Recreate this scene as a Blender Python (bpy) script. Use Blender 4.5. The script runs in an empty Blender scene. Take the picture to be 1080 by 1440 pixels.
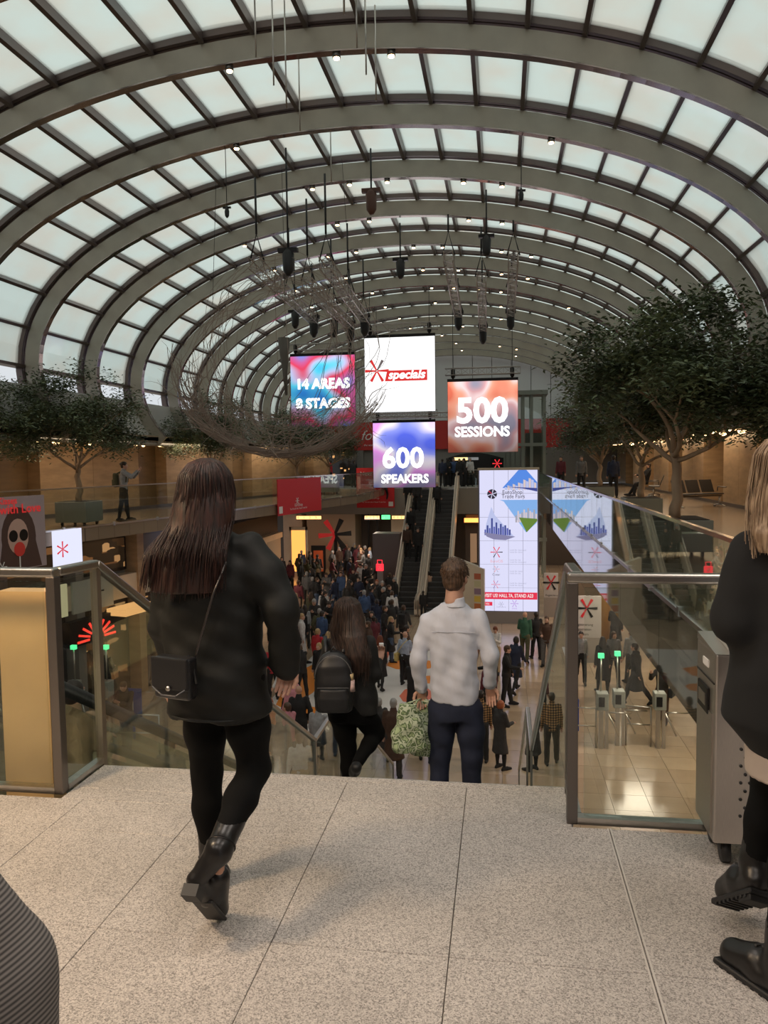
import bpy, bmesh, math, random
import numpy as np
from mathutils import Vector, Matrix, Euler

scene = bpy.context.scene
COL = scene.collection
PI = math.pi
# ------------------------------------------------------------------ camera
EYE = 1.65
YAW, PITCH, ROLL, FPX = 8.68, 3.8, 0.79, 1083.0
def cam_axes():
    y, p, r = map(math.radians, (YAW, PITCH, ROLL))
    f = np.array([-math.sin(y)*math.cos(p), math.cos(y)*math.cos(p), -math.sin(p)])
    R = np.array([math.cos(y), math.sin(y), 0.0]); U = np.cross(R, f)
    return R*math.cos(r)-U*math.sin(r), U*math.cos(r)+R*math.sin(r), f
CR, CU, CF = cam_axes()
cd = bpy.data.cameras.new('camera'); cam = bpy.data.objects.new('camera', cd); COL.objects.link(cam)
cd.sensor_fit = 'VERTICAL'; cd.sensor_height = 36.0; cd.lens = 36.0*FPX/1440.0
cd.clip_start = 0.05; cd.clip_end = 500
M = Matrix.Identity(4)
for i in range(3):
    M[i][0] = CR[i]; M[i][1] = CU[i]; M[i][2] = -CF[i]
M[0][3], M[1][3], M[2][3] = 0, 0, EYE
cam.matrix_world = M
scene.camera = cam
def at(x, y, X=None, Y=None, z=None):
    """surveying helper: a point of the photograph put at a known plane of the building"""
    v = CF + CR*(x-540)/FPX - CU*(y-720)/FPX
    if z is not None: t = (z-EYE)/v[2]
    elif X is not None: t = X/v[0]
    else: t = Y/v[1]
    return Vector((v[0]*t, v[1]*t, EYE+v[2]*t))
# ------------------------------------------------------------------ view, world
scene.view_settings.view_transform = 'Standard'; scene.view_settings.look = 'None'
scene.view_settings.gamma = 1.0; scene.view_settings.use_curve_mapping = False
scene.view_settings.exposure = 0.0
world = bpy.data.worlds.new('sky'); scene.world = world; world.use_nodes = True
wn, wl = world.node_tree.nodes, world.node_tree.links
bg = wn['Background']
tc = wn.new('ShaderNodeTexCoord'); sep = wn.new('ShaderNodeSeparateXYZ'); wl.new(tc.outputs['Generated'], sep.inputs[0])
wr = wn.new('ShaderNodeValToRGB'); wl.new(sep.outputs['Z'], wr.inputs[0])
wr.color_ramp.elements[0].position = 0.0; wr.color_ramp.elements[0].color = (0.60, 0.64, 0.68, 1)
wr.color_ramp.elements[1].position = 0.75; wr.color_ramp.elements[1].color = (1.0, 0.995, 0.97, 1)
wnz = wn.new('ShaderNodeTexNoise'); wnz.inputs['Scale'].default_value = 2.2; wnz.inputs['Detail'].default_value = 4
wl.new(tc.outputs['Generated'], wnz.inputs['Vector'])
wm = wn.new('ShaderNodeMixRGB'); wm.blend_type = 'MULTIPLY'; wm.inputs[0].default_value = 0.25
wl.new(wr.outputs[0], wm.inputs[1]); wl.new(wnz.outputs[0], wm.inputs[2]); wl.new(wm.outputs[0], bg.inputs[0])
bg.inputs[1].default_value = 1.25

def area_light(name, loc, size, power, color, rot=(0, 0, 0), size_y=None):
    l = bpy.data.lights.new(name, 'AREA'); l.energy = power; l.color = color
    l.size = size
    if size_y: l.shape = 'RECTANGLE'; l.size_y = size_y
    o = bpy.data.objects.new(name, l); COL.objects.link(o); o.location = loc; o.rotation_euler = rot
    return o
WARM = (1.0, 0.78, 0.54)
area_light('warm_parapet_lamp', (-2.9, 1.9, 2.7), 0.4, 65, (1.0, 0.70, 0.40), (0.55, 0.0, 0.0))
# ceiling lamps of the foyer behind and over the landing, gallery soffit lamps, lower floor lamps
for i, (x, y) in enumerate([(-4.2, -1.2), (-1.2, -1.2), (1.8, -1.2), (-4.2, 2.2), (-1.2, 2.2), (1.8, 2.2)]):
    area_light('foyer_lamp', (x, y, 4.55), 0.9, 50, (1.0, 0.89, 0.80))
for y in (14, 21, 28, 35, 42):
    area_light('soffit_lamp_left', (-13.2+0.12*(y-14), y, 2.38), 1.2, 60, WARM, size_y=5)
    area_light('soffit_lamp_right', (6.6, y, 2.38), 1.2, 60, WARM, size_y=5)
for x, y, e in [(-13.5, 22, 160), (-12, 32, 130), (4.3, 18, 120), (4.4, 26, 120), (4.4, 34, 110), (-10, 49, 120), (-3, 49, 110), (3.5, 49, 60), (-8.0, 44.2, 160), (-0.6, 44.2, 120)]:
    area_light('lower_hall_lamp', (x, y, -1.15 if y != 44.2 else -1.65), 1.6, e*1.3, (1.0, 0.84, 0.68))

# ------------------------------------------------------------------ materials
MATS = {}
def mat(name, color, rough=0.6, metal=0.0, noise=0.0, scale=8.0, bump=0.0, stretch=(1, 1, 1), spec=0.5, color2=None, detail=4.0, sheen=0.0):
    if name in MATS: return MATS[name]
    m = bpy.data.materials.new(name); m.use_nodes = True; MATS[name] = m
    n, l = m.node_tree.nodes, m.node_tree.links
    b = n['Principled BSDF']; c = (*color, 1) if len(color) == 3 else color
    b.inputs['Base Color'].default_value = c; b.inputs['Roughness'].default_value = rough
    b.inputs['Metallic'].default_value = metal; b.inputs['Specular IOR Level'].default_value = spec
    if sheen: b.inputs['Sheen Weight'].default_value = sheen
    if noise or bump or color2:
        t = n.new('ShaderNodeTexCoord'); mp = n.new('ShaderNodeMapping'); mp.inputs['Scale'].default_value = stretch
        l.new(t.outputs['Object'], mp.inputs[0])
        z = n.new('ShaderNodeTexNoise'); z.inputs['Scale'].default_value = scale; z.inputs['Detail'].default_value = detail
        l.new(mp.outputs[0], z.inputs['Vector'])
        if noise or color2:
            r = n.new('ShaderNodeValToRGB'); l.new(z.outputs[0], r.inputs[0])
            r.color_ramp.elements[0].position = 0.35; r.color_ramp.elements[1].position = 0.65
            c2 = (*color2, 1) if color2 else tuple(min(1, v*(1+noise)) for v in c[:3])+(1,)
            r.color_ramp.elements[0].color = tuple(v*(1-noise) for v in c[:3])+(1,); r.color_ramp.elements[1].color = c2
            l.new(r.outputs[0], b.inputs['Base Color'])
        if bump:
            u = n.new('ShaderNodeBump'); u.inputs['Strength'].default_value = bump; u.inputs['Distance'].default_value = 0.02
            l.new(z.outputs[0], u.inputs['Height']); l.new(u.outputs[0], b.inputs['Normal'])
    return m
def emis(name, color, strength):
    if name in MATS: return MATS[name]
    m = bpy.data.materials.new(name); m.use_nodes = True; MATS[name] = m
    n, l = m.node_tree.nodes, m.node_tree.links
    b = n['Principled BSDF']; b.inputs['Base Color'].default_value = (0.02, 0.02, 0.02, 1)
    b.inputs['Emission Color'].default_value = (*color, 1); b.inputs['Emission Strength'].default_value = strength
    return m
def glass_mat(name, tint, reflect=1.0, rough=0.0):
    m = bpy.data.materials.new(name); m.use_nodes = True; MATS[name] = m
    n, l = m.node_tree.nodes, m.node_tree.links; n.remove(n['Principled BSDF'])
    t = n.new('ShaderNodeBsdfTransparent'); t.inputs[0].default_value = (*tint, 1)
    g = n.new('ShaderNodeBsdfGlossy'); g.inputs['Roughness'].default_value = rough; g.inputs[0].default_value = (0.95, 1, 0.97, 1)
    f = n.new('ShaderNodeFresnel'); ge = n.new('ShaderNodeNewGeometry'); io = n.new('ShaderNodeMapRange'); io.inputs[3].default_value = 1.5; io.inputs[4].default_value = 1/1.5; l.new(ge.outputs['Backfacing'], io.inputs[0]); l.new(io.outputs[0], f.inputs[0])
    k = n.new('ShaderNodeMath'); k.operation = 'MULTIPLY'; k.inputs[1].default_value = reflect; k.use_clamp = True
    x = n.new('ShaderNodeMixShader'); l.new(f.outputs[0], k.inputs[0]); l.new(k.outputs[0], x.inputs[0])
    l.new(t.outputs[0], x.inputs[1]); l.new(g.outputs[0], x.inputs[2]); l.new(x.outputs[0], n['Material Output'].inputs[0])
    return m
GLASS = glass_mat('railing_glass', (0.90, 0.93, 0.90), 1.15)
def roof_glass():
    m = bpy.data.materials.new('roof_glass'); m.use_nodes = True
    n, l = m.node_tree.nodes, m.node_tree.links; n.remove(n['Principled BSDF'])
    tr = n.new('ShaderNodeBsdfTransparent'); tl = n.new('ShaderNodeBsdfTranslucent'); gl = n.new('ShaderNodeBsdfGlossy')
    gl.inputs['Roughness'].default_value = 0.06
    ge = n.new('ShaderNodeTexCoord'); z = n.new('ShaderNodeTexNoise'); z.inputs['Scale'].default_value = 0.9; z.inputs['Detail'].default_value = 6
    oi = n.new('ShaderNodeObjectInfo'); ad = n.new('ShaderNodeVectorMath'); ad.operation = 'ADD'
    sc = n.new('ShaderNodeVectorMath'); sc.operation = 'SCALE'; sc.inputs['Scale'].default_value = 1.0
    l.new(ge.outputs['Object'], ad.inputs[0]); l.new(oi.outputs['Location'], ad.inputs[1]); l.new(ad.outputs[0], z.inputs['Vector'])
    r = n.new('ShaderNodeValToRGB'); l.new(z.outputs[0], r.inputs[0])
    r.color_ramp.elements[0].position = 0.35; r.color_ramp.elements[0].color = (0.84, 0.84, 0.79, 1)
    r.color_ramp.elements[1].position = 0.6; r.color_ramp.elements[1].color = (0.83, 0.89, 0.86, 1)
    l.new(r.outputs[0], tr.inputs[0]); l.new(r.outputs[0], tl.inputs[0])
    a = n.new('ShaderNodeMixShader'); a.inputs[0].default_value = 0.45
    l.new(tr.outputs[0], a.inputs[1]); l.new(tl.outputs[0], a.inputs[2])
    f = n.new('ShaderNodeMath'); f.operation = 'ADD'; f.inputs[0].default_value = 0.06; f.inputs[1].default_value = 0.0
    b = n.new('ShaderNodeMixShader'); l.new(f.outputs[0], b.inputs[0]); l.new(a.outputs[0], b.inputs[1]); l.new(gl.outputs[0], b.inputs[2])
    l.new(b.outputs[0], n['Material Output'].inputs[0])
    return m
ROOFGLASS = roof_glass()
def granite():
    m = bpy.data.materials.new('speckled_granite'); m.use_nodes = True
    n, l = m.node_tree.nodes, m.node_tree.links; b = n['Principled BSDF']
    t = n.new('ShaderNodeTexCoord'); oi = n.new('ShaderNodeObjectInfo'); ad = n.new('ShaderNodeVectorMath'); ad.operation = 'ADD'
    l.new(t.outputs['Object'], ad.inputs[0]); l.new(oi.outputs['Location'], ad.inputs[1])
    v = n.new('ShaderNodeTexVoronoi'); v.inputs['Scale'].default_value = 230; l.new(ad.outputs[0], v.inputs['Vector'])
    r = n.new('ShaderNodeValToRGB'); r.color_ramp.interpolation = 'LINEAR'
    e = r.color_ramp.elements; e[0].position = 0.0; e[0].color = (0.20, 0.18, 0.162, 1); e[1].position = 1.0; e[1].color = (0.63, 0.575, 0.525, 1)
    x = e.new(0.22); x.color = (0.335, 0.302, 0.275, 1); x = e.new(0.5); x.color = (0.465, 0.422, 0.385, 1)
    sp = n.new('ShaderNodeSeparateColor'); l.new(v.outputs['Color'], sp.inputs[0]); l.new(sp.outputs[0], r.inputs[0])
    z = n.new('ShaderNodeTexNoise'); z.inputs['Scale'].default_value = 1.6; z.inputs['Detail'].default_value = 5; l.new(ad.outputs[0], z.inputs['Vector'])
    mr = n.new('ShaderNodeMapRange'); mr.inputs[1].default_value = 0.3; mr.inputs[2].default_value = 0.7; mr.inputs[3].default_value = 0.82; mr.inputs[4].default_value = 1.08
    l.new(z.outputs[0], mr.inputs[0])
    mx = n.new('ShaderNodeVectorMath'); mx.operation = 'SCALE'; l.new(r.outputs[0], mx.inputs[0]); l.new(mr.outputs[0], mx.inputs['Scale'])
    l.new(mx.outputs[0], b.inputs['Base Color']); b.inputs['Roughness'].default_value = 0.42
    z2 = n.new('ShaderNodeTexNoise'); z2.inputs['Scale'].default_value = 60; l.new(ad.outputs[0], z2.inputs['Vector'])
    rr = n.new('ShaderNodeMapRange'); rr.inputs[3].default_value = 0.34; rr.inputs[4].default_value = 0.6; l.new(z2.outputs[0], rr.inputs[0]); l.new(rr.outputs[0], b.inputs['Roughness'])
    return m
GRANITE = granite()
RIBM = mat('rib_paint_greige', (0.385, 0.345, 0.28), 0.42, 0.0, 0.06, 2.0)
BARM = mat('brown_aluminium', (0.115, 0.085, 0.078), 0.35, 0.5)
STEEL = mat('brushed_steel', (0.52, 0.49, 0.45), 0.28, 1.0, 0.08, 40, 0.0, (1, 1, 14))
DSTEEL = mat('dark_steel', (0.19, 0.17, 0.155), 0.35, 0.9)
WHITEP = mat('fascia_offwhite', (0.47, 0.46, 0.43), 0.6, 0, 0.04, 1.0)
BLACKM = mat('black_rubber', (0.012, 0.012, 0.013), 0.5)
BLACKG = mat('black_metal', (0.02, 0.018, 0.018), 0.4, 0.6)
CREAM = mat('cream_panel', (0.62, 0.52, 0.40), 0.45, 0, 0.05, 1.5)
TAN = mat('travertine', (0.38, 0.255, 0.145), 0.28, 0, 0.14, 1.6, 0.03, (1, 1, 4))
TAND = mat('travertine_dark', (0.20, 0.13, 0.07), 0.3, 0, 0.12, 1.6, 0.0, (1, 1, 4))
LTILE = mat('beige_floor_tile', (0.43, 0.315, 0.215), 0.16, 0, 0.07, 1.2)
DARKW = mat('dark_glazing', (0.035, 0.028, 0.024), 0.12, 0.0)
GREYW = mat('grey_wall', (0.22, 0.20, 0.18), 0.6)
REDM = mat('signal_red', (0.62, 0.02, 0.03), 0.5)
WHITEM = mat('white_print', (0.8, 0.78, 0.76), 0.5)
SKIN = mat('skin', (0.55, 0.31, 0.22), 0.5, 0, 0.06, 9)

# ------------------------------------------------------------------ object helpers
def props(o, label=None, cat=None, group=None, kind=None):
    if label: o['label'] = label
    if cat: o['category'] = cat
    if group: o['group'] = group
    if kind: o['kind'] = kind
    return o
def empty(name, loc=(0, 0, 0), rz=0.0, label=None, cat=None, group=None, kind=None):
    o = bpy.data.objects.new(name, None); COL.objects.link(o); o.location = loc; o.rotation_euler = (0, 0, rz)
    o.empty_display_size = 0.1
    return props(o, label, cat, group, kind)
def link(name, me, parent=None, loc=None, rot=None):
    o = bpy.data.objects.new(name, me); COL.objects.link(o)
    if parent: o.parent = parent
    if loc is not None: o.location = loc
    if rot is not None: o.rotation_euler = rot
    return o
class MB:
    def __init__(s): s.v = []; s.f = []; s.smooth = []; s.mi = []
    def add(s, v, f, smooth=False, mi=0):
        k = len(s.v); s.v += [tuple(p) for p in v]; s.f += [tuple(i+k for i in q) for q in f]; s.smooth += [smooth]*len(f); s.mi += [mi]*len(f); return s
    def box(s, c, d, R=None, mi=0):
        x, y, z = [q/2 for q in d]; vs = [(-x,-y,-z),(x,-y,-z),(x,y,-z),(-x,y,-z),(-x,-y,z),(x,-y,z),(x,y,z),(-x,y,z)]
        c = Vector(c); vs = [((R @ Vector(v)) if R else Vector(v))+c for v in vs]
        return s.add(vs, [(0,3,2,1),(4,5,6,7),(0,1,5,4),(1,2,6,5),(2,3,7,6),(3,0,4,7)], mi=mi)
    def span(s, a, b, mi=0):
        return s.box([(p+q)/2 for p, q in zip(a, b)], [abs(q-p) for p, q in zip(a, b)], mi=mi)
    def bar(s, a, b, w, h, up=(0, 0, 1), mi=0):
        a, b = Vector(a), Vector(b); d = (b-a); L = d.length; d = d/L; u = Vector(up); r = d.cross(u)
        if r.length < 1e-4: r = d.cross(Vector((1, 0, 0)))
        r.normalize(); u = r.cross(d); R = Matrix((r, d, u)).transposed()
        return s.box((a+b)/2, (w, L, h), R, mi)
    def tube(s, pts, r, n=8, cap=True, mi=0):
        pts = [Vector(p) for p in pts]; rs = r if isinstance(r, (list, tuple)) else [r]*len(pts)
        V = []; F = []; u = None
        for i, p in enumerate(pts):
            t = (pts[min(i+1, len(pts)-1)]-pts[max(i-1, 0)])
            if t.length < 1e-9: t = Vector((0, 0, 1))
            t.normalize()
            if u is None: u = t.orthogonal().normalized()
            else:
                u = u-t*u.dot(t)
                u = u.normalized() if u.length > 1e-6 else t.orthogonal().normalized()
            w = t.cross(u)
            for k in range(n):
                a = 2*PI*k/n; V.append(p+(u*math.cos(a)+w*math.sin(a))*rs[i])
        for i in range(len(pts)-1):
            for k in range(n): k2 = (k+1) % n; F.append((i*n+k, i*n+k2, (i+1)*n+k2, (i+1)*n+k))
        if cap: F.append(tuple(range(n))[::-1]); F.append(tuple((len(pts)-1)*n+k for k in range(n)))
        return s.add(V, F, n > 4, mi)
    def cyl(s, a, b, r, r2=None, n=16, mi=0): return s.tube([a, b], [r, r if r2 is None else r2], n, True, mi)
    def sphere(s, c, r, n=10, m=6, mi=0, sc=(1, 1, 1)):
        V = [(c[0], c[1], c[2]+r*sc[2])]; F = []
        for i in range(1, m):
            for k in range(n):
                a = PI*i/m; b = 2*PI*k/n; V.append((c[0]+r*sc[0]*math.sin(a)*math.cos(b), c[1]+r*sc[1]*math.sin(a)*math.sin(b), c[2]+r*sc[2]*math.cos(a)))
        V.append((c[0], c[1], c[2]-r*sc[2]))
        for k in range(n):
            k2 = (k+1) % n; F.append((0, 1+k, 1+k2)); F.append((len(V)-1, 1+(m-2)*n+k2, 1+(m-2)*n+k))
            for i in range(m-2): F.append((1+i*n+k, 1+(i+1)*n+k, 1+(i+1)*n+k2, 1+i*n+k2))
        return s.add(V, F, True, mi)
    def mesh(s, name, mats):
        me = bpy.data.meshes.new(name); me.from_pydata(s.v, [], s.f)
        for m in (mats if isinstance(mats, (list, tuple)) else [mats]): me.materials.append(m)
        me.polygons.foreach_set('use_smooth', s.smooth); me.polygons.foreach_set('material_index', s.mi); me.update()
        return me
    def build(s, name, mats, parent=None, loc=None, rot=None): return link(name, s.mesh(name, mats), parent, loc, rot)
def bevel(o, w=0.004, seg=2):
    b = o.modifiers.new('bevel', 'BEVEL'); b.width = w; b.segments = seg; b.limit_method = 'ANGLE'; return o
_txt = {}
def text(s, size, m, parent, loc, rot=(PI/2, 0, 0), bold=0.0, align='CENTER', shear=0.0, depth=0.002, sx=1.0, name='lettering'):
    k = (s, bold, align, shear)
    if k not in _txt:
        c = bpy.data.curves.new('t', 'FONT'); c.body = s; c.offset = bold; c.align_x = align; c.align_y = 'CENTER'; c.shear = shear; c.extrude = 0.002; c.resolution_u = 3
        o = bpy.data.objects.new('t', c); COL.objects.link(o); me = bpy.data.meshes.new_from_object(o); bpy.data.objects.remove(o); me.name = name; _txt[k] = me
    me = _txt[k].copy(); me.materials.clear(); me.materials.append(m)
    o = link(name, me, parent, loc, rot); o.scale = (size*sx, size, max(size, 0.2)); return o
def poly(pts, m, parent, name, y=0.0, t=0.004):
    """flat print: a thin plate in the XZ plane of its parent"""
    n = len(pts); V = [(p[0], y-t, p[1]) for p in pts]+[(p[0], y, p[1]) for p in pts]
    F = [tuple(range(n)), tuple(range(2*n-1, n-1, -1))]+[(i, (i+1) % n, n+(i+1) % n, n+i) for i in range(n)]
    mb = MB(); mb.add(V, F); return mb.build(name, m, parent)
def asterisk(parent, c, R, mats, y=0.0, t=0.01, w=0.2, order=(0, 0, 0, 0, 0, 0), phase=0.0, name='asterisk_emblem'):
    mb = MB()
    for k in range(6):
        a = phase+k*PI/3; d = Vector((math.cos(a), 0, math.sin(a))); q = Vector((-math.sin(a), 0, math.cos(a)))*R*w*0.5
        C = Vector((c[0], 0, c[1])); P = [C+d*R*0.05-q*0.45, C+d*R-q, C+d*R+q, C+d*R*0.05+q*0.45]
        V = [(p.x, y-t, p.z) for p in P]+[(p.x, y, p.z) for p in P]
        mb.add(V, [(0,1,2,3),(7,6,5,4)]+[(i, (i+1)%4, 4+(i+1)%4, 4+i) for i in range(4)], mi=order[k])
    return mb.build(name, mats, parent)
# ================================================================== SETTING
# ---- landing of granite slabs
floor = empty('floor', (0, 0, 0), kind='structure')
mb = MB(); mb.span((-14, -9, -0.40), (4.5, 3.44, -0.045)); mb.span((-2.17, 3.44, -0.40), (0.31, 3.84, -0.045)); mb.build('sub_floor', mat('grout', (0.22, 0.19, 0.165), 0.8), floor)
xs = [-2.665-0.62*k for k in range(7, 0, -1)]+[-2.665, -2.05, -1.43, -0.79, -0.178, 0.47, 1.10, 1.73, 2.36, 3.0]
ys = [-1.7, -1.0, -0.3, 0.40, 1.09, 1.78, 2.46, 3.14]
slab_cache = {}
def slab(x0, x1, y0, y1):
    g = 0.0014; k = (round(x1-x0, 3), round(y1-y0, 3))
    if k not in slab_cache:
        w, h = k[0]/2-g, k[1]/2-g; b = 0.0016; z1 = 0.0; V = []
        for (a, c, z) in ((w, h, -0.045), (w, h, z1-b), (w-b, h-b, z1)): V += [(-a,-c,z),(a,-c,z),(a,c,z),(-a,c,z)]
        F = [(8,9,10,11)]+[(i, (i+1)%4, 4+(i+1)%4, 4+i) for i in range(4)]+[(4+i, 4+(i+1)%4, 8+(i+1)%4, 8+i) for i in range(4)]
        m_ = MB(); m_.add(V, F); slab_cache[k] = m_.mesh('paving_slab', GRANITE)
    return link('paving_slab', slab_cache[k], floor, ((x0+x1)/2, (y0+y1)/2, 0))
for j in range(len(ys)-1):
    for i in range(len(xs)-1):
        if xs[i] < -6.5: continue
        slab(xs[i], xs[i+1], ys[j], ys[j+1])
for i in range(len(xs)-1):
    if xs[i] >= -6.5 : slab(xs[i], xs[i+1], 3.14, 3.44)
for a, b in ((-2.17, -1.43), (-1.43, -0.79), (-0.79, -0.178), (-0.178, 0.31)): slab(a, b, 3.44, 3.57); slab(a, b, 3.57, 3.80)
mb = MB(); mb.span((-2.17, 3.80, -0.16), (0.31, 3.862, 0.001)); bevel(mb.build('stair_nosing', GRANITE, floor), 0.006)
mb = MB(); mb.span((0.461, -1.7, -0.01), (0.467, 3.44, 0.0015)); mb.span((0.473, -1.7, -0.01), (0.479, 3.44, 0.0015)); mb.build('metal_joint_strip', mat('joint_metal', (.62, .58, .53), .5, .3), floor)
mb = MB(); mb.span((-6.5, -9, -0.045), (3, -1.7, 0)); mb.build('rear_paving', GRANITE, floor)
# ---- solid walls round the foyer behind the camera, its ceiling
mb = MB(); mb.span((-14, -9.3, -0.4), (6, -9, 4.9)); mb.build('wall_back', TAN); props(bpy.data.objects['wall_back'], kind='structure')
mb = MB(); mb.span((-14, -9, 4.7), (9.5, 4.2, 5.0)); props(mb.build('ceiling_foyer', mat('foyer_ceiling', (0.5, 0.47, 0.43), 0.7)), kind='structure')
mb = MB(); mb.span((-14.3, -9, -5.5), (-14, 12, 5.0)); props(mb.build('wall_foyer_left', TAN), kind='structure')
mb = MB(); mb.span((9.2, -9, -5.5), (9.5, 12, 5.0)); props(mb.build('wall_foyer_right', TAN), kind='structure')

# ---- stairs
stairs = empty('staircase', (0, 0, 0), kind='structure')
TR, RI = 0.293, 0.165
def stair_z(y):
    if y < 3.862: return 0.0
    k = math.floor((y-3.862)/TR)+1
    if k <= 16: return -RI*k
    if y < 3.862+16*TR+1.5: return -RI*16
    k2 = math.floor((y-(3.862+16*TR+1.5))/TR)+1
    return max(-5.5, -RI*16-RI*k2-0.0001)
stepm = MB(); stepm.box((0, 0, -0.10), (2.48, TR+0.03, 0.20)); stepm = stepm.mesh('step', GRANITE)
for k in range(1, 17): link('step', stepm, stairs, (-0.93, 3.862+TR*(k-0.5), -RI*k))
y1 = 3.862+16*TR
mb = MB(); mb.span((-2.17, y1, -RI*16-0.2), (0.31, y1+1.5, -RI*16)); mb.build('half_landing', GRANITE, stairs)
for k in range(1, 18): link('step', stepm, stairs, (-0.93, y1+1.5+TR*(k-0.5), -RI*16-RI*k if k < 17 else -5.49))
mb = MB()
for x in (-2.20, 0.335):
    for (a, b) in (((x, 3.86, -0.22), (x, y1, -RI*16-0.22)), ((x, y1, -RI*16-0.22), (x, y1+1.5, -RI*16-0.22)), ((x, y1+1.5, -RI*16-0.22), (x, y1+1.5+17*TR, -5.5-0.1))):
        mb.bar(a, b, 0.035, 0.30)
mb.build('stringer', DSTEEL, stairs)

# ---- lower floor: tiles as pieces where they are large, material beyond
lower = empty('floor_lower', (0, 0, -5.5), kind='structure')
def tiled(name, color, c2, w, h, rough):
    m = bpy.data.materials.new(name); m.use_nodes = True; n, l = m.node_tree.nodes, m.node_tree.links; b = n['Principled BSDF']
    t = n.new('ShaderNodeTexCoord'); k = n.new('ShaderNodeTexBrick'); k.offset = 0.0; k.inputs['Scale'].default_value = 1
    k.inputs['Brick Width'].default_value = w; k.inputs['Row Height'].default_value = h; k.inputs['Mortar Size'].default_value = 0.006
    k.inputs['Color1'].default_value = (*color, 1); k.inputs['Color2'].default_value = (*c2, 1); k.inputs['Mortar'].default_value = tuple(v*0.45 for v in color)+(1,)
    l.new(t.outputs['Object'], k.inputs['Vector']); l.new(k.outputs[0], b.inputs['Base Color']); b.inputs['Roughness'].default_value = rough
    return m
FT = tiled('lower_floor_tiles', (0.44, 0.325, 0.22), (0.385, 0.28, 0.19), 0.75, 0.75, 0.17)
mb = MB(); mb.span((-18, -3, -0.3), (9.5, 58, -0.02)); mb.build('floor_bed', FT, lower)
tm = []
for c in ((0.44, 0.325, 0.22), (0.40, 0.29, 0.195), (0.47, 0.35, 0.24)):
    m_ = MB(); m_.box((0, 0, -0.02), (0.743, 0.743, 0.04)); tm.append(m_.mesh('floor_tile', mat('beige_tile_%d' % len(tm), c, 0.17, 0, 0.07, 1.5)))
rnd = random.Random(4)
for i in range(12):
    for j in range(20):
        link('floor_tile', tm[rnd.randrange(3)], lower, (-3.375+0.75*i+0.0, 12.375+0.75*j, 0.0))
m_ = MB()
m_.span((-18, -3, -0.03), (-3.75, 58, 0.0)); m_.span((5.25, -3, -0.03), (9.5, 58, 0)); m_.span((-3.75, 27, -0.03), (5.25, 58, 0)); m_.span((-3.75, -3, -0.03), (5.25, 12, 0))
m_.build('far_tiling', FT, lower)
# white stand flooring with orange graphics
WF = mat('white_stand_floor', (0.80, 0.75, 0.72), 0.2); OF = mat('orange_floor_graphic', (0.85, 0.28, 0.05), 0.25); PF = mat('coral_floor_graphic', (0.82, 0.22, 0.14), 0.25)
plat = empty('exhibition_floor_mat', (0, 0, -5.5), label='white glossy exhibition floor mat with orange and coral graphics among the crowd', cat='floor mat')
mb = MB(); mb.span((-6.9, 19.5, 0.0), (-1.6, 29.5, 0.012)); mb.build('mat_base', WF, plat)
for k, (x, y, w, h, mm) in enumerate([(-6.3, 24, 1.3, 6.5, OF), (-4.6, 27.5, 1.4, 2.6, PF), (-3.2, 26.5, 1.9, 2.2, OF), (-2.6, 23, 1.3, 2.0, PF), (-2.3, 24.6, 1.0, 1.2, OF), (-4.4, 22.5, 1.6, 1.5, OF), (-2.8, 20.5, 1.6, 1.2, PF), (-5.6, 20.8, 1.2, 2.0, OF)]):
    rr = random.Random(k); pts = [(x+w/2*math.cos(a)*rr.uniform(.7, 1), y+h/2*math.sin(a)*rr.uniform(.7, 1)) for a in [i*PI/4+0.3 for i in range(8)]]
    m_ = MB(); m_.add([(p[0], p[1], 0.016) for p in pts]+[(p[0], p[1], 0.010) for p in pts], [tuple(range(8))]+[(i, 8+i, 8+(i+1)%8, (i+1)%8) for i in range(8)]); m_.build('floor_graphic', mm, plat)

# ---- galleries
CX, CZ, EA, EB = -3.26, 4.37, 9.05, 4.28
RY0, RDY = 13.43, 3.0
def lx(y): return -11.2+0.233*(y-17)          # left gallery edge, which runs askew to the vault
gl = empty('floor_gallery_left', (0, 0, 0), kind='structure')
PAV = tiled('gallery_paving', (0.27, 0.20, 0.14), (0.24, 0.18, 0.125), 1.2, 0.6, 0.2)
def prism(pts, z0, z1, mm, name, parent):
    n = len(pts); m_ = MB(); m_.add([(p[0], p[1], z0) for p in pts]+[(p[0], p[1], z1) for p in pts], [tuple(range(n))[::-1], tuple(range(n, 2*n))]+[(i, (i+1)%n, n+(i+1)%n, n+i) for i in range(n)]); return m_.build(name, mm, parent)
prism([(-18, 3.3), (lx(3.3), 3.3), (lx(36), 36), (lx(36), 45), (-18, 45)], -0.35, 0, PAV, 'gallery_slab', gl)
prism([(-14, 3.3), (-2.95, 3.3), (-2.95, 3.44), (-14, 3.44)], -0.4, 0, GREYW, 'landing_edge', gl)
gr = empty('floor_gallery_right', (0, 0, 0), kind='structure')
prism([(1.9, 3.45), (9.3, 3.45), (9.3, 52), (1.9, 52)], -0.93, 0, PAV, 'gallery_slab', gr)
gf = empty('floor_gallery_far', (0, 0, 0), kind='structure')
prism([(-18, 45), (1.9, 45), (1.9, 53), (-18, 53)], -1.5, 0, mat('far_slab', (0.26, 0.24, 0.21), 0.6), 'gallery_slab', gf)
# right slab edge: mirror-bright glass cladding panels
for k in range(16):
    m_ = MB(); m_.span((1.86, 3.5+k*3.0, -0.93), (1.9, 3.5+k*3.0+2.98, 0.02)); m_.build('fascia_panel', mat('fascia_glass', (0.10, 0.085, 0.07), 0.03, 0.0, spec=1.0) if k else mat('fascia_glass', (0.10, 0.085, 0.07), 0.03, 0.0, spec=1.0), gr)
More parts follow.
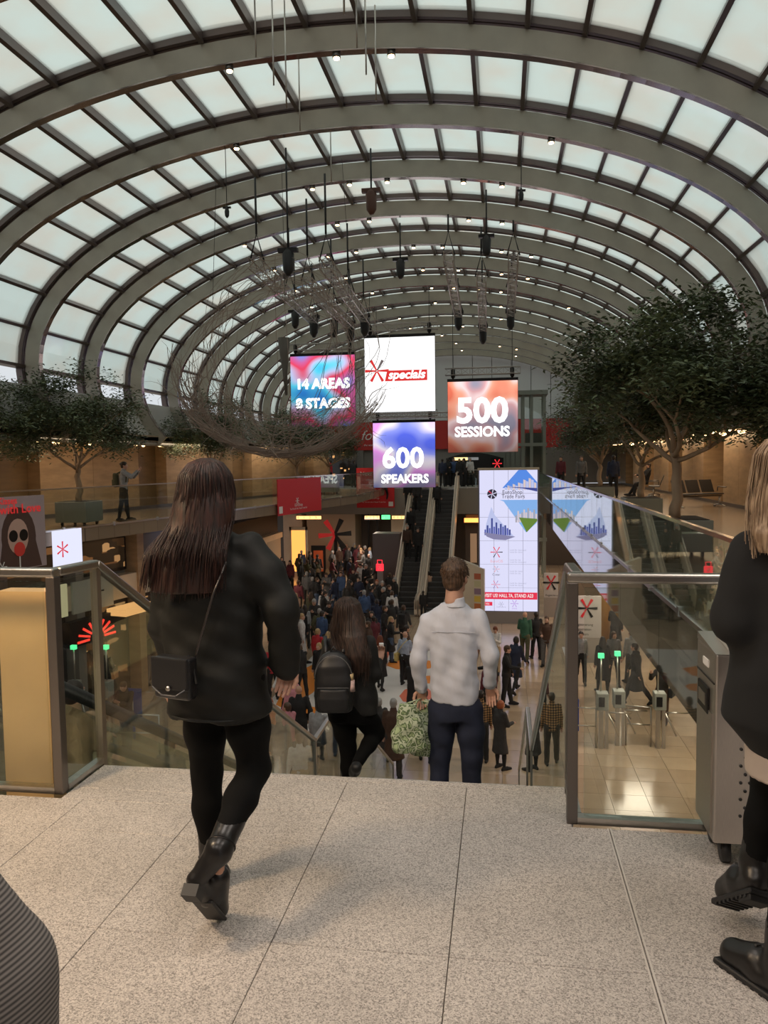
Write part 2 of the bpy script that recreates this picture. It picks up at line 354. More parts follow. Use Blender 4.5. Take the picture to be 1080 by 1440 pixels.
# ---- glass balustrades
def balustrade(name, label, pts, h, post_step, rail_r, rail_m, below=0.0, group=None, thick=0.016, railw=None):
    root = empty(name, (pts[0][0], pts[0][1], 0), label=label, cat='railing', group=group); o = Vector((pts[0][0], pts[0][1], 0))
    for a, b in zip(pts[:-1], pts[1:]):
        a = Vector((*a, 0)); b = Vector((*b, 0)); n = max(1, round((b-a).length/post_step)); d = (b-a)/n
        for i in range(n):
            p = a+d*i+d*0.006; q = a+d*(i+1)-d*0.006; m_ = MB()
            m_.bar(p-o+Vector((0, 0, (h+below)/2)), q-o+Vector((0, 0, (h+below)/2)), thick, h-below-0.02); m_.build('glass_panel', GLASS, root)
            c = a+d*i; m_ = MB(); m_.box(c-o+Vector((0, 0, 0.03)), (0.05, 0.09, 0.10)); m_.build('clamp', STEEL, root)
        m_ = MB(); m_.bar(a-o+Vector((0, 0, h)), b-o+Vector((0, 0, h)), rail_r*2, rail_r*1.5); m_.build('handrail', rail_m, root)
        m_ = MB(); m_.bar(a-o+Vector((0, 0, 0.025)), b-o+Vector((0, 0, 0.025)), 0.04, 0.05); m_.build('base_rail', STEEL, root)
    return root
LEDR = mat('rail_satin_bright', (0.80, 0.72, 0.74), 0.16, 1.0)
balustrade('gallery_balustrade', 'long frameless glass balustrade along the left gallery with thin steel handrail', [(lx(3.6), 3.6), (lx(36), 36), (lx(36), 45)], 1.06, 1.9, 0.022, STEEL)
balustrade('gallery_balustrade', 'long glass balustrade along the right gallery with bright shining handrail', [(1.85, 3.6), (1.85, 45)], 0.97, 1.6, 0.026, LEDR)
balustrade('gallery_balustrade', 'glass railing along the far gallery beside the escalator head', [(lx(36)+0.05, 45), (-5.35, 45)], 1.05, 2.0, 0.02, STEEL)
balustrade('gallery_balustrade', 'short glass railing right of the escalator head at the far gallery', [(-1.95, 45), (1.8, 45)], 1.05, 1.9, 0.02, STEEL)

# ---- foreground balustrades on the landing
FR = 1.12
def fore(name, label, x0, x1, y):
    root = empty(name, (x0, y, 0), label=label, cat='railing')
    s = 1 if x1 > x0 else -1; L = abs(x1-x0)
    n = max(1, round(L/1.55)); m_ = MB()
    for i in range(n):
        g = MB(); a = s*(0.055+i*(L/n)); b = s*((i+1)*(L/n)-0.01)
        g.span((a, -0.008, 0.035), (b, 0.008, FR-0.045)); g.build('glass_panel', GLASS, root)
    m_ = MB(); m_.bar((-s*0.02, 0, FR), (s*L, 0, FR), 0.062, 0.045); bevel(m_.build('handrail', STEEL, root), 0.012, 3)
    m_ = MB(); m_.span((-s*0.0, -0.025, 0.0), (s*L, 0.025, 0.032)); m_.build('base_channel', STEEL, root)
    m_ = MB(); m_.span((-s*0.022, -0.028, 0.0), (s*0.026, 0.028, FR-0.02)); bevel(m_.build('post', DSTEEL, root), 0.004)
    return root
fr_r = fore('landing_balustrade', 'glass panel railing right of the stair head beside the steel waste bin', 0.31, 4.4, 3.49)
fr_l = fore('landing_balustrade', 'glass panel railing at the left edge of the landing with gold lit handrail', -2.20, -10.5, 3.50)
def stair_rail(x, label, y0):
    root = empty('stair_balustrade', (x, y0, 0), label=label, cat='railing')
    e1 = y1+0.15; zl = -RI*16+1.0; e2 = y1+1.5+0.1; e3 = y1+1.5+17*TR+0.1
    P = [(0, 0, FR), (0, 3.90-y0, FR-0.01), (0, e1-y0, zl), (0, e2-y0, zl), (0, e3-y0, -5.5+1.0)]
    for a, b in zip(P[:-1], P[1:]): m_ = MB(); m_.bar(a, b, 0.055, 0.045); bevel(m_.build('handrail', STEEL, root), 0.01, 2)
    def lowz(y):   # bottom edge of the glass
        Y = y+y0
        if Y < 3.86: return 0.035
        if Y < y1: return -(Y-3.86)/TR*RI-0.1
        if Y < y1+1.5: return -RI*16-0.1
        return -RI*16-0.1-(Y-y1-1.5)/TR*RI
    for a, b in zip(P[:-1], P[1:]):
        n = max(1, round((b[1]-a[1])/1.3))
        for i in range(n):
            ya = a[1]+(b[1]-a[1])*i/n+0.008; yb = a[1]+(b[1]-a[1])*(i+1)/n-0.008
            za = a[2]+(b[2]-a[2])*i/n-0.04; zb = a[2]+(b[2]-a[2])*(i+1)/n-0.04; la, lb = lowz(ya+0.001), max(-5.45, lowz(yb-0.001))
            m_ = MB(); t = 0.007
            m_.add([(-t, ya, la), (-t, yb, lb), (-t, yb, zb), (-t, ya, za), (t, ya, la), (t, yb, lb), (t, yb, zb), (t, ya, za)], [(0,3,2,1)[::-1], (4,5,6,7), (0,1,5,4), (1,2,6,5), (2,3,7,6), (3,0,4,7)])
            m_.build('glass_panel', GLASS, root)
    for yy in (3.90-y0, e1-y0, e2-y0, e3-y0):
        m_ = MB(); lo = lowz(yy); m_.span((-0.02, yy-0.02, max(-5.5, lo-0.1)), (0.02, yy+0.02, {0: FR, 1: zl}.get(0 if yy < 1 else 1) if yy < e3-y0-0.01 else -4.5)); m_.build('post', mat('satin_post', (0.42, 0.38, 0.33), 0.35, 1.0), root)
    m_ = MB(); m_.span((-0.022, 0, 0.0), (0.022, 3.88-y0, 0.032)); m_.build('base_channel', STEEL, root)
    return root
stair_rail(-2.20, 'glass stair railing down the left side of the staircase', 3.53)
stair_rail(0.335, 'glass stair railing down the right side of the staircase', 3.52)

# ---- vault: ribs, glazing bars and panes
vault = empty('ceiling', (0, 0, 0), kind='structure')
_th = np.linspace(-0.75, PI+0.75, 6000); GA, GB = EA+0.62, EB+0.62
_X, _Z = GA*np.cos(_th), GB*np.sin(_th)
_s = np.r_[0, np.cumsum(np.hypot(np.diff(_X), np.diff(_Z)))]; _s0 = np.interp(PI/2, _th, _s); _s = _s0-_s     # + to the left... sign fixed below
def th_of(s): return float(np.interp(s+_s0, _s[::-1][::-1]*0+(_s0-_s), _th))
def ell(th, off, y):     # point on the section, offset outward along the normal
    n = Vector((math.cos(th)/EA, 0, math.sin(th)/EB)).normalized()
    return Vector((CX+EA*math.cos(th), y, CZ+EB*math.sin(th)))+n*off
def arc_band(th0, th1, o0, o1, y0, y1, n):
    V = []; F = []
    for i in range(n+1):
        th = th0+(th1-th0)*i/n
        V += [ell(th, o0, y0), ell(th, o1, y0), ell(th, o1, y1), ell(th, o0, y1)]
    for i in range(n):
        a = 4*i; b = a+4
        F += [(a, a+1, b+1, b), (a+1, a+2, b+2, b+1), (a+2, a+3, b+3, b+2), (a+3, a, b, b+3)]
    F += [(0, 3, 2, 1), (4*n, 4*n+1, 4*n+2, 4*n+3)]
    return V, F
TH0, TH1 = math.radians(-24.8), math.radians(204.8)
rm = MB(); V, F = arc_band(TH0, TH1, 0.0, 0.42, -0.05, 0.05, 72); rm.add(V, F); V, F = arc_band(TH0, TH1, -0.012, 0.010, -0.085, 0.085, 72); rm.add(V, F, mi=1)
FLG = mat('rib_flange_satin', (0.30, 0.25, 0.23), 0.18, 0.9)
ribm = rm.mesh('rib', [RIBM, FLG])
fm = MB(); V, F = arc_band(math.radians(-13), math.radians(190), 0.49, 0.67, -0.105, -0.02, 72); fm.add(V, F); V, F = arc_band(math.radians(-13), math.radians(190), 0.49, 0.67, 0.02, 0.105, 72); fm.add(V, F)
framem = fm.mesh('glazing_frame', BARM)
TOPB = -0.96
bars_s = [TOPB+0.98*n for n in range(-12, 14)]
def bar_mesh(s, L):
    th = th_of(s); m_ = MB(); V = []
    t = Vector((-math.sin(th)*EA, 0, math.cos(th)*EB)).normalized()*0.054; a, b = ell(th, 0.41, 0), ell(th, 0.66, 0)
    for y in (-L/2, L/2):
        V += [a-t*0.75+Vector((0, y, 0)), a+t*0.75+Vector((0, y, 0)), b+t+Vector((0, y, 0)), b-t+Vector((0, y, 0))]
    m_.add(V, [(0,1,2,3)[::-1], (4,5,6,7), (0,1,5,4), (1,2,6,5), (2,3,7,6), (3,0,4,7)]); return m_.mesh('glazing_bar', BARM)
def pane_mesh(sa, sb, L):
    ta, tb = th_of(sa), th_of(sb); m_ = MB(); V, F = arc_band(ta+0.004, tb-0.004, 0.60, 0.615, -L/2, L/2, 2); m_.add(V, F); return m_.mesh('roof_pane', ROOFGLASS)
bar_ms = [bar_mesh(s, RDY-0.14) for s in bars_s]
pane_ms = [pane_mesh(a, b, RDY-0.08) for a, b in zip(bars_s[:-1], bars_s[1:])]
NR = range(-3, 14)
def th_at_s(s): return th_of(s)
for k in NR:
    link('rib', ribm, vault, (0, RY0+k*RDY, 0)); link('glazing_frame', framem, vault, (0, RY0+k*RDY, 0))
far_b, far_p = MB(), MB()
for k in range(-3, 13):
    yc = RY0+(k+0.5)*RDY
    for me, mbk, nm in ((bar_ms, far_b, 'glazing_bar'), (pane_ms, far_p, 'roof_pane')):
        for i, m0 in enumerate(me):
            if k < 9 and not (k < -1 and False): link(nm, m0, vault, (0, yc, 0))
            else: mbk.add([v.co+Vector((0, yc, 0)) for v in m0.vertices], [tuple(p.vertices) for p in m0.polygons])
props(far_b.build('far_glazing_bars', BARM, vault), kind='stuff'); props(far_p.build('far_roof_panes', ROOFGLASS, vault), kind='stuff')
# blank fascia strips below the glass on both sides, and the deep upstand behind the ribs
for side, (a, b) in (('left', (math.radians(186), math.radians(204))), ('right', (math.radians(-24), math.radians(-6)))):
    m_ = MB(); V, F = arc_band(a, b, 0.40, 0.52, 4.43, 52.4, 8); m_.add(V, F, True); m_.build('trim_fascia_'+side, WHITEP, None); props(bpy.data.objects['trim_fascia_'+side], kind='structure')
# closing wall between foyer ceiling and vault (high, behind the frame)
# ---- gallery soffits with downlights
SZ = 2.42
XL, XR = CX-(EA+0.4)*math.cos(math.radians(24))-0.02, CX+(EA+0.4)*math.cos(math.radians(24))+0.02
SOF = mat('soffit', (0.33, 0.25, 0.17), 0.55)
m_ = MB(); m_.span((-18.5, 3.5, SZ), (XL+0.15, 53, SZ+0.15)); m_.span((XL+0.03, 3.5, SZ+0.02), (XL+0.15, 53, SZ+0.2)); props(m_.build('ceiling_gallery_left', SOF), kind='structure')
m_ = MB(); m_.span((XR-0.15, 3.5, SZ), (9.5, 53, SZ+0.15)); m_.span((XR-0.15, 3.5, SZ+0.02), (XR-0.03, 53, SZ+0.2)); props(m_.build('ceiling_gallery_right', SOF), kind='structure')
LAMP = emis('downlight_glow', (1.0, 0.62, 0.28), 9.0)
dm = MB(); dm.cyl((0, 0, 0), (0, 0, -0.035), 0.13, 0.13, 14); dmf = dm.mesh('rim', STEEL)
dg = MB(); dg.tube([(0, 0, -.034), (0, 0, -.07), (0, 0, -.11), (0, 0, -.13)], [.12, .115, .08, .03], 14); dgf = dg.mesh('lens', LAMP)
def downlight(x, y, z, label, group):
    r = empty('downlight', (x, y, z), label=label, cat='ceiling light', group=group); link('rim', dmf, r); link('lens', dgf, r)
ORD = ['first', 'second', 'third', 'fourth', 'fifth', 'sixth', 'seventh', 'eighth', 'ninth', 'tenth', 'eleventh', 'twelfth', 'thirteenth', 'fourteenth', 'fifteenth', 'sixteenth', 'seventeenth', 'eighteenth', 'nineteenth']
for j, y in enumerate([8+1.9*i for i in range(19)]):
    for c, off in enumerate((0.55, 1.5)):
        for sd, X_ in (('left', XL-off), ('right', XR+off)):
            downlight(X_, y+0.5*c, SZ, 'round warm downlight in %s gallery soffit, %s row, %s from the near end' % (sd, ('edge', 'wall-side')[c], ORD[j]), 'downlights of the %s gallery soffit' % sd)
# ---- gallery walls of travertine: boxes proud of dark niches
def stone_wall(name, p, q, H, depth, mod, box, side, mproud=TAN, mdark=TAND):
    w = empty(name, (0, 0, 0), kind='structure'); p, q = Vector((*p, 0)), Vector((*q, 0)); L = (q-p).length; d = (q-p)/L; nrm = Vector((-d.y, d.x, 0))*side
    m_ = MB(); m_.bar(p-nrm*0.1+Vector((0, 0, H/2)), q-nrm*0.1+Vector((0, 0, H/2)), 0.2, H); m_.build('back_panel', mdark, w)
    s = 0.0
    while s < L-0.5:
        e = min(L, s+box); k = 2
        for i in range(k):
            a = p+d*(s+(e-s)*i/k+0.006)+nrm*depth/2; b = p+d*(s+(e-s)*(i+1)/k-0.006)+nrm*depth/2
            m_ = MB(); m_.bar(a+Vector((0, 0, H/2)), b+Vector((0, 0, H/2)), depth, H); m_.build('stone_panel', mproud, w)
        s += mod
    m_ = MB(); m_.bar(p+nrm*(depth+0.01)+Vector((0, 0, 0.06)), q+nrm*(depth+0.01)+Vector((0, 0, 0.06)), 0.03, 0.12); m_.build('skirting', DSTEEL, w)
    return w
stone_wall('wall_left', (lx(4)-4.6, 4), (lx(42)-4.6, 42), 2.42, 0.5, 6.2, 4.6, -1)
stone_wall('wall_right', (8.4, 6), (8.4, 52), 2.42, 1.0, 6.0, 3.4, 1)

# ---- far end: glazed end wall, red band, lift tower, upper shop fronts
ew = empty('wall_end', (0, 53, 0), kind='structure')
PW = mat('end_wall_panel', (0.66, 0.67, 0.68), 0.5)
for i in range(22):
    m_ = MB(); m_.span((-17.5+1.3*i+0.02, 0, 4.35), (-17.5+1.3*(i+1)-0.02, 0.12, 9.4)); m_.build('wall_panel', PW, ew)
for i in range(22):
    m_ = MB(); m_.span((-17.5+1.3*i+0.01, 0, 2.4), (-17.5+1.3*(i+1)-0.01, 0.14, 4.33)); m_.build('red_panel', mat('red_band', (0.50, 0.03, 0.025), 0.5), ew)
m_ = MB(); m_.span((-18, 0.02, 0), (-9.5, 0.2, 2.4)); m_.span((-3.0, 0.02, 0), (9.3, 0.2, 2.4)); m_.span((-18, 0.2, 0), (9.5, 0.3, 9.5)); m_.build('wall_base', GREYW, ew)
for i in range(9):
    m_ = MB(); m_.span((-1.6+0.32*i, -0.06, 0), (-1.6+0.32*i+0.28, 0.02, 2.38)); m_.build('ribbed_panel', mat('rib_panel_green', (0.20, 0.21, 0.18), 0.5), ew)
text('for', 0.95, WHITEM, ew, (-9.1, -0.02, 3.4), shear=0.35)
text('the world of retail', 0.2, WHITEM, ew, (-8.7, -0.02, 2.75))
# ================================================================== HALL FITTINGS
WARMW = emis('shop_warm_light', (1.0, 0.50, 0.18), 1.1); WARMD = emis('shop_dim_light', (1.0, 0.55, 0.28), 0.22); ORNG = emis('orange_sign_light', (1.0, 0.30, 0.06), 3.0)
def shop_interior():
    m = bpy.data.materials.new('shop_interior'); m.use_nodes = True; n, l = m.node_tree.nodes, m.node_tree.links; b = n['Principled BSDF']; b.inputs['Base Color'].default_value = (.03, .022, .016, 1); b.inputs['Roughness'].default_value = .15
    t = n.new('ShaderNodeTexCoord'); mp = n.new('ShaderNodeMapping'); mp.inputs['Scale'].default_value = (1.0, 1, 2.2); z = n.new('ShaderNodeTexVoronoi'); z.distance = 'CHEBYCHEV'; z.inputs['Scale'].default_value = 2.2; l.new(t.outputs['Object'], mp.inputs[0]); l.new(mp.outputs[0], z.inputs['Vector'])
    sp = n.new('ShaderNodeSeparateColor'); l.new(z.outputs['Color'], sp.inputs[0]); r = n.new('ShaderNodeValToRGB'); e = r.color_ramp.elements; e[0].position = .70; e[0].color = (.02, .012, .006, 1); e[1].position = 1.0; e[1].color = (1, .55, .22, 1); x = e.new(.88); x.color = (.22, .09, .03, 1); l.new(sp.outputs[0], r.inputs[0]); l.new(r.outputs[0], b.inputs['Emission Color']); b.inputs['Emission Strength'].default_value = .6; return m
SHOPI = shop_interior()
MAPY = emis('map_board_lit', (1.0, 0.88, 0.50), 0.42)
# ---- shop fronts below the left gallery
ang = math.atan2(1, 0.233)
Y0s = 7.0
shop = empty('shop_row', (lx(Y0s)-1.3, Y0s, -5.5), ang, label='row of warm lit shop windows under the left gallery with sign band', cat='shop front')
L = 18.6
m_ = MB(); m_.span((0, 0.4, 0), (L, 0.6, 5.1)); m_.build('rear_wall', GREYW, shop)
m_ = MB(); m_.span((0, -0.05, 3.1), (L, 0.35, 3.8)); m_.build('sign_band', CREAM, shop)
rnd = random.Random(12)
for i in range(7):
    x = 0.3+i*2.6
    m_ = MB(); m_.span((x-0.15, -0.1, 0), (x+0.15, 0.4, 5.1)); m_.build('pillar', [TAN, DSTEEL, GREYW][i % 3], shop)
    m_ = MB(); m_.span((x+0.2, 0.3, 3.9), (x+2.4, 0.34, 5.0)); w_ = m_.build('shop_window', DARKW, shop)
    m_ = MB(); m_.span((x+0.3, 0.27, 4.0), (x+2.3, 0.298, 4.9)); m_.build('lit_interior', SHOPI, w_)
    for k in range(0):
        m_ = MB(); a = x+0.3+k*0.7+rnd.uniform(0, .2); zz = 4.05+rnd.uniform(0, .55); m_.span((a, 0.24, zz), (a+rnd.uniform(.08, .55), 0.29, zz+rnd.uniform(.05, .35))); m_.build('lit_display', WARMW if rnd.random() < .6 else WARMD, w_)
    m_ = MB(); m_.span((x+0.2, 0.3, 0.1), (x+2.4, 0.34, 3.0)); w_ = m_.build('shop_window', DARKW, shop)
    m_ = MB(); m_.span((x+0.35, 0.27, 0.6), (x+2.25, 0.298, 2.9)); m_.build('lit_interior', SHOPI, w_)
    for k in range(0):
        m_ = MB(); a = x+0.3+k*0.5; zz = rnd.uniform(.4, 2.2); m_.span((a, 0.24, zz), (a+rnd.uniform(.05, .45), 0.29, zz+rnd.uniform(.08, .5))); m_.build('lit_display', WARMD, w_)
for (u, w, m0) in ((2.6, 3.2, MAPY), (6.0, 3.2, MAPY), (9.4, 3.4, MAPY), (13.0, 1.6, mat('board_grey', (0.45, 0.46, 0.42), .5))):
    m_ = MB(); m_.span((u, -0.12, 3.0), (u+w, -0.05, 3.9)); b_ = m_.build('map_board', m0, shop)
    asterisk(b_, (u+w*0.6, 3.5), 0.25, [BLACKG], y=-0.12)
m_ = MB(); m_.span((12.6, -0.35, 2.15), (14.6, -0.1, 2.85)); c_ = m_.build('cloakroom_sign', BLACKG, shop)
for k in range(9): 
    a = PI*k/8; m_ = MB(); m_.bar((13.6+math.cos(a)*.3, -0.37, 2.25+math.sin(a)*.22), (13.6+math.cos(a)*.75, -0.37, 2.25+math.sin(a)*.5), 0.03, 0.06); m_.build('red_ray', emis('sign_red_glow', (1, .05, .03), 1.5), c_)
mm_ = MB(); mm_.span((14.2, -0.9, 2.75), (15.6, -0.2, 2.95)); mm_.build('counter_lamp', WARMW, shop)

# beige hall wall set back beyond the shops, its top open to the gallery above
hw = empty('wall_hall_left', (-13.4, 26.0, -5.5), kind='structure')
for k in range(7):
    m_ = MB(); m_.span((-.3, k*2.8, 0), (0, k*2.8+2.78, 2.55)); m_.build('wall_panel', CREAM if k % 2 else mat('far_beige', (0.42, 0.36, 0.28), 0.6), hw)
m_ = MB(); m_.span((-.3, 0, 2.57), (.12, 19.6, 2.9)); m_.build('top_band', CREAM, hw)
for k in range(6): m_ = MB(); m_.span((.0, .6+k*2.8, .7), (.05, 1.6+k*2.8, 1.9)); m_.build('display_case', SHOPI, hw)
m_ = MB(); m_.span((-.3, -3, 0), (-4.5, 20, 4)); m_.build('dark_recess', mat('far_dark_wall', (0.10, 0.075, 0.06), 0.6), hw)
# ---- posters and light box on the left edge
def flat_panel(name, label, cat, x, y, z, rz, w, h, m, d=0.05, frame=None):
    r = empty(name, (x, y, z), rz, label=label, cat=cat); mb = MB(); mb.span((0, 0, 0), (w, d, h)); mb.build('panel', m, r); return r
RZL = math.atan2(1, 0.233)
P0 = 14.9
pg = flat_panel('poster', 'grey poster of a woman with sunglasses and red lollipop on the left gallery edge', 'poster', lx(P0)+0.12, P0, -0.78, RZL, 2.45, 1.72, mat('poster_mauve', (0.42, 0.34, 0.36), 0.45))
def ell_pts(cx, cz, rx, rz, n=20, a0=0, a1=2*PI): return [(cx+rx*math.cos(a0+(a1-a0)*i/n), cz+rz*math.sin(a0+(a1-a0)*i/n)) for i in range(n)]
HB = mat('print_brown_hair', (0.09, 0.045, 0.035), 0.6); SKP = mat('print_skin', (0.62, 0.40, 0.33), 0.5); LOL = mat('print_lollipop_red', (0.75, 0.05, 0.04), 0.4)
poly(ell_pts(1.65, 0.75, 0.50, 0.72)+[(1.9, 0.0), (1.3, 0.0)][:0], HB, pg, 'printed_hair', -0.001)
poly([(1.05, 0.02), (2.3, 0.02), (2.1, 0.8), (1.2, 0.8)], HB, pg, 'printed_hair', -0.002)
poly(ell_pts(1.62, 0.78, 0.30, 0.42), SKP, pg, 'printed_face', -0.007)
poly(ell_pts(1.48, 0.80, 0.125, 0.14), BLACKG, pg, 'printed_lens', -0.012); poly(ell_pts(1.78, 0.80, 0.125, 0.14), BLACKG, pg, 'printed_lens', -0.012)
poly(ell_pts(1.64, 0.48, 0.16, 0.17), LOL, pg, 'printed_lollipop', -0.016); poly([(1.625, 0.02), (1.655, 0.02), (1.655, 0.35), (1.625, 0.35)], WHITEM, pg, 'printed_stick', -0.012)
text('with Love', 0.30, emis('poster_red_letters', (0.9, 0.03, 0.03), 0.5), pg, (1.72, -0.02, 1.42), bold=0.01)
text('Kisses', 0.22, emis('poster_red_letters', (0.9, 0.03, 0.03), 0.5), pg, (1.35, -0.02, 1.62), bold=0.01)
asterisk(pg, (1.12, 0.12), 0.13, [WHITEM], y=-0.02)
P1 = 17.5
lb = flat_panel('light_box', 'glowing white light box with red star beside the lollipop poster', 'sign', lx(P1)+0.14, P1, -0.95, RZL, 0.95, 0.98, emis('light_box_face', (0.80, 0.82, 1.0), 1.0))
asterisk(lb, (0.28, 0.5), 0.2, [emis('star_red', (0.85, 0.02, 0.05), 0.8)], y=-0.002, phase=PI/6)

# ---- far lower hall under the far gallery
fw = empty('wall_far_lower', (0, 0, -5.5), kind='structure')
m_ = MB(); m_.span((-18, 52.5, 0), (9.5, 52.8, 4.0)); m_.build('rear_wall', mat('far_dark_wall', (0.10, 0.075, 0.06), 0.6), fw)
for i, (x0, x1, m0) in enumerate([(-14.5, -13.2, CREAM), (-12.9, -9.6, mat('far_beige', (0.42, 0.36, 0.28), 0.6)), (-7.2, -6.2, CREAM), (-2.3, -1.4, CREAM), (0.2, 1.0, TAN)]):
    m_ = MB(); m_.span((x0, 50.0+i*0.1, 0), (x1, 52.4, 4.0)); m_.build('wall_block', m0, fw)
for x in (-8.9, -8.3, -5.2, -4.4, 1.3): m_ = MB(); m_.span((x, 50.9, 0), (x+0.12, 51, 4.0)); m_.build('door_mullion', BLACKG, fw)
lt = empty('lit_doorway', (-13.0, 46.6, -5.5), label='orange glowing narrow doorway at the far left of the lower hall', cat='doorway'); m_ = MB(); m_.span((0, 0, 0.3), (0.9, 0.1, 2.9)); m_.build('lit_panel', emis('orange_doorway', (1.0, 0.38, 0.08), 1.6), lt); m_ = MB(); m_.span((-0.12, -0.05, 0), (0, 0.1, 3.1)); m_.span((0.9, -0.05, 0), (1.02, 0.1, 3.1)); m_.span((-0.12, -0.05, 2.9), (1.02, 0.1, 3.1)); m_.build('door_frame', CREAM, lt)
bs = empty('menu_board', (-11.6, 46.0, -5.5), label='black framed orange menu board standing right of the glowing doorway', cat='sign'); m_ = MB(); m_.span((0, 0, 0), (0.9, 0.1, 2.0)); m_.build('frame', BLACKG, bs); m_ = MB(); m_.span((0.15, -0.02, 0.4), (0.75, 0, 1.7)); m_.build('print', mat('menu_orange', (.55, .10, .03), .6), bs)
for x, w, lab in ((-12.3, 1.6, 'orange lit wayfinding strip hanging under the far gallery at left'), (-8.1, 0.95, 'orange lit wayfinding strip left of the green exit sign'), (-6.45, 1.0, 'orange lit wayfinding strip right of the green exit sign')):
    s_ = empty('wayfinding_sign', (x, 45.2, -1.85), label=lab, cat='sign'); m_ = MB(); m_.span((0, 0, 0), (w, 0.12, 0.28)); m_.build('casing', BLACKG, s_)
    m_ = MB(); m_.span((0.03, -0.02, 0.04), (w-0.03, 0, 0.24)); f_ = m_.build('lit_face', emis('wayfinding_amber', (1.0, 0.50, 0.18), 2.2), s_)
    for k in range(4): text('0123'[k], 0.18, mat('sign_dark_print', (.2, .04, .02), .5), f_, (0.15+k*w/4.4, -0.022, 0.14))
    m_ = MB(); m_.cyl((w/2, 0.05, 0.28), (w/2, 0.05, 0.36), 0.015); m_.build('hanger', DSTEEL, s_)
s_ = empty('exit_sign', (-7.05, 45.2, -1.82), label='small green lit emergency exit sign between the orange strips', cat='sign'); m_ = MB(); m_.span((0, 0, 0), (0.5, 0.1, 0.25)); m_.build('lit_face', emis('exit_green', (0.10, 1.0, 0.25), 2.2), s_); m_ = MB(); m_.cyl((.25, .05, .25), (.25, .05, .35), .015); m_.build('hanger', DSTEEL, s_); text('< >', 0.2, WHITEM, s_, (0.25, -0.003, 0.12))
e_ = empty('star_emblem', (-10.4, 47.5, -2.95), label='large red and black star emblem standing above the far crowd', cat='sign'); asterisk(e_, (0, 0), 1.05, [emis('emblem_red', (0.75, 0.02, 0.02), 0.35), BLACKG], t=0.15, w=0.30, order=(1, 1, 0, 0, 0, 1), phase=0.08); m_ = MB(); m_.span((-0.1, 0.05, -2.55), (0.1, 0.15, 0)); m_.build('support', BLACKG, e_)
gb = empty('grey_partition', (-6.95, 41.2, -5.5), label='tall plain dark grey partition box left of the escalators', cat='partition'); m_ = MB(); m_.span((0, 0, 0), (1.5, 1.2, 3.2)); bevel(m_.build('box', mat('partition_grey', (0.16, 0.14, 0.145), 0.55), gb), 0.02)
rb = empty('signal_post', (-6.2, 39.0, -5.5), label='slim post with a small red padlock shaped sign before grey partition', cat='sign'); m_ = MB(); m_.span((-0.14, -0.1, 0), (0.14, 0.1, 1.5)); m_.build('post', mat('post_grey', (.30, .27, .27), .5), rb); m_ = MB(); m_.span((-0.19, -0.14, 1.5), (0.19, 0.0, 1.85)); k_ = m_.build('red_panel', emis('signal_red_glow', (1, .03, .05), 1.4), rb); m_ = MB(); m_.tube([(-.12, -.07, 1.85), (-.12, -.07, 2.05), (.12, -.07, 2.05), (.12, -.07, 1.85)], .025, 6); m_.build('shackle', emis('signal_red_glow', (1, .03, .05), 1.4), k_)
text('%', 0.26, WHITEM, k_, (0, -0.145, 1.67))
for x, z, w, h, lab, s in ((-12.75, -1.05, 2.35, 2.0, 'red hanging banner on far gallery edge at left, half behind the glass', 'l'), (-8.45, -1.1, 2.25, 2.35, 'red hanging banner with running figure on far gallery edge', 'r')):
    b_ = empty('red_banner', (x, 44.75, z) if s == 'r' else (lx(28.4)+.12, 28.4, -.40), 0 if s == 'r' else RZL, label=lab, cat='banner'); w, h = (w, h) if s == 'r' else (3.7, 1.40); m_ = MB(); m_.span((0, 0, 0), (w, 0.03, h)); m_.build('cloth', mat('banner_red', (0.60, 0.015, 0.02), 0.6), b_)
    if s == 'r':
        text('Next shop', 0.34, WHITEM, b_, (0.95, -0.004, h-0.35)); m_ = MB()
        fig = [((1.15, 1.75), (1.2, 1.45), .09), ((1.2, 1.3), (1.75, 1.15), .13), ((1.75, 1.2), (1.85, 0.75), .09), ((1.85, .75), (1.8, .5), .06), ((1.3, 1.2), (1.15, .92), .09), ((1.15, .92), (0.85, .95), .07), ((1.7, 1.2), (1.6, 1.35), .05)]
        for a, c, t in fig: m_.bar((a[0], -0.01, a[1]), (c[0], -0.01, c[1]), 0.012, t*2, up=(1, 0, 0.01)) if False else m_.tube([(a[0], -0.012, a[1]), (c[0], -0.012, c[1])], [t, t*0.7], 6)
        m_.build('running_figure', BLACKG, b_)
    asterisk(b_, (w*0.42, h*0.36), 0.14, [WHITEM], y=-0.003); text('EuroShop', 0.17, WHITEM, b_, (w*0.45, -0.004, h*0.24)); text('The World\'s No.1 Retail Trade Fair', 0.10, WHITEM, b_, (w*0.45, -0.004, h*0.14))
    m_ = MB(); m_.span((w-0.35 if s == 'r' else 0.08, -0.006, 0.08), (w-0.08 if s == 'r' else 0.35, -0.001, 0.35)); m_.build('white_label', WHITEM, b_)

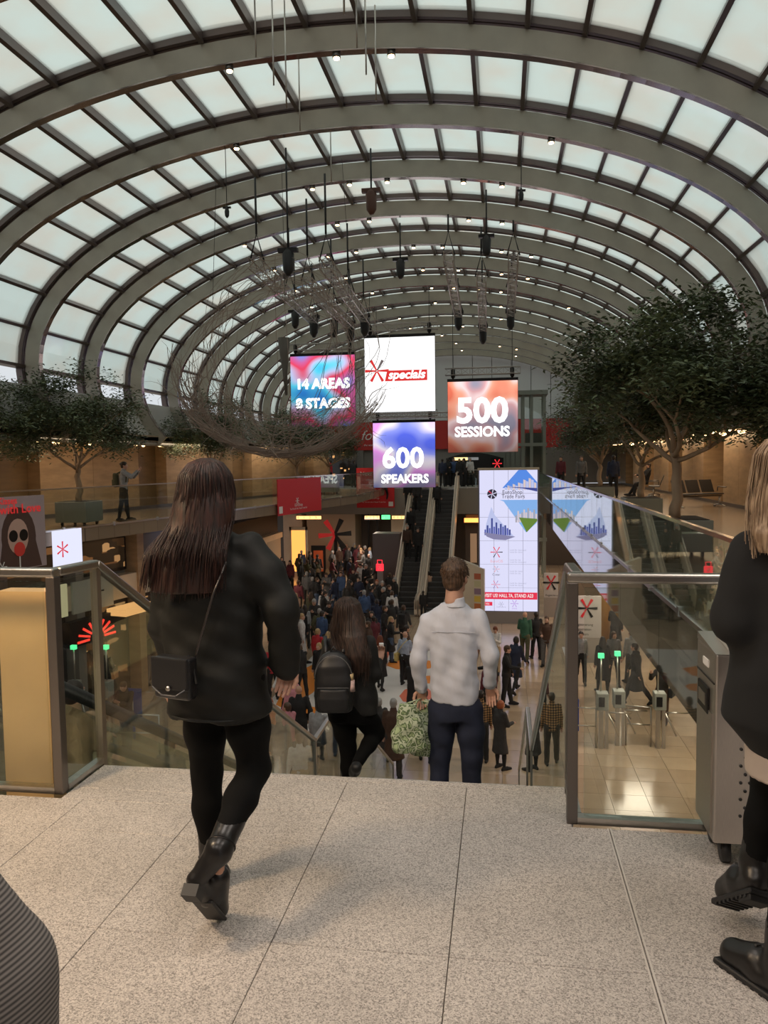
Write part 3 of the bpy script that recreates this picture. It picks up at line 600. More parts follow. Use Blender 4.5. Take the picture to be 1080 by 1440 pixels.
# ---- escalators between lower floor and far gallery
EC = mat('escalator_cream', (0.80, 0.66, 0.53), 0.35); EB_ = mat('escalator_step', (0.055, 0.05, 0.05), 0.5)
def escalator(x0, x1, label, ya=35.0, yb=45.6, za=-5.5, zb=0.0, step_m=EB_, pan=EC, flat=1.1):
    r = empty('escalator', ((x0+x1)/2, ya, za), label=label, cat='escalator'); w = (x1-x0)/2; L = yb-ya; H = zb-za
    f0, f1 = flat, L-1.1
    def prof(y): return 0.0 if y < f0 else (H if y > f1 else H*(y-f0)/(f1-f0))
    n = 27
    for i in range(n):
        y = f0+(f1-f0)*(i+0.5)/n; z = H*(i+0.5)/n; m_ = MB(); m_.box((0, y, z-0.12), (2*w-0.36, (f1-f0)/n+0.04, 0.26)); m_.box((0, y-(f1-f0)/n/2+0.01, z+0.005), (2*w-0.36, 0.03, 0.012), mi=1); m_.build('step', [step_m, mat('step_edge', (.16, .15, .15), .4)], r)
    m_ = MB(); m_.span((-w+0.1, 0, 0), (w-0.1, f0, 0.03)); m_.span((-w+0.1, f1, H-0.05), (w-0.1, L, H+0.02)); m_.build('comb_plate', STEEL, r)
    m_ = MB(); ys_ = [0.0, f0, f1, L]
    for a, b in zip(ys_[:-1], ys_[1:]): m_.bar((0, a, prof(a)-0.55), (0, b, prof(b)-0.55), 2*w-0.1, 0.5)
    m_.build('truss_casing', GREYW, r)
    for s in (-1, 1):
        m_ = MB()
        for a, b in zip(ys_[:-1], ys_[1:]): m_.bar((s*(w-0.07), a, prof(a)+0.30), (s*(w-0.07), b, prof(b)+0.30), 0.18, 0.85)
        m_.box((s*(w-0.07), -0.1, 0.42), (0.14, 0.35, 0.62)); m_.build('balustrade_panel', pan, r)
        m_ = MB(); pts = [(s*(w-0.07), -0.25, 0.35), (s*(w-0.07), -0.36, 0.6), (s*(w-0.07), -0.2, 0.85)]+[(s*(w-0.07), a, prof(a)+0.92) for a in (0.2, f0, f1, L)]
        m_.tube(pts, 0.045, 8); m_.build('handrail', BLACKM if pan is not EC else mat('handrail_cream_grey', (.36, .28, .22), .4), r)
    return r
escalator(-5.15, -3.83, 'left hand escalator rising to the far gallery with cream balustrades')
escalator(-3.77, -2.45, 'right hand escalator rising to the far gallery beside directory wall')
dw = empty('directory_wall', (-2.2, 33.8, -5.5), -0.25, label='cream directory wall with coloured squares right of the escalators', cat='sign'); m_ = MB(); m_.add([(0, 0, 0), (1.5, 0, 0), (1.5, 0, 2.4), (0, 0, 2.9), (0, .3, 0), (1.5, .3, 0), (1.5, .3, 2.4), (0, .3, 2.9)], [(0, 1, 2, 3), (7, 6, 5, 4), (0, 4, 5, 1), (1, 5, 6, 2), (2, 6, 7, 3), (3, 7, 4, 0)]); m_.build('panel', CREAM, dw)
for k, c in enumerate([(.45, .12, .06), (.55, .5, .3), (.28, .18, .25), (.7, .48, .08), (.55, .18, .06), (.8, .4, .1)]):
    poly([(1.05, 2.2-k*.33-.26), (1.35, 2.2-k*.33-.26), (1.35, 2.2-k*.33), (1.05, 2.2-k*.33)], mat('directory_colour_%d' % k, c, .5), dw, 'coloured_square', -0.001)
rf = empty('cafe', (-2.2, 47.6, -5.5), label='dark shop front with orange light strip right of the escalators', cat='shop front'); m_ = MB(); m_.span((0, 0, 0), (3.2, 0.3, 4.0)); m_.build('dark_front', DARKW, rf)
m_ = MB(); m_.span((0, -1.4, 3.4), (1.6, -1.2, 3.65)); m_.build('light_strip', ORNG, rf)
for k in range(4): m_ = MB(); m_.span((0.3+k*0.7, -0.06, 0.8), (0.7+k*0.7, -0.01, 2.6)); m_.build('lit_display', WARMD, rf)

# ---- lift tower
lf = empty('lift_tower', (1.3, 47.0, -5.5), label='green grey steel and glass lift tower at the far right', cat='lift'); TG = mat('tower_steel', (0.23, 0.25, 0.22), 0.45, 0.3)
for x in (0.0, 0.5, 1.25):
    for y in (0, 1.5): m_ = MB(); m_.span((x-0.09, y-0.09, 0), (x+0.09, y+0.09, 11.1)); m_.build('column', TG, lf)
for z in (2.2, 4.6, 5.7, 7.9, 11.0): m_ = MB(); m_.span((-0.7, -0.14, z), (1.4, 0.0, z+0.2)); m_.build('cross_beam', TG, lf)
m_ = MB(); m_.span((0.1, 0.05, 0), (1.2, 0.07, 11)); m_.build('glass_side', GLASS, lf); m_ = MB(); m_.span((0.15, 0.3, 6.2), (1.1, 1.4, 8.7)); m_.build('lift_cabin', mat('cabin_grey', (.13, .12, .12), .4), lf)
m_ = MB(); m_.span((-0.8, -0.3, 10.95), (1.45, 1.7, 11.2)); m_.build('cap', TG, lf)
# ---- club front on the far gallery
cf = empty('bar', (-3.55, 50.6, 0), label='black arched bar front with yellow sign at the far upper gallery', cat='shop front')
arc = [(0.0, 0.0), (3.6, 0.0), (3.6, 1.75)]+[(3.6-3.6*i/8, 1.75+0.35*math.sin(PI*i/8)) for i in range(1, 8)]+[(0.0, 1.75)]
poly(arc, mat('bar_black', (.012, .012, .014), .4), cf, 'front', 0.0, 0.2); m_ = MB(); m_.span((0.5, -0.3, 1.62), (1.4, -0.22, 1.80)); m_.build('yellow_sign', emis('bar_yellow', (1.0, .72, .30), 1.8), cf); m_ = MB(); m_.span((1.4, -0.3, 1.62), (2.1, -0.22, 1.80)); m_.build('grey_sign', emis('bar_grey', (.5, .5, .5), .4), cf)
m_ = MB(); m_.span((2.9, -0.5, 1.0), (3.7, -0.4, 1.75)); k_ = m_.build('star_sign', BLACKG, cf); asterisk(k_, (3.3, 1.38), 0.3, [emis('star_sign_red', (1, .04, .05), 1.2)], y=-0.505)
ds = empty('lit_shop', (-14.6, 51.0, 0), label='warm glittering shop window on the far left upper gallery', cat='shop front'); m_ = MB(); m_.span((0, 0, 0), (5, .2, 2.3)); m_.build('front', DARKW, ds)
rnd = random.Random(3)
for k in range(26): m_ = MB(); x, z = rnd.uniform(.2, 4.6), rnd.uniform(.3, 2.1); m_.span((x, -.05, z), (x+rnd.uniform(.05, .2), -.01, z+rnd.uniform(.05, .2))); m_.build('lit_ware', WARMW, ds)

# ---- video wall
VW = 2.5; VH = 6.15; vx, vy = -0.95, 33.6
vwall = empty('video_wall', (vx, vy, -5.5), label='tall free standing white video wall with city pictures beside the stairs', cat='screen')
m_ = MB(); m_.span((-0.04, 0.02, 0), (VW+0.06, 0.55, 6.72)); m_.build('casing', mat('casing_grey', (.16, .15, .16), .5), vwall); m_ = MB(); m_.span((0, -0.02, 0), (VW, 0.02, 0.52)); m_.build('plinth', mat('plinth_taupe', (.27, .24, .23), .5), vwall); m_ = MB(); m_.span((-0.06, -0.08, 6.68), (VW+0.06, 0.58, 6.78)); m_.build('top_cap', CREAM, vwall)
SCR = emis('screen_lilac_white', (0.76, 0.76, 1.0), 0.95); z0 = 0.55
for i in range(4):
    for j in range(6):
        m_ = MB(); m_.span((0.02+i*VW/4*0.99, -0.03, z0+j*VH/6+0.006), (0.02+(i+1)*VW/4*0.99-0.012, -0.002, z0+(j+1)*VH/6-0.006)); m_.build('screen_panel', SCR, vwall)
def E(n, c, s=0.9): return emis('screen_'+n, c, s)
def vz(f): return z0+VH*(1-f)      # f = fraction from the top
def vp(pts, m, nm, y): return poly([(VW*p[0], vz(p[1])) for p in pts][::-1], m, vwall, nm, y, 0.004)
blue, sky2, navy, green, paleb, bldg = E('blue', (.10, .28, .85)), E('sky_blue', (.25, .48, .9)), E('navy', (.05, .07, .30)), E('green', (.14, .25, .04)), E('pale_blue', (.55, .60, .90)), E('building', (.75, .62, .62))
vp([(.68, .0), (.80, .0), (.99, .09), (.99, .145), (.40, .128)], blue, 'picture_sky', -.034)
for k in range(12): x = .44+k*.045; h = [.02, .03, .025, .04, .03, .05, .045, .07, .06, .08, .07, .05][k]; vp([(x, .14), (x+.04, .145), (x+.04, .145-h), (x, .14-h)], bldg if k % 2 else paleb, 'picture_tower', -.040)
vp([(.40, .118), (.99, .13), (.99, .155), (.75, .132)], navy, 'picture_water', -.045)
vp([(.35, .212), (.99, .212), (.99, .37), (.80, .44), (.42, .222)], sky2, 'picture_sky', -.034)
for k in range(11): x = .62+k*.034; h = [.05, .08, .06, .07, .09, .07, .1, .08, .07, .09, .06][k]; b0 = .37; vp([(x, b0), (x+.026, b0), (x+.026, b0-h), (x, b0-h)], bldg if k % 3 else E('tower_grey', (.42, .40, .45)), 'picture_tower', -.040)
vp([(.68, .335), (.99, .345), (.99, .36), (.81, .44)], green, 'picture_park', -.045)
vp([(.21, .26), (.27, .32), (.60, .47), (.42, .495), (.22, .48), (.10, .44), (.12, .38)], paleb, 'picture_haze', -.034)
for k in range(12): x = .09+k*.038; h = [.04, .07, .05, .12, .06, .09, .05, .08, .06, .07, .05, .04][k]; vp([(x, .46), (x+.03, .46), (x+.03, .46-h), (x, .46-h)], navy if k % 2 else E('indigo', (.12, .14, .50)), 'picture_tower', -.040)
vp([(.08, .44), (.62, .47), (.45, .495), (.25, .49), (.13, .47)], E('harbour', (.25, .24, .42)), 'picture_water', -.045)
INK = E('ink', (.06, .05, .10), .4); REDI = E('red', (.85, .03, .08), .9)
text('EuroShop', .24, INK, vwall, (1.42, -.05, vz(.158)), sx=.9); text('Trade Fairs', .24, INK, vwall, (1.46, -.05, vz(.188)), sx=.9)
m_ = poly(ell_pts(.56, vz(.17), .21, .21), INK, vwall, 'logo_disc', -.034); asterisk(vwall, (.56, vz(.17)), .2, [SCR, REDI], y=-.046, order=(0, 0, 1, 0, 0, 0), phase=.3)
asterisk(vwall, (.74, vz(.58)), .26, [REDI, INK], y=-.036, order=(1, 0, 0, 0, 1, 0), w=.16, name='star_logo'); text('EuroCIS', .16, E('pale_red', (.9, .4, .45)), vwall, (.74, -.04, vz(.645)))
for r_, f_ in enumerate((.565, .58, .635, .65, .715, .73, .80, .815)): text('trade fair dates and places'[:20-(r_ % 3)*3], .10, E('text_grey', (.45, .45, .62)), vwall, (1.3, -.04, vz(f_)), align='LEFT', sx=.9)
asterisk(vwall, (.72, vz(.70)), .15, [E('pale_red', (.9, .4, .45)), E('text_grey', (.45, .45, .62))], y=-.036, order=(0, 1, 0, 1, 0, 1)); text('C-star', .13, INK, vwall, (.72, -.04, vz(.74)))
asterisk(vwall, (.70, vz(.81)), .19, [REDI, E('violet', (.25, .1, .4))], y=-.036, order=(0, 1, 0, 0, 1, 0), w=.12)
vp([(.0, .865), (.99, .865), (.99, .915), (.0, .915)], REDI, 'red_bar', -.036); text('VISIT US! HALL 7A, STAND A23', .215, E('bar_white', (1, .95, .95)), vwall, (1.25, -.045, vz(.89)), bold=.015, sx=.72)
vp([(.04, .935), (.22, .935), (.22, .962), (.04, .962)], REDI, 'red_label', -.036); text('Hit', .13, E('bar_white', (1, .95, .95)), vwall, (.34, -.045, vz(.949)))
asterisk(vwall, (.93, vz(.95)), .12, [E('text_grey', (.45, .45, .62))], y=-.036); asterisk(vwall, (1.50, vz(.945)), .17, [E('violet2', (.55, .35, .8))], y=-.036)
text('interstore', .10, E('text_grey', (.45, .45, .62)), vwall, (.93, -.04, vz(.97))); text('china', .11, E('violet2', (.55, .35, .8)), vwall, (1.5, -.04, vz(.98)))

# ---- hanging screens
def screen_mat(name, kind):
    m = bpy.data.materials.new(name); m.use_nodes = True; n, l = m.node_tree.nodes, m.node_tree.links; b = n['Principled BSDF']; b.inputs['Base Color'].default_value = (.02, .02, .02, 1)
    t = n.new('ShaderNodeTexCoord'); z = n.new('ShaderNodeTexNoise'); z.inputs['Scale'].default_value = {'areas': .55, '600': .55, '500': .8}.get(kind, 1); z.inputs['Detail'].default_value = .8
    mp = n.new('ShaderNodeMapping'); l.new(t.outputs['Object'], mp.inputs[0]); mp.inputs['Location'].default_value = {'areas': (3.3, 0, 1.2), '600': (1.1, 0, .7), '500': (7.0, 0, 4.4)}.get(kind, (0, 0, 0)); l.new(mp.outputs[0], z.inputs['Vector'])
    r = n.new('ShaderNodeValToRGB'); l.new(z.outputs[0], r.inputs[0]); e = r.color_ramp.elements
    cols = {'areas': [(.30, (.02, .25, .75)), (.40, (.10, .70, .95)), (.46, (.55, .6, .9)), (.54, (.8, .05, .12)), (.62, (.6, .12, .35)), (.72, (.15, .3, .8))],
            '600': [(.32, (.10, .15, .85)), (.42, (.30, .35, .95)), (.50, (1, .9, 1)), (.58, (.95, .35, .95)), (.68, (.45, .40, .65))],
            '500': [(.30, (.35, .32, .42)), (.42, (.75, .40, .42)), (.50, (1, .75, .75)), (.58, (1, .42, .28)), (.70, (.85, .18, .10))]}[kind]
    while len(e) < len(cols): e.new(.5)
    for x, (p, c) in zip(e, cols): x.position = p; x.color = (*c, 1)
    s = n.new('ShaderNodeSeparateXYZ'); l.new(t.outputs['Object'], s.inputs[0]); mr = n.new('ShaderNodeMapRange'); mr.inputs[1].default_value = 0.0; mr.inputs[2].default_value = 2.9; mr.inputs[3].default_value = .22; mr.inputs[4].default_value = 1.15
    l.new(s.outputs['Z'], mr.inputs[0]); l.new(r.outputs[0], b.inputs['Emission Color']); l.new(mr.outputs[0], b.inputs['Emission Strength']); return m
SW = emis('letters_white', (1, 1, 1), 1.6)
def rod(p, q, r=.008): m_ = MB(); m_.tube([p, q], r, 5); return m_
def roof_z(x): t = min(1, abs((x-CX)/EA)); return CZ+EB*math.sqrt(1-t*t)
TRM = mat('truss_aluminium', (0.42, 0.38, 0.35), 0.35, 0.8)
def truss_mesh(L, s=.28, axis='x', d=.018, seg=.35):
    m_ = MB(); P = lambda t, a, b: (t, a, b) if axis == 'x' else (a, t, b); h = s/2
    for a, b in ((-h, -h), (h, -h), (h, h), (-h, h)): m_.tube([P(0, a, b), P(L, a, b)], d, 6)
    n = max(1, round(L/seg))
    for i in range(n):
        t0, t1 = L*i/n, L*(i+1)/n
        for (a, b) in (((-h, -h), (h, -h)), ((h, -h), (h, h)), ((h, h), (-h, h)), ((-h, h), (-h, -h))):
            q = (a, b) if i % 2 else (b, a); m_.tube([P(t0, *q[0]), P(t1, *q[1])], d*.55, 4); m_.tube([P(t1, *a), P(t1, *b)], d*.5, 4)
    return m_
def hang_screen(x, y, z, w, h, m, label, truss=True):
    r = empty('hanging_screen', (x, y, z), label=label, cat='screen'); m_ = MB(); m_.span((0, 0, 0), (w, .09, h)); m_.span((-.01, -.005, h), (w+.01, .12, h+.12), mi=1); m_.build('cabinet', [mat('screen_frame', (.05, .05, .055), .5), BLACKG], r)
    m_ = MB(); m_.span((0.01, -.012, 0.01), (w-0.01, 0, h-.005)); m_.build('lit_face', m, r)
    if truss: o = truss_mesh(w+.2).build('truss', TRM, r, (-.1, .05, h+.42))
    for fx in (.08, .92):
        px = w*fx; m_ = MB(); m_.tube([(px, .05, h+.1), (px, .05, roof_z(x+px)-z+.42)], .012, 5); m_.build('suspension_cable', BLACKG, r)
        m_ = MB(); m_.tube([(px, .05, h+.12), (px, .05, h+.2), (px, .05, h+.5), (px, .05, h+.6)], [.03, .09, .09, .03], 8); m_.build('chain_motor', BLACKG, r)
    return r
s1 = hang_screen(-5.62, 32, 3.67, 2.95, 3.08, emis('specials_white', (1, 1, 1), 1.25), 'bright white hanging screen with red star and word specials')
asterisk(s1, (.52, 1.72), .50, [emis('specials_red', (.80, .03, .03), .9), emis('specials_grey', (.25, .2, .2), .6)], y=-.014, order=(0, 1, 0, 0, 0, 0), w=.24)
poly([(.85, 1.28), (2.62, 1.28), (2.62, 1.72), (.95, 1.72)], emis('specials_red', (.80, .03, .03), .9), s1, 'red_label', -.014); text('specials', .50, SW, s1, (1.75, -.022, 1.53), bold=.03, shear=.25, name='lettering')
s2 = hang_screen(-9.64, 35, 3.27, 3.05, 3.25, screen_mat('areas_face', 'areas'), 'colourful hanging screen reading 14 AREAS 8 STAGES behind wire sculpture')
text('14 AREAS', .62, SW, s2, (1.52, -.03, 1.95), bold=.05, sx=.98); text('8 STAGES', .62, SW, s2, (1.52, -.03, 1.05), bold=.05, sx=.98)
s3 = hang_screen(-5.98, 36, 0.38, 2.95, 3.05, screen_mat('speakers_face', '600'), 'lower hanging screen reading 600 SPEAKERS below the white one')
text('600', 1.32, SW, s3, (1.42, -.03, 1.35), bold=.03); text('SPEAKERS', .56, SW, s3, (1.50, -.03, .40), bold=.035, sx=.92)
s4 = hang_screen(-2.24, 33, 1.95, 2.95, 3.0, screen_mat('sessions_face', '500'), 'pink and orange hanging screen reading 500 SESSIONS at the right')
text('500', 1.45, SW, s4, (1.45, -.03, 1.72), bold=.035); text('SESSIONS', .58, SW, s4, (1.45, -.03, .86), bold=.035, sx=.95)
LT = truss_mesh(5.6, .22).build('truss', TRM, None, (-5.9, 35.6, 3.72)); props(LT, 'horizontal aluminium truss between the white screen and 600 screen', 'truss')

# ---- lighting trusses with chain hoists under the vault
def truss(a, b, label, s=.26):
    a, b = Vector(a), Vector(b); L = (b-a).length; r = empty('lighting_truss', a, label=label, cat='truss'); o = truss_mesh(L, s).build('truss_frame', TRM, r); o.rotation_euler = (b-a).to_track_quat('X', 'Z').to_euler()
    for f in (.04, .5, .96):
        p = (b-a)*f; zt = roof_z(a.x+p.x)-a.z+.02; m_ = MB(); m_.tube([p+Vector((-.18, 0, .1)), p+Vector((0, 0, .75)), p+Vector((.18, 0, .1))], .022, 5); m_.tube([p+Vector((0, 0, .75)), (p.x, p.y, zt)], .028, 5); m_.build('sling', BLACKM, r)
    p = b-a; m_ = MB(); m_.tube([p+Vector((0, -.1, .15)), p+Vector((0, -.1, .0)), p+Vector((0, -.1, -.45)), p+Vector((0, -.1, -.6))], [.05, .16, .14, .05], 10); m_.box(p+Vector((0, -.1, .1)), (.4, .16, .12)); m_.build('chain_hoist', BLACKM, r)
    return r
truss((-1.45, 22, 7.35), (-1.62, 30.5, 7.25), 'lighting truss hanging in front at the right, left one of three')
truss((-.55, 23, 6.95), (-.70, 31.5, 6.85), 'lighting truss hanging at the right, middle one of three')
truss((.36, 22, 7.25), (.38, 30.5, 7.2), 'lighting truss hanging at the right, right one of three')
truss((-5.80, 18, 6.40), (-6.4, 26.5, 6.55), 'long lighting truss over the wire sculpture, left one of three')
truss((-5.05, 20, 6.35), (-5.4, 28, 6.6), 'lighting truss over the wire sculpture, middle one of three')
truss((-4.20, 18.5, 6.45), (-4.7, 27, 6.6), 'lighting truss over the wire sculpture, right one of three')
def hoist(px, py, Y, label, s=1.0, red=False):
    p = at(px, py, Y=Y); r = empty('chain_hoist', p, label=label, cat='hoist'); m_ = MB(); m_.tube([(0, 0, 0), (0, 0, roof_z(p.x)-p.z-.02)], .025*s, 6); m_.build('strap', BLACKM, r)
    m_ = MB(); m_.tube([(0, 0, .05), (0, 0, -.08), (0, 0, -.5*s), (0, 0, -.62*s)], [.05*s, .15*s, .13*s, .05*s], 10); m_.build('motor_body', BLACKM if not red else mat('rust_brown', (.10, .04, .025), .5), r)
    m_ = MB(); m_.box((0, 0, 0), (.5*s, .14*s, .1*s)); m_.build('cross_bar', BLACKG if not red else mat('rust_brown', (.10, .04, .025), .5), r); return r
hoist(522, 268, 17.5, 'reddish brown chain hoist hanging near the middle of the vault', .85, True)
hoist(405, 352, 17, 'big black chain hoist above the wire sculpture', .9)
hoist(563, 365, 23, 'black chain hoist hanging right of the vault centre', .9)
hoist(684, 332, 20, 'black chain hoist above the middle right truss', .8)
hoist(733, 268, 16.6, 'small black clamp hanging at the right of the vault', .35)
hoist(319, 292, 16.5, 'small black clamp hanging at the left of the vault', .35)
hoist(415, 438, 25, 'black spot hanging below the left truss', .9); hoist(470, 452, 27, 'black spot left of the white screen', .9)
# rods
for k, (px, y0_, y1_, Y) in enumerate([(360, 8, 80, 11.2), (385, 92, 120, 12.3), (403, 90, 152, 12.6), (422, 130, 185, 14.2), (466, 196, 258, 17), (484, 0, 20, 9.5), (502, 10, 68, 11.5), (515, 80, 105, 12.5), (529, 98, 142, 13)]):
    a, b = at(px, y0_, Y=Y), at(px, y1_, Y=Y); m_ = MB(); m_.tube([(0, 0, 0), (0, 0, roof_z(b.x)-b.z+.5)], .014, 6); o = m_.build('hanger_rod', STEEL, None, b); props(o, 'thin pale steel hanger rod near the vault top, %s from the left' % ORD[k], 'rod', 'hanger rods under the vault glazing')
# spotlights on the ribs
sp = MB(); sp.cyl((0, 0, .05), (0, 0, -.03), .07, .07, 12); spm = sp.mesh('spot_housing', DSTEEL); sg = MB(); sg.cyl((0, 0, -.03), (0, 0, -.05), .055, .05, 12); sgm = sg.mesh('spot_lens', emis('rib_spot_glow', (1.0, .62, .30), 14))
ribspots = {0: [328, 477, 553], 1: [335, 775], 2: [440, 492, 545, 652, 706], 3: [343, 474, 519, 659, 706], 4: [384, 461, 500, 581, 622, 705, 747], 5: [413, 485, 594, 644, 705, 742], 6: [436, 522, 606, 637, 672, 704, 800], 7: [540, 611, 704], 8: [560, 646, 704], 9: [575, 650, 676], 10: [620, 678], 11: [640, 702, 726], 12: [648, 725]}
nmr = ['nearest', 'second', 'third', 'fourth', 'fifth', 'sixth', 'seventh', 'eighth', 'ninth', 'tenth', 'eleventh', 'twelfth', 'thirteenth']
for k, L_ in ribspots.items():
    for px in L_:
        Y = RY0+k*RDY; X = at(px, 300, Y=Y).x; r = empty('rib_spotlight', (X, Y, roof_z(X)-.06), label='small warm spotlight under the %s full rib in view, %s from the left' % (nmr[k], ORD[L_.index(px)]), cat='ceiling light', group='spotlights on the vault ribs'); link('housing', spm, r); link('lens', sgm, r)
# ---- wire sculpture: a nest of twisted branches and wire hung in the hall
rnd = random.Random(21)
sc = empty('hanging_sculpture', (-5.15, 18, 4.15), label='huge hanging nest of twisted wire and dry branches in front of screens', cat='sculpture')
WIRE = mat('dry_branch_wire', (0.26, 0.19, 0.15), 0.6)
def ringpts(rx, ry, rz, tilt, ph, a0, a1, n, jit):
    R = Euler((tilt[0], tilt[1], tilt[2])).to_matrix(); o = [rnd.uniform(0, 6) for _ in range(4)]; P = []
    for i in range(n+1):
        a = a0+(a1-a0)*i/n; w = jit*(math.sin(5*a+o[0])+.6*math.sin(11*a+o[1])); v = Vector(((rx+w)*math.cos(a), (ry+w)*jit*3*math.sin(a*1.0+o[2]), (rz+w)*math.sin(a))); P.append(R @ v)
    return P
m_ = MB()
for k in range(62): m_.tube(ringpts(2.62, 2.2, 2.30, (rnd.gauss(0, .05), rnd.gauss(0, .10), rnd.gauss(0, .10)), 0, rnd.uniform(-3.2, -2.4), rnd.uniform(-1.5, -.35), 30, .06), rnd.uniform(.005, .011), 4, False)
m_.build('dense_lower_rim', WIRE, sc)
m_ = MB()
for k in range(26): m_.tube(ringpts(rnd.uniform(1.5, 2.65), 2, rnd.uniform(1.3, 2.4), (rnd.gauss(0, .25), rnd.gauss(0, .3), rnd.gauss(0, .5)), 0, 0, 2*PI, 48, .07), rnd.uniform(.004, .008), 4, False)
m_.build('wire_hoops', WIRE, sc)
m_ = MB()
for k in range(150):
    a = rnd.uniform(-2.9, -.5); p = Vector((2.5*math.cos(a), rnd.gauss(0, .35), 2.25*math.sin(a))); d = Vector((rnd.gauss(0, .6), rnd.gauss(0, .3), rnd.uniform(-.1, 1.0))).normalized(); P = [p]
    for i in range(7): d = (d+Vector((rnd.gauss(0, .35), rnd.gauss(0, .3), rnd.gauss(0, .3)))).normalized(); P.append(P[-1]+d*.17)
    m_.tube(P, [.011*(1-i/9) for i in range(len(P))], 4, False)
m_.build('twigs', WIRE, sc)
m_ = MB(); m_.tube([(.05, 0, .45), (.05, 0, .1), (.06, 0, -.35), (.08, 0, -.9)], [.15, .11, .06, .03], 10); m_.build('woven_stem', mat('stem_grey', (.10, .085, .07), .6), sc)
m_ = MB()
for a in (-1.7, 0.1, 1.7): m_.tube([(a, 0, 1.3), (a*.9, 0, roof_z(-5.15+a*.9)-4.15)], .006, 4)
m_.build('suspension_wire', BLACKG, sc)

# ---- gates, signs and rails of the lower floor
BOXM = mat('reader_box', (.30, .31, .28), .4)
def turnstile(px, py, label, arms=True, rz=0.0, sc_=1.0):
    p = at(px, py, z=-5.5); r = empty('turnstile', p, rz, label=label, cat='turnstile', group='turnstiles'); m_ = MB(); m_.span((-.05, -.05, 0), (.05, .05, 1.15)); m_.span((.10, -.04, 0), (.17, .04, 1.0)); m_.build('post', STEEL, r)
    m_ = MB(); m_.span((-.12, -.2, 1.0), (.16, .12, 1.42)); bevel(m_.build('reader_box', BOXM, r), .02); m_ = MB(); m_.span((-.08, -.21, 1.1), (.06, -.2, 1.34)); m_.build('display', BLACKG, r)
    m_ = MB(); m_.tube([(0, .05, 1.4), (0, .05, 2.25)], .02, 8); m_.build('signal_pole', STEEL, r); m_ = MB(); m_.span((-.07, 0, 2.25), (.07, .1, 2.36)); m_.build('signal_lamp', emis('signal_green', (.10, 1.0, .35), 1.6), r)
    if arms:
        for d in ((.55, 0, 0), (.25, -.1, -.55), (.2, .25, -.3)): m_ = MB(); m_.tube([(.16, 0, .9), (.16+d[0], d[1], .9+d[2])], .02, 8); m_.build('arm', STEEL, r)
    return r
turnstile(845, 1052, 'turnstile left one of the row beyond the right balustrade, green lamp lit', True)
turnstile(868, 1048, 'turnstile second of the row beyond the right balustrade with display')
turnstile(925, 1052, 'turnstile third of the row beyond the right balustrade')
turnstile(985, 1050, 'turnstile fourth of the row, behind the steel waste bin')
turnstile(107, 1030, 'turnstile seen through the left balustrade, left one'); turnstile(152, 1030, 'turnstile seen through the left balustrade, right one')
def barrier(p, q, label, grp='low steel barriers'):
    a, b = at(*p, z=-5.5), at(*q, z=-5.5); r = empty('steel_barrier', a, label=label, cat='barrier', group=grp); d = b-a; m_ = MB(); m_.tube([(0, 0, 0), (0, 0, 1.0), d+Vector((0, 0, 1.0)), d], .025, 8); m_.build('frame', STEEL, r); m_ = MB(); m_.tube([(0, 0, .55), d+Vector((0, 0, .55))], .018, 8); m_.build('mid_rail', STEEL, r); return r
barrier((800, 1050), (838, 1052), 'low steel barrier left of the turnstile row'); barrier((880, 1048), (915, 1050), 'low steel barrier between turnstiles beyond the right balustrade'); barrier((160, 1060), (225, 1062), 'low steel barrier seen through the left stair glass')
bp = at(807, 1050, z=-5.5); r = empty('blue_sign', bp, label='small blue standing sign right of the balustrade post', cat='sign'); m_ = MB(); m_.span((-.08, 0, .4), (.12, .03, 1.2)); m_.span((-.01, .03, 0), (.03, .06, .5)); m_.build('panel', mat('sign_blue', (.03, .08, .35), .5), r)
bp = at(188, 1040, z=-5.5); r = empty('blue_sign', bp, label='blue information stand beside the man in suit at left', cat='sign'); m_ = MB(); m_.span((-.25, 0, .5), (.25, .03, 1.35)); m_.span((-.03, .03, 0), (.03, .06, .6)); m_.build('panel', mat('sign_blue', (.03, .08, .35), .5), r); text('i', .6, WHITEM, r, (0, -.004, .95))
def stand_sign(px, py, w, h, label, big=True):
    p = at(px, py, z=-5.5); r = empty('standing_sign', p, .0, label=label, cat='sign'); m_ = MB(); m_.span((-w/2, 0, 0), (w/2, .12, h)); m_.build('panel', mat('sign_offwhite', (.50, .46, .44), .5), r); m_ = MB(); m_.span((-w/2-.02, -.01, 0), (w/2+.02, .0, .9)); m_.build('lower_panel', mat('sign_taupe', (.33, .29, .26), .5), r)
    asterisk(r, (0.0, h-.42), .36, [REDM, BLACKG], y=-.003, order=(1, 0, 0, 1, 0, 1), w=.26)
    for k, t in enumerate(['Registrierung', 'Registration', 'Exhibitors', 'Press', 'Information']): text(t, .12, BLACKG, r, (-w/2+.06, -.003, h-1.0-k*.17), align='LEFT')
    return r
stand_sign(825, 932, .98, 2.35, 'white standing sign with large red and black star right of the balustrade post')
stand_sign(775, 868, .62, 2.0, 'smaller white standing sign just right of the video wall')
col = empty('column', at(850, 905, z=-5.5), label='round tan column below the right gallery', cat='column'); m_ = MB(); m_.cyl((0, 0, 0), (0, 0, 4.56), .22, .22, 24); m_.build('shaft', mat('tan_column', (.50, .27, .09), .35), col)
m_ = MB(); m_.span((6.6, 8, -5.5), (6.8, 52, -.93)); wl_ = m_.build('wall_lower_right', TAN); props(wl_, kind='structure')
m_ = MB(); m_.span((6.50, 16, -4.3), (6.585, 24, -2.6)); ww = m_.build('info_panel', mat('panel_yellow', (.62, .55, .30), .5)); props(ww, 'long yellow information panel on the wall below the right gallery', 'sign')

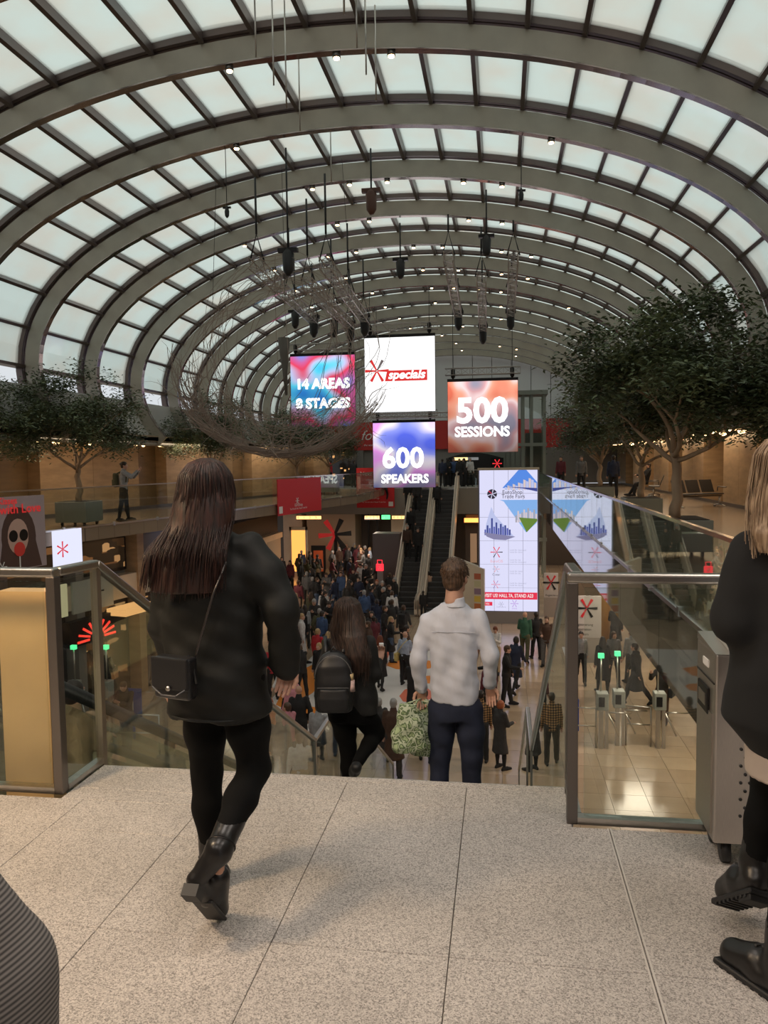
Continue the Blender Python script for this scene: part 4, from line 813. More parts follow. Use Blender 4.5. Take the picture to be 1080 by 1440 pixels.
# ---- dark building outside the right flank of the vault
ob = empty('neighbour_building', (10.2, 0, 0), label='dark neighbouring building seen through the lowest panes at right', cat='building'); m_ = MB(); m_.span((0, -5, -5.5), (6, 55, 6.4)); m_.build('walls', mat('neighbour_wall', (.10, .10, .10), .7), ob)
for k in range(8): m_ = MB(); m_.span((-.05, 6+k*6, 4.6), (0, 6.5+k*6, 5.0)); m_.build('lit_window', emis('neighbour_lit', (1, .6, .2), 2.5), ob)
# ================================================================== TREES, PLANTERS, SEATS, BIN
BARK = mat('pale_bark', (0.36, 0.25, 0.16), 0.75, 0, 0.2, 5, 0.3, (1, 1, .3))
LEAF = mat('dark_leaf', (0.075, 0.110, 0.045), 0.4, 0, 0.45, 1.2, color2=(0.15, 0.18, 0.085))
def tree_meshes(seed, H, trunk, R, n_leaf, r0=.10, zr=.5, leaf=.085, lean=(0, 0)):
    rnd = random.Random(seed); tips = []; tm_, bm_ = MB(), MB()
    P = [Vector((0, 0, 0))]; n = 7
    for i in range(1, n+1): P.append(Vector((lean[0]*i/n+rnd.gauss(0, .025), lean[1]*i/n+rnd.gauss(0, .025), trunk*i/n)))
    tm_.tube(P, [r0*(1.15-.35*i/n) for i in range(n+1)], 12)
    def grow(p, d, L, r, lev):
        pts = [p]; k = 5
        for i in range(k):
            d = (d+Vector((rnd.gauss(0, .14), rnd.gauss(0, .14), rnd.gauss(.05, .09)))).normalized(); pts.append(pts[-1]+d*L/k)
        bm_.tube(pts, [r*(1-.45*i/k) for i in range(k+1)], 8 if lev < 2 else 5)
        if lev >= 3: tips.append(pts[-1]); tips.append(pts[-3]); return
        for c in range(3 if lev else 3):
            q = pts[-1] if c < 2 else pts[3]; a = rnd.uniform(0, 2*PI); e = Vector((math.cos(a), math.sin(a), rnd.uniform(-.1, .7))).normalized()
            grow(q, (d*.65+e*.75).normalized(), L*rnd.uniform(.55, .8), r*.55, lev+1)
    nb = 6
    for b in range(nb):
        a = 2*PI*b/nb+rnd.uniform(-.3, .3); up = .45 if b % 3 else 1.5
        grow(P[-1]-Vector((0, 0, .08*(b % 3))), Vector((math.cos(a), math.sin(a), up)).normalized(), (R*.55) if b % 3 else (H-trunk)*.42, r0*.55, 1)
    cz = trunk+(H-trunk)*.50; cl = []
    for t in tips:
        q = Vector((t.x/R, t.y/R, (t.z-cz)/((H-trunk)*.55)))
        if q.length > 1.0: t = Vector((t.x/q.length, t.y/q.length, cz+(t.z-cz)/q.length))
        cl.append(t)
    for _ in range(80):
        v = Vector((rnd.gauss(0, 1), rnd.gauss(0, 1), rnd.gauss(0, 1))).normalized()*rnd.uniform(.75, 1.0)
        if v.z < -.55: continue
        cl.append(Vector((v.x*R, v.y*R, cz+v.z*(H-trunk)*zr)))
    V = []; F = []
    for i in range(n_leaf):
        c = cl[rnd.randrange(len(cl))]; p = c+Vector((rnd.gauss(0, .17*R/1.6), rnd.gauss(0, .17*R/1.6), rnd.gauss(0, .12*R/1.6)))
        a = rnd.uniform(0, 2*PI); d = Vector((math.cos(a), math.sin(a), rnd.uniform(-.7, .5))).normalized(); w = d.cross(Vector((rnd.gauss(0, .5), rnd.gauss(0, .5), 1))).normalized()*leaf*.22; l_ = leaf*rnd.uniform(.7, 1.3); up = d.cross(w).normalized()*leaf*.08
        k = len(V); V += [p, p+d*l_*.45+w-up, p+d*l_, p+d*l_*.45-w-up]; F += [(k, k+1, k+2), (k, k+2, k+3)]
    lf_ = MB(); lf_.add(V, F); return tm_.mesh('trunk', BARK), bm_.mesh('branches', BARK), lf_.mesh('foliage', LEAF)
PLM = mat('planter_grey_green', (0.23, 0.23, 0.19), 0.4)
def planter(x, y, label, w=.95, h=.62, z=0.0):
    r = empty('planter', (x, y, z), label=label, cat='planter'); m_ = MB(); m_.span((-w/2, -w/2, .10), (w/2, w/2, h)); bevel(m_.build('box', PLM, r), .015)
    m_ = MB(); m_.span((-w/2+.05, -w/2+.05, h), (w/2-.05, w/2-.05, h+.01)); m_.build('soil', mat('soil', (.03, .02, .015), .9), r)
    for sx in (-1, 1):
        for sy in (-1, 1): m_ = MB(); m_.cyl((sx*w*.36-.02, sy*w*.36, .05), (sx*w*.36+.02, sy*w*.36, .05), .05, .05, 10); m_.build('caster', BLACKM, r)
    return r
def put_tree(ms, x, y, z, rz, label, s=1.0):
    r = empty('indoor_tree', (x, y, z), rz, label=label, cat='tree', group='leafy trees in the gallery planters'); r.scale = (s, s, s)
    link('trunk', ms[0], r); link('branches', ms[1], r); props(link('foliage', ms[2], r), kind='stuff'); return r
tA = tree_meshes(5, 3.75, 1.15, 1.95, 24000, .088, .52, .12)
tB = tree_meshes(9, 3.55, 1.0, 1.9, 17000, .085, .62, .115)
px = at(950, 781, z=0)
planter(px.x, px.y+.1, 'grey planter box behind the right glass balustrade, nearest one', 1.0, .62); put_tree(tA, px.x, px.y+.1, .62, .5, 'largest leafy tree with pale trunk right of the video wall', .96)
for i, (X, Y, s, l1, l2) in enumerate([(3.55, 20.5, .95, 'grey planter box of the second tree at right', 'smaller leafy tree left of and behind the largest right tree'), (5.0, 12.3, 1.0, 'grey planter of the tree at the right edge', 'leafy tree whose crown is cut by the right picture edge'), (3.5, 28.5, .95, 'grey planter of the far right tree', 'far leafy tree beside the lift tower')]):
    planter(X, Y, l1, .9, .62); put_tree(tB if i != 1 else tA, X, Y, .62, 1.3*i+.4, l2, s if i != 1 else .74)
for i, (X, Y, s, l1, l2) in enumerate([(-11.45, 19.6, 1.02, 'grey green planter box on casters behind the left balustrade', 'leafy tree left of the person taking a photo'), (-12.75, 17.0, .95, 'grey planter at the far left edge of the gallery', 'leafy tree cut by the left picture edge'), (-10.6, 27.3, .98, 'grey planter hidden behind the long haired woman', 'leafy tree above the long haired woman head'), (-8.9, 33.0, .95, 'grey planter behind the far left balustrade', 'leafy tree below the 14 AREAS screen'), (-8.7, 38.5, .9, 'grey planter near the far left banner', 'farthest leafy tree on the left gallery')]):
    planter(X, Y, l1, .9, .66); put_tree(tB if i % 2 == 0 else tB, X, Y, .66, 2.1*i, l2, s*.93)
# row seats
SEATM = mat('seat_black', (0.02, 0.018, 0.018), 0.45)
def bench(x, y, rz, label, n=3):
    r = empty('row_seat', (x, y, 0), rz, label=label, cat='bench', group='black row seats on the galleries')
    m_ = MB(); m_.bar((-.3*n, 0, .36), (.3*n, 0, .36), .07, .05); m_.build('beam', DSTEEL, r)
    for i in range(n):
        cx = (i-(n-1)/2)*.58; m_ = MB(); m_.box((cx, .02, .43), (.5, .46, .035)); bevel(m_.build('seat', SEATM, r), .01)
        m_ = MB(); m_.bar((cx, .24, .47), (cx, .40, .88), .5, .03, up=(0, -1, .3)); bevel(m_.build('backrest', SEATM, r), .01)
    for s in (-1, 1):
        m_ = MB(); m_.tube([(s*.28*n, -.25, .02), (s*.28*n, 0, .08), (s*.28*n, .25, .02)], .025, 8); m_.tube([(s*.28*n, 0, .06), (s*.28*n, 0, .36)], .03, 8); m_.build('leg', STEEL, r)
        m_ = MB(); m_.tube([(s*.31*n, .2, .5), (s*.31*n, .18, .64), (s*.31*n, -.2, .64)], .02, 8); m_.build('armrest', DSTEEL, r)
    return r
bench(6.4, 26.4, PI*.16, 'row of three black seats against the right gallery wall'); bench(6.4, 34.0, -PI/2-.2, 'row of black seats under the seated man at right')
p_ = at(75, 722, z=0); bench(p_.x, p_.y, .5, 'row of black seats behind the left gallery planter', 3)

# ---- waste bin / service trolley of brushed steel with perforated side
bn = empty('waste_bin', (0.835, 3.445, 0), 0.0, label='tall brushed steel waste bin on casters with perforated side, right edge', cat='waste bin')
BW, BD, BH = .60, .29, .87
BST = mat('bin_steel', (0.50, 0.46, 0.42), 0.33, 0.9, .06, 30, 0, (30, 30, 1))
m_ = MB()
# front face is x from 0..BW (long perforated side), left narrow side at x=0
m_.span((0, -BD, .10), (BW, 0, BH)); bevel(m_.build('body', BST, bn), .008)
m_ = MB(); w, d = BW, BD
m_.add([(0, -d, BH), (w, -d, BH), (w, 0, BH+.03), (0, 0, BH+.03), (0.0, -d, BH-.001), (w, -d, BH-.001), (w, 0, BH-.001), (0, 0, BH-.001)], [(0, 1, 2, 3), (4, 7, 6, 5), (0, 4, 5, 1), (1, 5, 6, 2), (2, 6, 7, 3), (3, 7, 4, 0)]); m_.build('lid', BST, bn)
m_ = MB(); m_.span((.06, -d+.05, BH+.005), (w-.06, -.06, BH+.042)); m_.build('lid_inset', mat('bin_lid_light', (.62, .60, .57), .35, .5), bn)
pf = MB(); pf.cyl((0, -.002, 0), (0, .002, 0), .0065, .0065, 10); pfm = pf.mesh('perforation', BLACKM)
for r_ in range(13):
    for c_ in range(11): link('perforation', pfm, bn, (.10+c_*.034+(r_ % 2)*.017, -BD-.0015, .22+r_*.034))
m_ = MB(); m_.span((-.006, -BD+.03, .13), (0, -.03, .62)); m_.build('door', BST, bn)
m_ = MB(); m_.span((-.010, -BD+.08, .60), (.0, -BD+.24, .71)); bevel(m_.build('flap_frame', BLACKG, bn), .008); m_ = MB(); m_.span((-.013, -BD+.11, .63), (-.008, -BD+.21, .68)); m_.build('flap', STEEL, bn)
m_ = MB(); m_.span((-.004, -BD+.01, .745), (0, -.01, .75)); m_.build('seam', BLACKG, bn); m_ = MB(); m_.span((-.004, -BD+.10, .79), (0, -BD+.18, .82)); m_.build('label_plate', WHITEM, bn)
for x in (.06, BW-.06):
    for y in (-BD+.06, -.06): m_ = MB(); m_.cyl((x-.015, y, .045), (x+.015, y, .045), .045, .045, 14); m_.span((x-.02, y-.02, .06), (x+.02, y+.02, .10)); m_.build('caster', BLACKM, bn)
# ---- low stone parapet of the down escalator left of the landing and that escalator
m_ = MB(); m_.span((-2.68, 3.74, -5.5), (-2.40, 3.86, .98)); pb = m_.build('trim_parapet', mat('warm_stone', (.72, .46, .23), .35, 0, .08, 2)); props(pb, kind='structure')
escalator(-3.95, -2.80, 'down escalator with black handrail left of the staircase, seen through glass', 3.55, 14.2, -.25, -5.5, flat=.2, step_m=EB_, pan=GLASS)
# ================================================================== PEOPLE
# implicit surfaces (tapered capsules, ellipsoids and lofts blended smoothly) polygonised with surface nets
class Field:
    def __init__(s, k=0.03): s.p = []; s.k = k; s.cut = []
    def cap(s, a, b, ra, rb, k=None): s.p.append(('c', np.array(a, float), np.array(b, float), ra, rb, k)); return s
    def chain(s, pts, rs, k=None):
        for i in range(len(pts)-1): s.cap(pts[i], pts[i+1], rs[i], rs[i+1], k)
        return s
    def ell(s, c, r, R=None, k=None): s.p.append(('e', np.array(c, float), np.array(r, float), np.array(R) if R is not None else np.eye(3), None, k)); return s
    def loft(s, o, R, z, rx, ry, cy=None, cx=None, k=None, pw=2.0): s.p.append(('l', np.array(o, float), np.array(R), [np.array(q, float) for q in (z, rx, ry, cx if cx is not None else [0]*len(z), cy if cy is not None else [0]*len(z))], pw, k)); return s
    def sub(s, c, r, R=None): s.cut.append((np.array(c, float), np.array(r, float), np.array(R) if R is not None else np.eye(3))); return s
    def bounds(s, q):
        if q[0] == 'c': r = max(q[3], q[4]); return np.minimum(q[1], q[2])-r, np.maximum(q[1], q[2])+r
        if q[0] == 'e': r = q[2].max(); return q[1]-r, q[1]+r
        z, rx, ry, cx, cy = q[3]; m = max((rx+abs(cx)).max(), (ry+abs(cy)).max()); a = q[1]+q[2] @ np.array([0, 0, z[0]]); b = q[1]+q[2] @ np.array([0, 0, z[-1]]); return np.minimum(a, b)-m, np.maximum(a, b)+m
    def mesh(s, res, noise=None):
        bs = [s.bounds(q) for q in s.p]; lo = np.min([b[0] for b in bs], 0)-3*res-s.k; hi = np.max([b[1] for b in bs], 0)+3*res+s.k
        n = np.ceil((hi-lo)/res).astype(int)+1; F = np.full(n, 1.0, np.float32)
        ax = [lo[i]+res*np.arange(n[i]) for i in range(3)]
        for q, (a, b) in zip(s.p, bs):
            k = q[5] if q[5] is not None else s.k; mg = k+2.5*res
            i0 = np.maximum(0, np.floor((a-mg-lo)/res).astype(int)); i1 = np.minimum(n, np.ceil((b+mg-lo)/res).astype(int)+1)
            sl = tuple(slice(i0[i], i1[i]) for i in range(3)); X, Y, Z = np.meshgrid(*[ax[i][sl[i]] for i in range(3)], indexing='ij'); P = np.stack([X, Y, Z], -1)
            if q[0] == 'c':
                ab = q[2]-q[1]; L = max(1e-9, ab @ ab); t = np.clip(((P-q[1]) @ ab)/L, 0, 1); d = np.linalg.norm(P-q[1]-t[..., None]*ab, axis=-1)-(q[3]+(q[4]-q[3])*t)
            elif q[0] == 'e':
                v = ((P-q[1]) @ q[3])/q[2]; m = np.linalg.norm(v, axis=-1); g = np.linalg.norm(v/q[2], axis=-1)+1e-9; d = m*(m-1)/g
            else:
                v = (P-q[1]) @ q[2]; z, rx, ry, cx, cy = q[3]; zz = v[..., 2]
                RX, RY, CX_, CY_ = [np.interp(zz, z, w) for w in (rx, ry, cx, cy)]; u0 = np.abs(v[..., 0]-CX_)/RX; u1 = np.abs(v[..., 1]-CY_)/RY
                m = (u0**q[4]+u1**q[4])**(1/q[4]); d = (m-1)*np.minimum(RX, RY); d = np.maximum(d, np.maximum(z[0]-zz, zz-z[-1]))
            G = F[sl]
            if k > 0:
                h = np.maximum(k-np.abs(G-d), 0)/k; F[sl] = np.minimum(G, d)-h*h*k*.25
            else: F[sl] = np.minimum(G, d)
        if s.cut:
            X, Y, Z = np.meshgrid(*ax, indexing='ij'); P = np.stack([X, Y, Z], -1)
            for c, r, R in s.cut:
                v = ((P-c) @ R)/r; m = np.linalg.norm(v, axis=-1); g = np.linalg.norm(v/r, axis=-1)+1e-9; F = np.maximum(F, -(m*(m-1)/g))
        if noise is not None:
            X, Y, Z = np.meshgrid(*ax, indexing='ij'); F = F+noise(X, Y, Z)
        return nets(F, lo, res)
def nets(F, lo, res):
    ins = F < 0; n = np.array(F.shape); c = np.zeros(n-1, int)
    offs = [(i, j, k) for i in (0, 1) for j in (0, 1) for k in (0, 1)]
    for o in offs: c += ins[o[0]:n[0]-1+o[0], o[1]:n[1]-1+o[1], o[2]:n[2]-1+o[2]]
    act = (c > 0) & (c < 8); idx = -np.ones(act.shape, int); A = np.argwhere(act); idx[act] = np.arange(len(A))
    S = np.zeros((len(A), 3)); N = np.zeros(len(A))
    for o in offs:
        for ax_ in range(3):
            if o[ax_] == 1: continue
            p = list(o); p[ax_] = 1; f0 = F[tuple((A+o).T)]; f1 = F[tuple((A+p).T)]; m = (f0 < 0) != (f1 < 0)
            t = np.where(m, f0/(f0-f1+1e-12), 0); q = np.tile(np.array(o, float), (len(A), 1)); q[:, ax_] += t; S[m] += q[m]; N[m] += 1
    V = lo+res*(A+S/N[:, None]); Q = []
    for ax_ in range(3):
        a, b = [i for i in range(3) if i != ax_]; sl0 = [slice(0, n[i]) for i in range(3)]; sl0[ax_] = slice(0, n[ax_]-1); sl1 = list(sl0); sl1[ax_] = slice(1, n[ax_])
        e = ins[tuple(sl0)] != ins[tuple(sl1)]; E_ = np.argwhere(e); ok = (E_[:, a] > 0) & (E_[:, b] > 0) & (E_[:, a] < n[a]-1) & (E_[:, b] < n[b]-1); E_ = E_[ok]
        da = np.zeros(3, int); da[a] = 1; db = np.zeros(3, int); db[b] = 1
        q = np.stack([idx[tuple((E_-da-db).T)], idx[tuple((E_-db).T)], idx[tuple(E_.T)], idx[tuple((E_-da).T)]], 1)
        fl = ins[tuple(E_.T)]; fl = fl if ax_ != 1 else ~fl; q[~fl] = q[~fl][:, ::-1]; Q.append(q)
    return V, np.concatenate(Q)
def to_mesh(name, VF, mats, parts=()):
    V, Fq = VF; vs = [V]; fs = [Fq]; mi = [np.zeros(len(Fq), int)]; k = len(V)
    for (v, f, m) in parts: vs.append(v); fs.append(f+k); mi.append(np.full(len(f), m)); k += len(v)
    V = np.concatenate(vs); Fq = np.concatenate(fs); me = bpy.data.meshes.new(name); me.from_pydata(V.tolist(), [], Fq.tolist())
    for m in mats: me.materials.append(m)
    me.polygons.foreach_set('use_smooth', [True]*len(Fq)); me.polygons.foreach_set('material_index', np.concatenate(mi)); me.update(); return me
def rotz(a): c, s = math.cos(a), math.sin(a); return np.array([[c, -s, 0], [s, c, 0], [0, 0, 1]])
def rotx(a): c, s = math.cos(a), math.sin(a); return np.array([[1, 0, 0], [0, c, -s], [0, s, c]])
def roty(a): c, s = math.cos(a), math.sin(a); return np.array([[c, 0, s], [0, 1, 0], [-s, 0, c]])
def frame(z, y):     # columns x,y,z from a z direction and an approximate y direction
    z = np.array(z, float); z /= np.linalg.norm(z); x = np.cross(np.array(y, float), z); x /= np.linalg.norm(x); y = np.cross(z, x); return np.stack([x, y, z], 1)
# head about 0.235 high, centred at its middle, facing +Y
_head = {}
def head_vf(res):
    if res in _head: return _head[res]
    f = Field(.012); f.ell((0, -.012, .028), (.074, .094, .088)); f.ell((0, .018, -.030), (.062, .074, .075)); f.cap((-.03, .045, -.085), (.03, .045, -.085), .026, .026); f.ell((0, .066, -.098), (.022, .018, .016))
    f.cap((0, .085, .005), (0, .104, -.028), .009, .013, .008); f.cap((-.012, .092, -.032), (.012, .092, -.032), .008, .008, .006); f.cap((-.045, .074, .030), (.045, .074, .030), .012, .012, .012)
    f.cap((-.02, .088, -.060), (.02, .088, -.060), .007, .007, .004); f.cap((-.017, .087, -.071), (.017, .087, -.071), .008, .008, .004)
    for s in (-1, 1): f.ell((s*.076, -.008, -.008), (.010, .020, .033), rotz(s*.35), .004); f.ell((s*.048, .060, -.030), (.022, .024, .022), None, .02)
    f.cap((0, -.02, -.06), (0, -.035, -.16), .054, .056, .03)
    for s in (-1, 1): f.sub((s*.032, .094, .008), (.017, .013, .011))
    _head[res] = f.mesh(res); return _head[res]
def ball(c, r, n=8, m=6):
    mb = MB(); mb.sphere(c, r, n, m); q = [tuple(f) if len(f) == 4 else (f[0], f[1], f[2], f[2]) for f in mb.f]; return np.array(mb.v), q
def eyes_parts():
    out = []
    for s in (-1, 1):
        for r, dy, m in ((.0115, 0, 1), (.006, .0070, 2)):
            mb = MB(); mb.sphere((s*.032, .081+dy, .008), r, 8, 6); out.append((np.array(mb.v), mb.f, m))
    return out
# hand pointing down -Z from the wrist, palm facing -Y ... thumb on +X*side
_hand = {}
def hand_vf(side, curl, res):
    k = (side, curl, res)
    if k in _hand: return _hand[k]
    f = Field(.008); f.ell((0, 0, -.045), (.038, .016, .048)); f.cap((0, 0, .02), (0, 0, -.02), .026, .028, .02)
    for i, (x, L) in enumerate(((-.029, .062), (-.0105, .076), (.0095, .082), (.029, .072))):
        x = -x*side*-1; a = curl*(.5+.1*i); p = np.array([x, 0, -.078]); P = [np.array([x*.8, 0, -.05]), p]; 
        for j, fr in enumerate((.45, .32, .27)): a += curl*(.55 if j else .2); p = p+L*fr*np.array([0, math.sin(a), -math.cos(a)]); P.append(p)
        f.chain(P, [.0095, .0093, .0085, .0078, .0068], .003)
    t = side; f.chain([(t*.024, .002, -.018), (t*.048, .010, -.042), (t*.056, .020+.01*curl, -.066), (t*.050, .032+.014*curl, -.088)], [.013, .0125, .010, .0085], .006)
    _hand[k] = f.mesh(res); return _hand[k]
def xf(VF, R, o, s=1.0): return (VF[0]*s) @ np.array(R).T+np.array(o), VF[1]
# ---------- skeleton
def skeleton(H=1.75, pose=None, female=False):
    p = dict(hl=(8, 0), hr=(-4, 3), al=(4, 8, 12), ar=(4, 8, 12), lean=2, head=(0, 0), splay=3, twist=0); p.update(pose or {})
    r = math.radians; J = {}; lean = r(p['lean']); W = (.086 if female else .098)*H; hw = .052*H
    hip = np.array([0, 0, 0.0]); up = np.array([0, math.sin(lean), math.cos(lean)])
    Rt = rotz(r(p['twist'])) @ rotx(-lean); J['Rt'] = Rt
    J['pelvis'] = hip; J['waist'] = Rt @ np.array([0, 0, .10*H]); J['chest'] = Rt @ np.array([0, 0, .21*H]); J['neck'] = Rt @ np.array([0, -.005*H, .315*H])
    for s, n in ((-1, 'l'), (1, 'r')):
        f, kn = [r(v) for v in p['h'+n]]; sp = r(p['splay'])
        h = np.array([s*hw, 0, -.01*H]); d = np.array([s*math.sin(sp), math.sin(f), -math.cos(f)]); d /= np.linalg.norm(d); k = h+d*.245*H
        g = f-kn; d2 = np.array([s*math.sin(sp)*.4, math.sin(g), -math.cos(g)]); d2 /= np.linalg.norm(d2); an = k+d2*.235*H
        fa = p.get('foot'+n); fa = min(0.0, g*.9) if fa is None else r(fa); fd = np.array([s*.12, math.cos(fa), math.sin(fa)]); fn = np.array([0, -math.sin(fa), math.cos(fa)])
        J['hip'+n], J['knee'+n], J['ank'+n], J['toe'+n], J['heel'+n] = h, k, an, an+fd*.105*H-fn*.030*H, an-fd*.030*H-fn*.034*H
        sh = Rt @ np.array([s*W, -.004*H, .285*H]); J['sh'+n] = sh; a, b, e = [r(v) for v in p['a'+n][:3]]; inw = r(p['a'+n][3]) if len(p['a'+n]) > 3 else 0
        d = np.array([s*math.sin(b), math.sin(a)*math.cos(b), -math.cos(a)*math.cos(b)]); d = Rt @ d; el = sh+d*.17*H
        a2 = a+e; d = np.array([s*(math.sin(b)*.5)-s*math.sin(inw), math.sin(a2)*math.cos(inw), -math.cos(a2)]); d /= np.linalg.norm(d); d = Rt @ d; J['elb'+n] = el; J['wr'+n] = el+d*.145*H; J['fd'+n] = d
    J['Rh'] = rotz(r(p['head'][0])+r(p['twist'])) @ rotx(-r(p['head'][1])); J['headc'] = J['neck']+np.array([0, .012*H, .0])+J['Rh'] @ np.array([0, 0.004*H, .082*H])
    zmin = min(J['toe'+n][2] for n in 'lr'); zmin = min([zmin]+[J['heel'+n][2] for n in 'lr']); off = -zmin+.012*H
    for k in J:
        if k not in ('Rt', 'Rh', 'fdl', 'fdr'): J[k] = J[k]+np.array([0, 0, off])
    J['H'] = H; J['female'] = female; return J
def body_mesh(J, res, hres=.012, handres=.007, curl=.6, name='body'):
    H = J['H']; f = Field(.03*H/1.75); fe = J['female']; Rt = J['Rt']; q = H/1.75
    f.loft(J['pelvis'], Rt, [-.07*q, .0, .12*q, .2*q, .34*q, .46*q, .52*q], [x*q for x in ((.12, .155, .115, .12, .145, .15, .08) if fe else (.12, .145, .125, .13, .165, .17, .09))], [x*q for x in (.09, .105, .085, .085, .105, .08, .06)])
    f.cap(J['neck']-Rt[:, 2]*.03, J['headc']-J['Rh'][:, 2]*.07, .055*q, .052*q, .02)
    for n in 'lr':
        f.chain([J['hip'+n], J['knee'+n]], [.064*q, .038*q], .01); f.chain([J['knee'+n], J['knee'+n]*.55+J['ank'+n]*.45, J['ank'+n]], [.038*q, .036*q, .026*q], .01); f.chain([J['heel'+n]*.7+J['ank'+n]*.3, J['ank'+n]], [.020*q, .024*q], .01); f.chain([J['ank'+n], J['toe'+n]*.8+J['ank'+n]*.2], [.024*q, .018*q], .01)
        f.chain([J['sh'+n], J['elb'+n], J['wr'+n]], [.040*q, .031*q, .024*q])
    parts = []
    for s, n in ((-1, 'l'), (1, 'r')):
        R = frame(-J['fd'+n], np.array([0, -1, 0.0]) if abs(J['fd'+n][1]) < .8 else np.array([0, 0, -1.0])); side = s
        hv = hand_vf(-side, curl, handres); V, F_ = xf(hv, R @ rotz(0), J['wr'+n]+J['fd'+n]*.012, q*.9); parts.append((V, F_, 0))
    hq = q*.97; V, F_ = xf(head_vf(hres), J['Rh'], J['headc'], hq); parts.append((V, F_, 0))
    VF = f.mesh(res); out = [(v, f_, m) for v, f_, m in parts]; k = 0
    me_parts = out; vs = [VF[0]]; fs = [list(map(tuple, VF[1].tolist()))]; mi = [0]*len(VF[1]); k = len(VF[0])
    for v, f_, m in me_parts: vs.append(v); fs.append([tuple(i+k for i in t) for t in f_.tolist()]); mi += [m]*len(f_); k += len(v)
    for v, f_, m in eyes_parts(): v = (v*hq) @ J['Rh'].T+J['headc']; vs.append(v); fs.append([tuple(i+k for i in t) for t in f_]); mi += [m]*len(f_); k += len(v)
    me = bpy.data.meshes.new(name); me.from_pydata(np.concatenate(vs).tolist(), [], sum(fs, []))
    for m in (SKIN, mat('eye_white', (.7, .68, .66), .3), mat('eye_dark', (.03, .02, .015), .2)): me.materials.append(m)
    me.polygons.foreach_set('use_smooth', [True]*len(mi)); me.polygons.foreach_set('material_index', mi); me.update(); return me
def folds(amp, f=1.0, seed=0):
    def g(X, Y, Z): return amp*(np.sin(23*f*X+9*Y+13*f*Z+seed)+.7*np.sin(31*f*Z-17*X+11*Y+2.1*seed)+.5*np.sin(47*f*Z+29*Y*f+3*seed))/2
    return g
def top_vf(J, style, res, amp=.004):
    H = J['H']; q = H/1.75; fe = J['female']; Rt = J['Rt']; g = {'shirt': .012, 'jacket': .020, 'coat': .022, 'dress': .012, 'tee': .010}[style]; f = Field(.028*q)
    rx = [x*q+g for x in ((.165, .152, .135, .14, .152, .135, .075) if fe else (.160, .150, .142, .148, .162, .148, .080))]; ry = [x*q+g for x in (.112, .108, .098, .102, .112, .092, .055)]
    z = [v*q for v in (-.10, .0, .12, .22, .34, .455, .515)]
    if style == 'shirt': z[0] = -.07*q
    if style == 'tee': z[0] = -.03*q
    if style in ('coat', 'dress'):
        zb = {'coat': -.50, 'dress': -.42}[style]*q; z = [zb]+z; rx = [.20*q+g*1.6]+rx; ry = [.16*q+g*1.4]+ry
    f.loft(J['pelvis'], Rt if style not in ('coat', 'dress') else np.eye(3), z, rx, ry, k=.02)
    if style in ('coat', 'dress') : f.loft(J['pelvis'], Rt, z[1:], rx[1:], ry[1:], k=.02)
    a = {'tee': .5}.get(style, 1.0)
    for n in 'lr':
        w = J['elb'+n]*(1-a)+J['wr'+n]*a if a == 1.0 else J['sh'+n]*.4+J['elb'+n]*.6
        if a == 1.0: f.chain([J['sh'+n], J['elb'+n], w], [.052*q+g*.6, .045*q+g*.6, .035*q+g*.5])
        else: f.chain([J['sh'+n], w], [.056*q+g, .05*q+g])
    f.chain([J['neck']-Rt[:, 2]*.03*q, J['neck']+Rt[:, 2]*.022*q], [.075*q+g*.4, .066*q+g*.3], .02)
    return f.mesh(res, folds(amp))
def legs_vf(J, style, res, amp=.003):
    H = J['H']; q = H/1.75; g = {'trousers': .017, 'jeans': .011, 'tights': .004}[style]; f = Field(.02*q)
    f.loft(J['pelvis'], J['Rt'], [-.09*q, -.04*q, .03*q, .13*q], [.135*q+g, .158*q+g, .152*q+g, .125*q+g], [.10*q+g, .115*q+g, .105*q+g, .09*q+g], k=.03)
    for n in 'lr':
        c = J['knee'+n]*.55+J['ank'+n]*.45-np.array([0, .008, 0]); f.chain([J['hip'+n], J['knee'+n]*.5+J['hip'+n]*.5, J['knee'+n], c, J['ank'+n]+(J['knee'+n]-J['ank'+n])*.04], [.086*q+g, .070*q+g, .053*q+g, .052*q+g, (.036*q if style != 'trousers' else .046*q)+g])
    return f.mesh(res, folds(amp, 1.2, 2))
def shoes_vf(J, res, boot=False, heel=.0):
    q = J['H']/1.75; f = Field(.012)
    for n in 'lr':
        t, h, a = J['toe'+n], J['heel'+n], J['ank'+n]; f.chain([h, h*.45+t*.55, t], [.036*q, .040*q, .033*q], .02); f.chain([h+(a-h)*.2, a*.9+h*.1], [.036*q, .040*q], .02); f.chain([a*.6+t*.4, t], [.040*q, .030*q], .02)
        if boot: f.chain([a, a+(J['knee'+n]-a)*boot], [.046*q, .050*q], .02)
    return f.mesh(res)
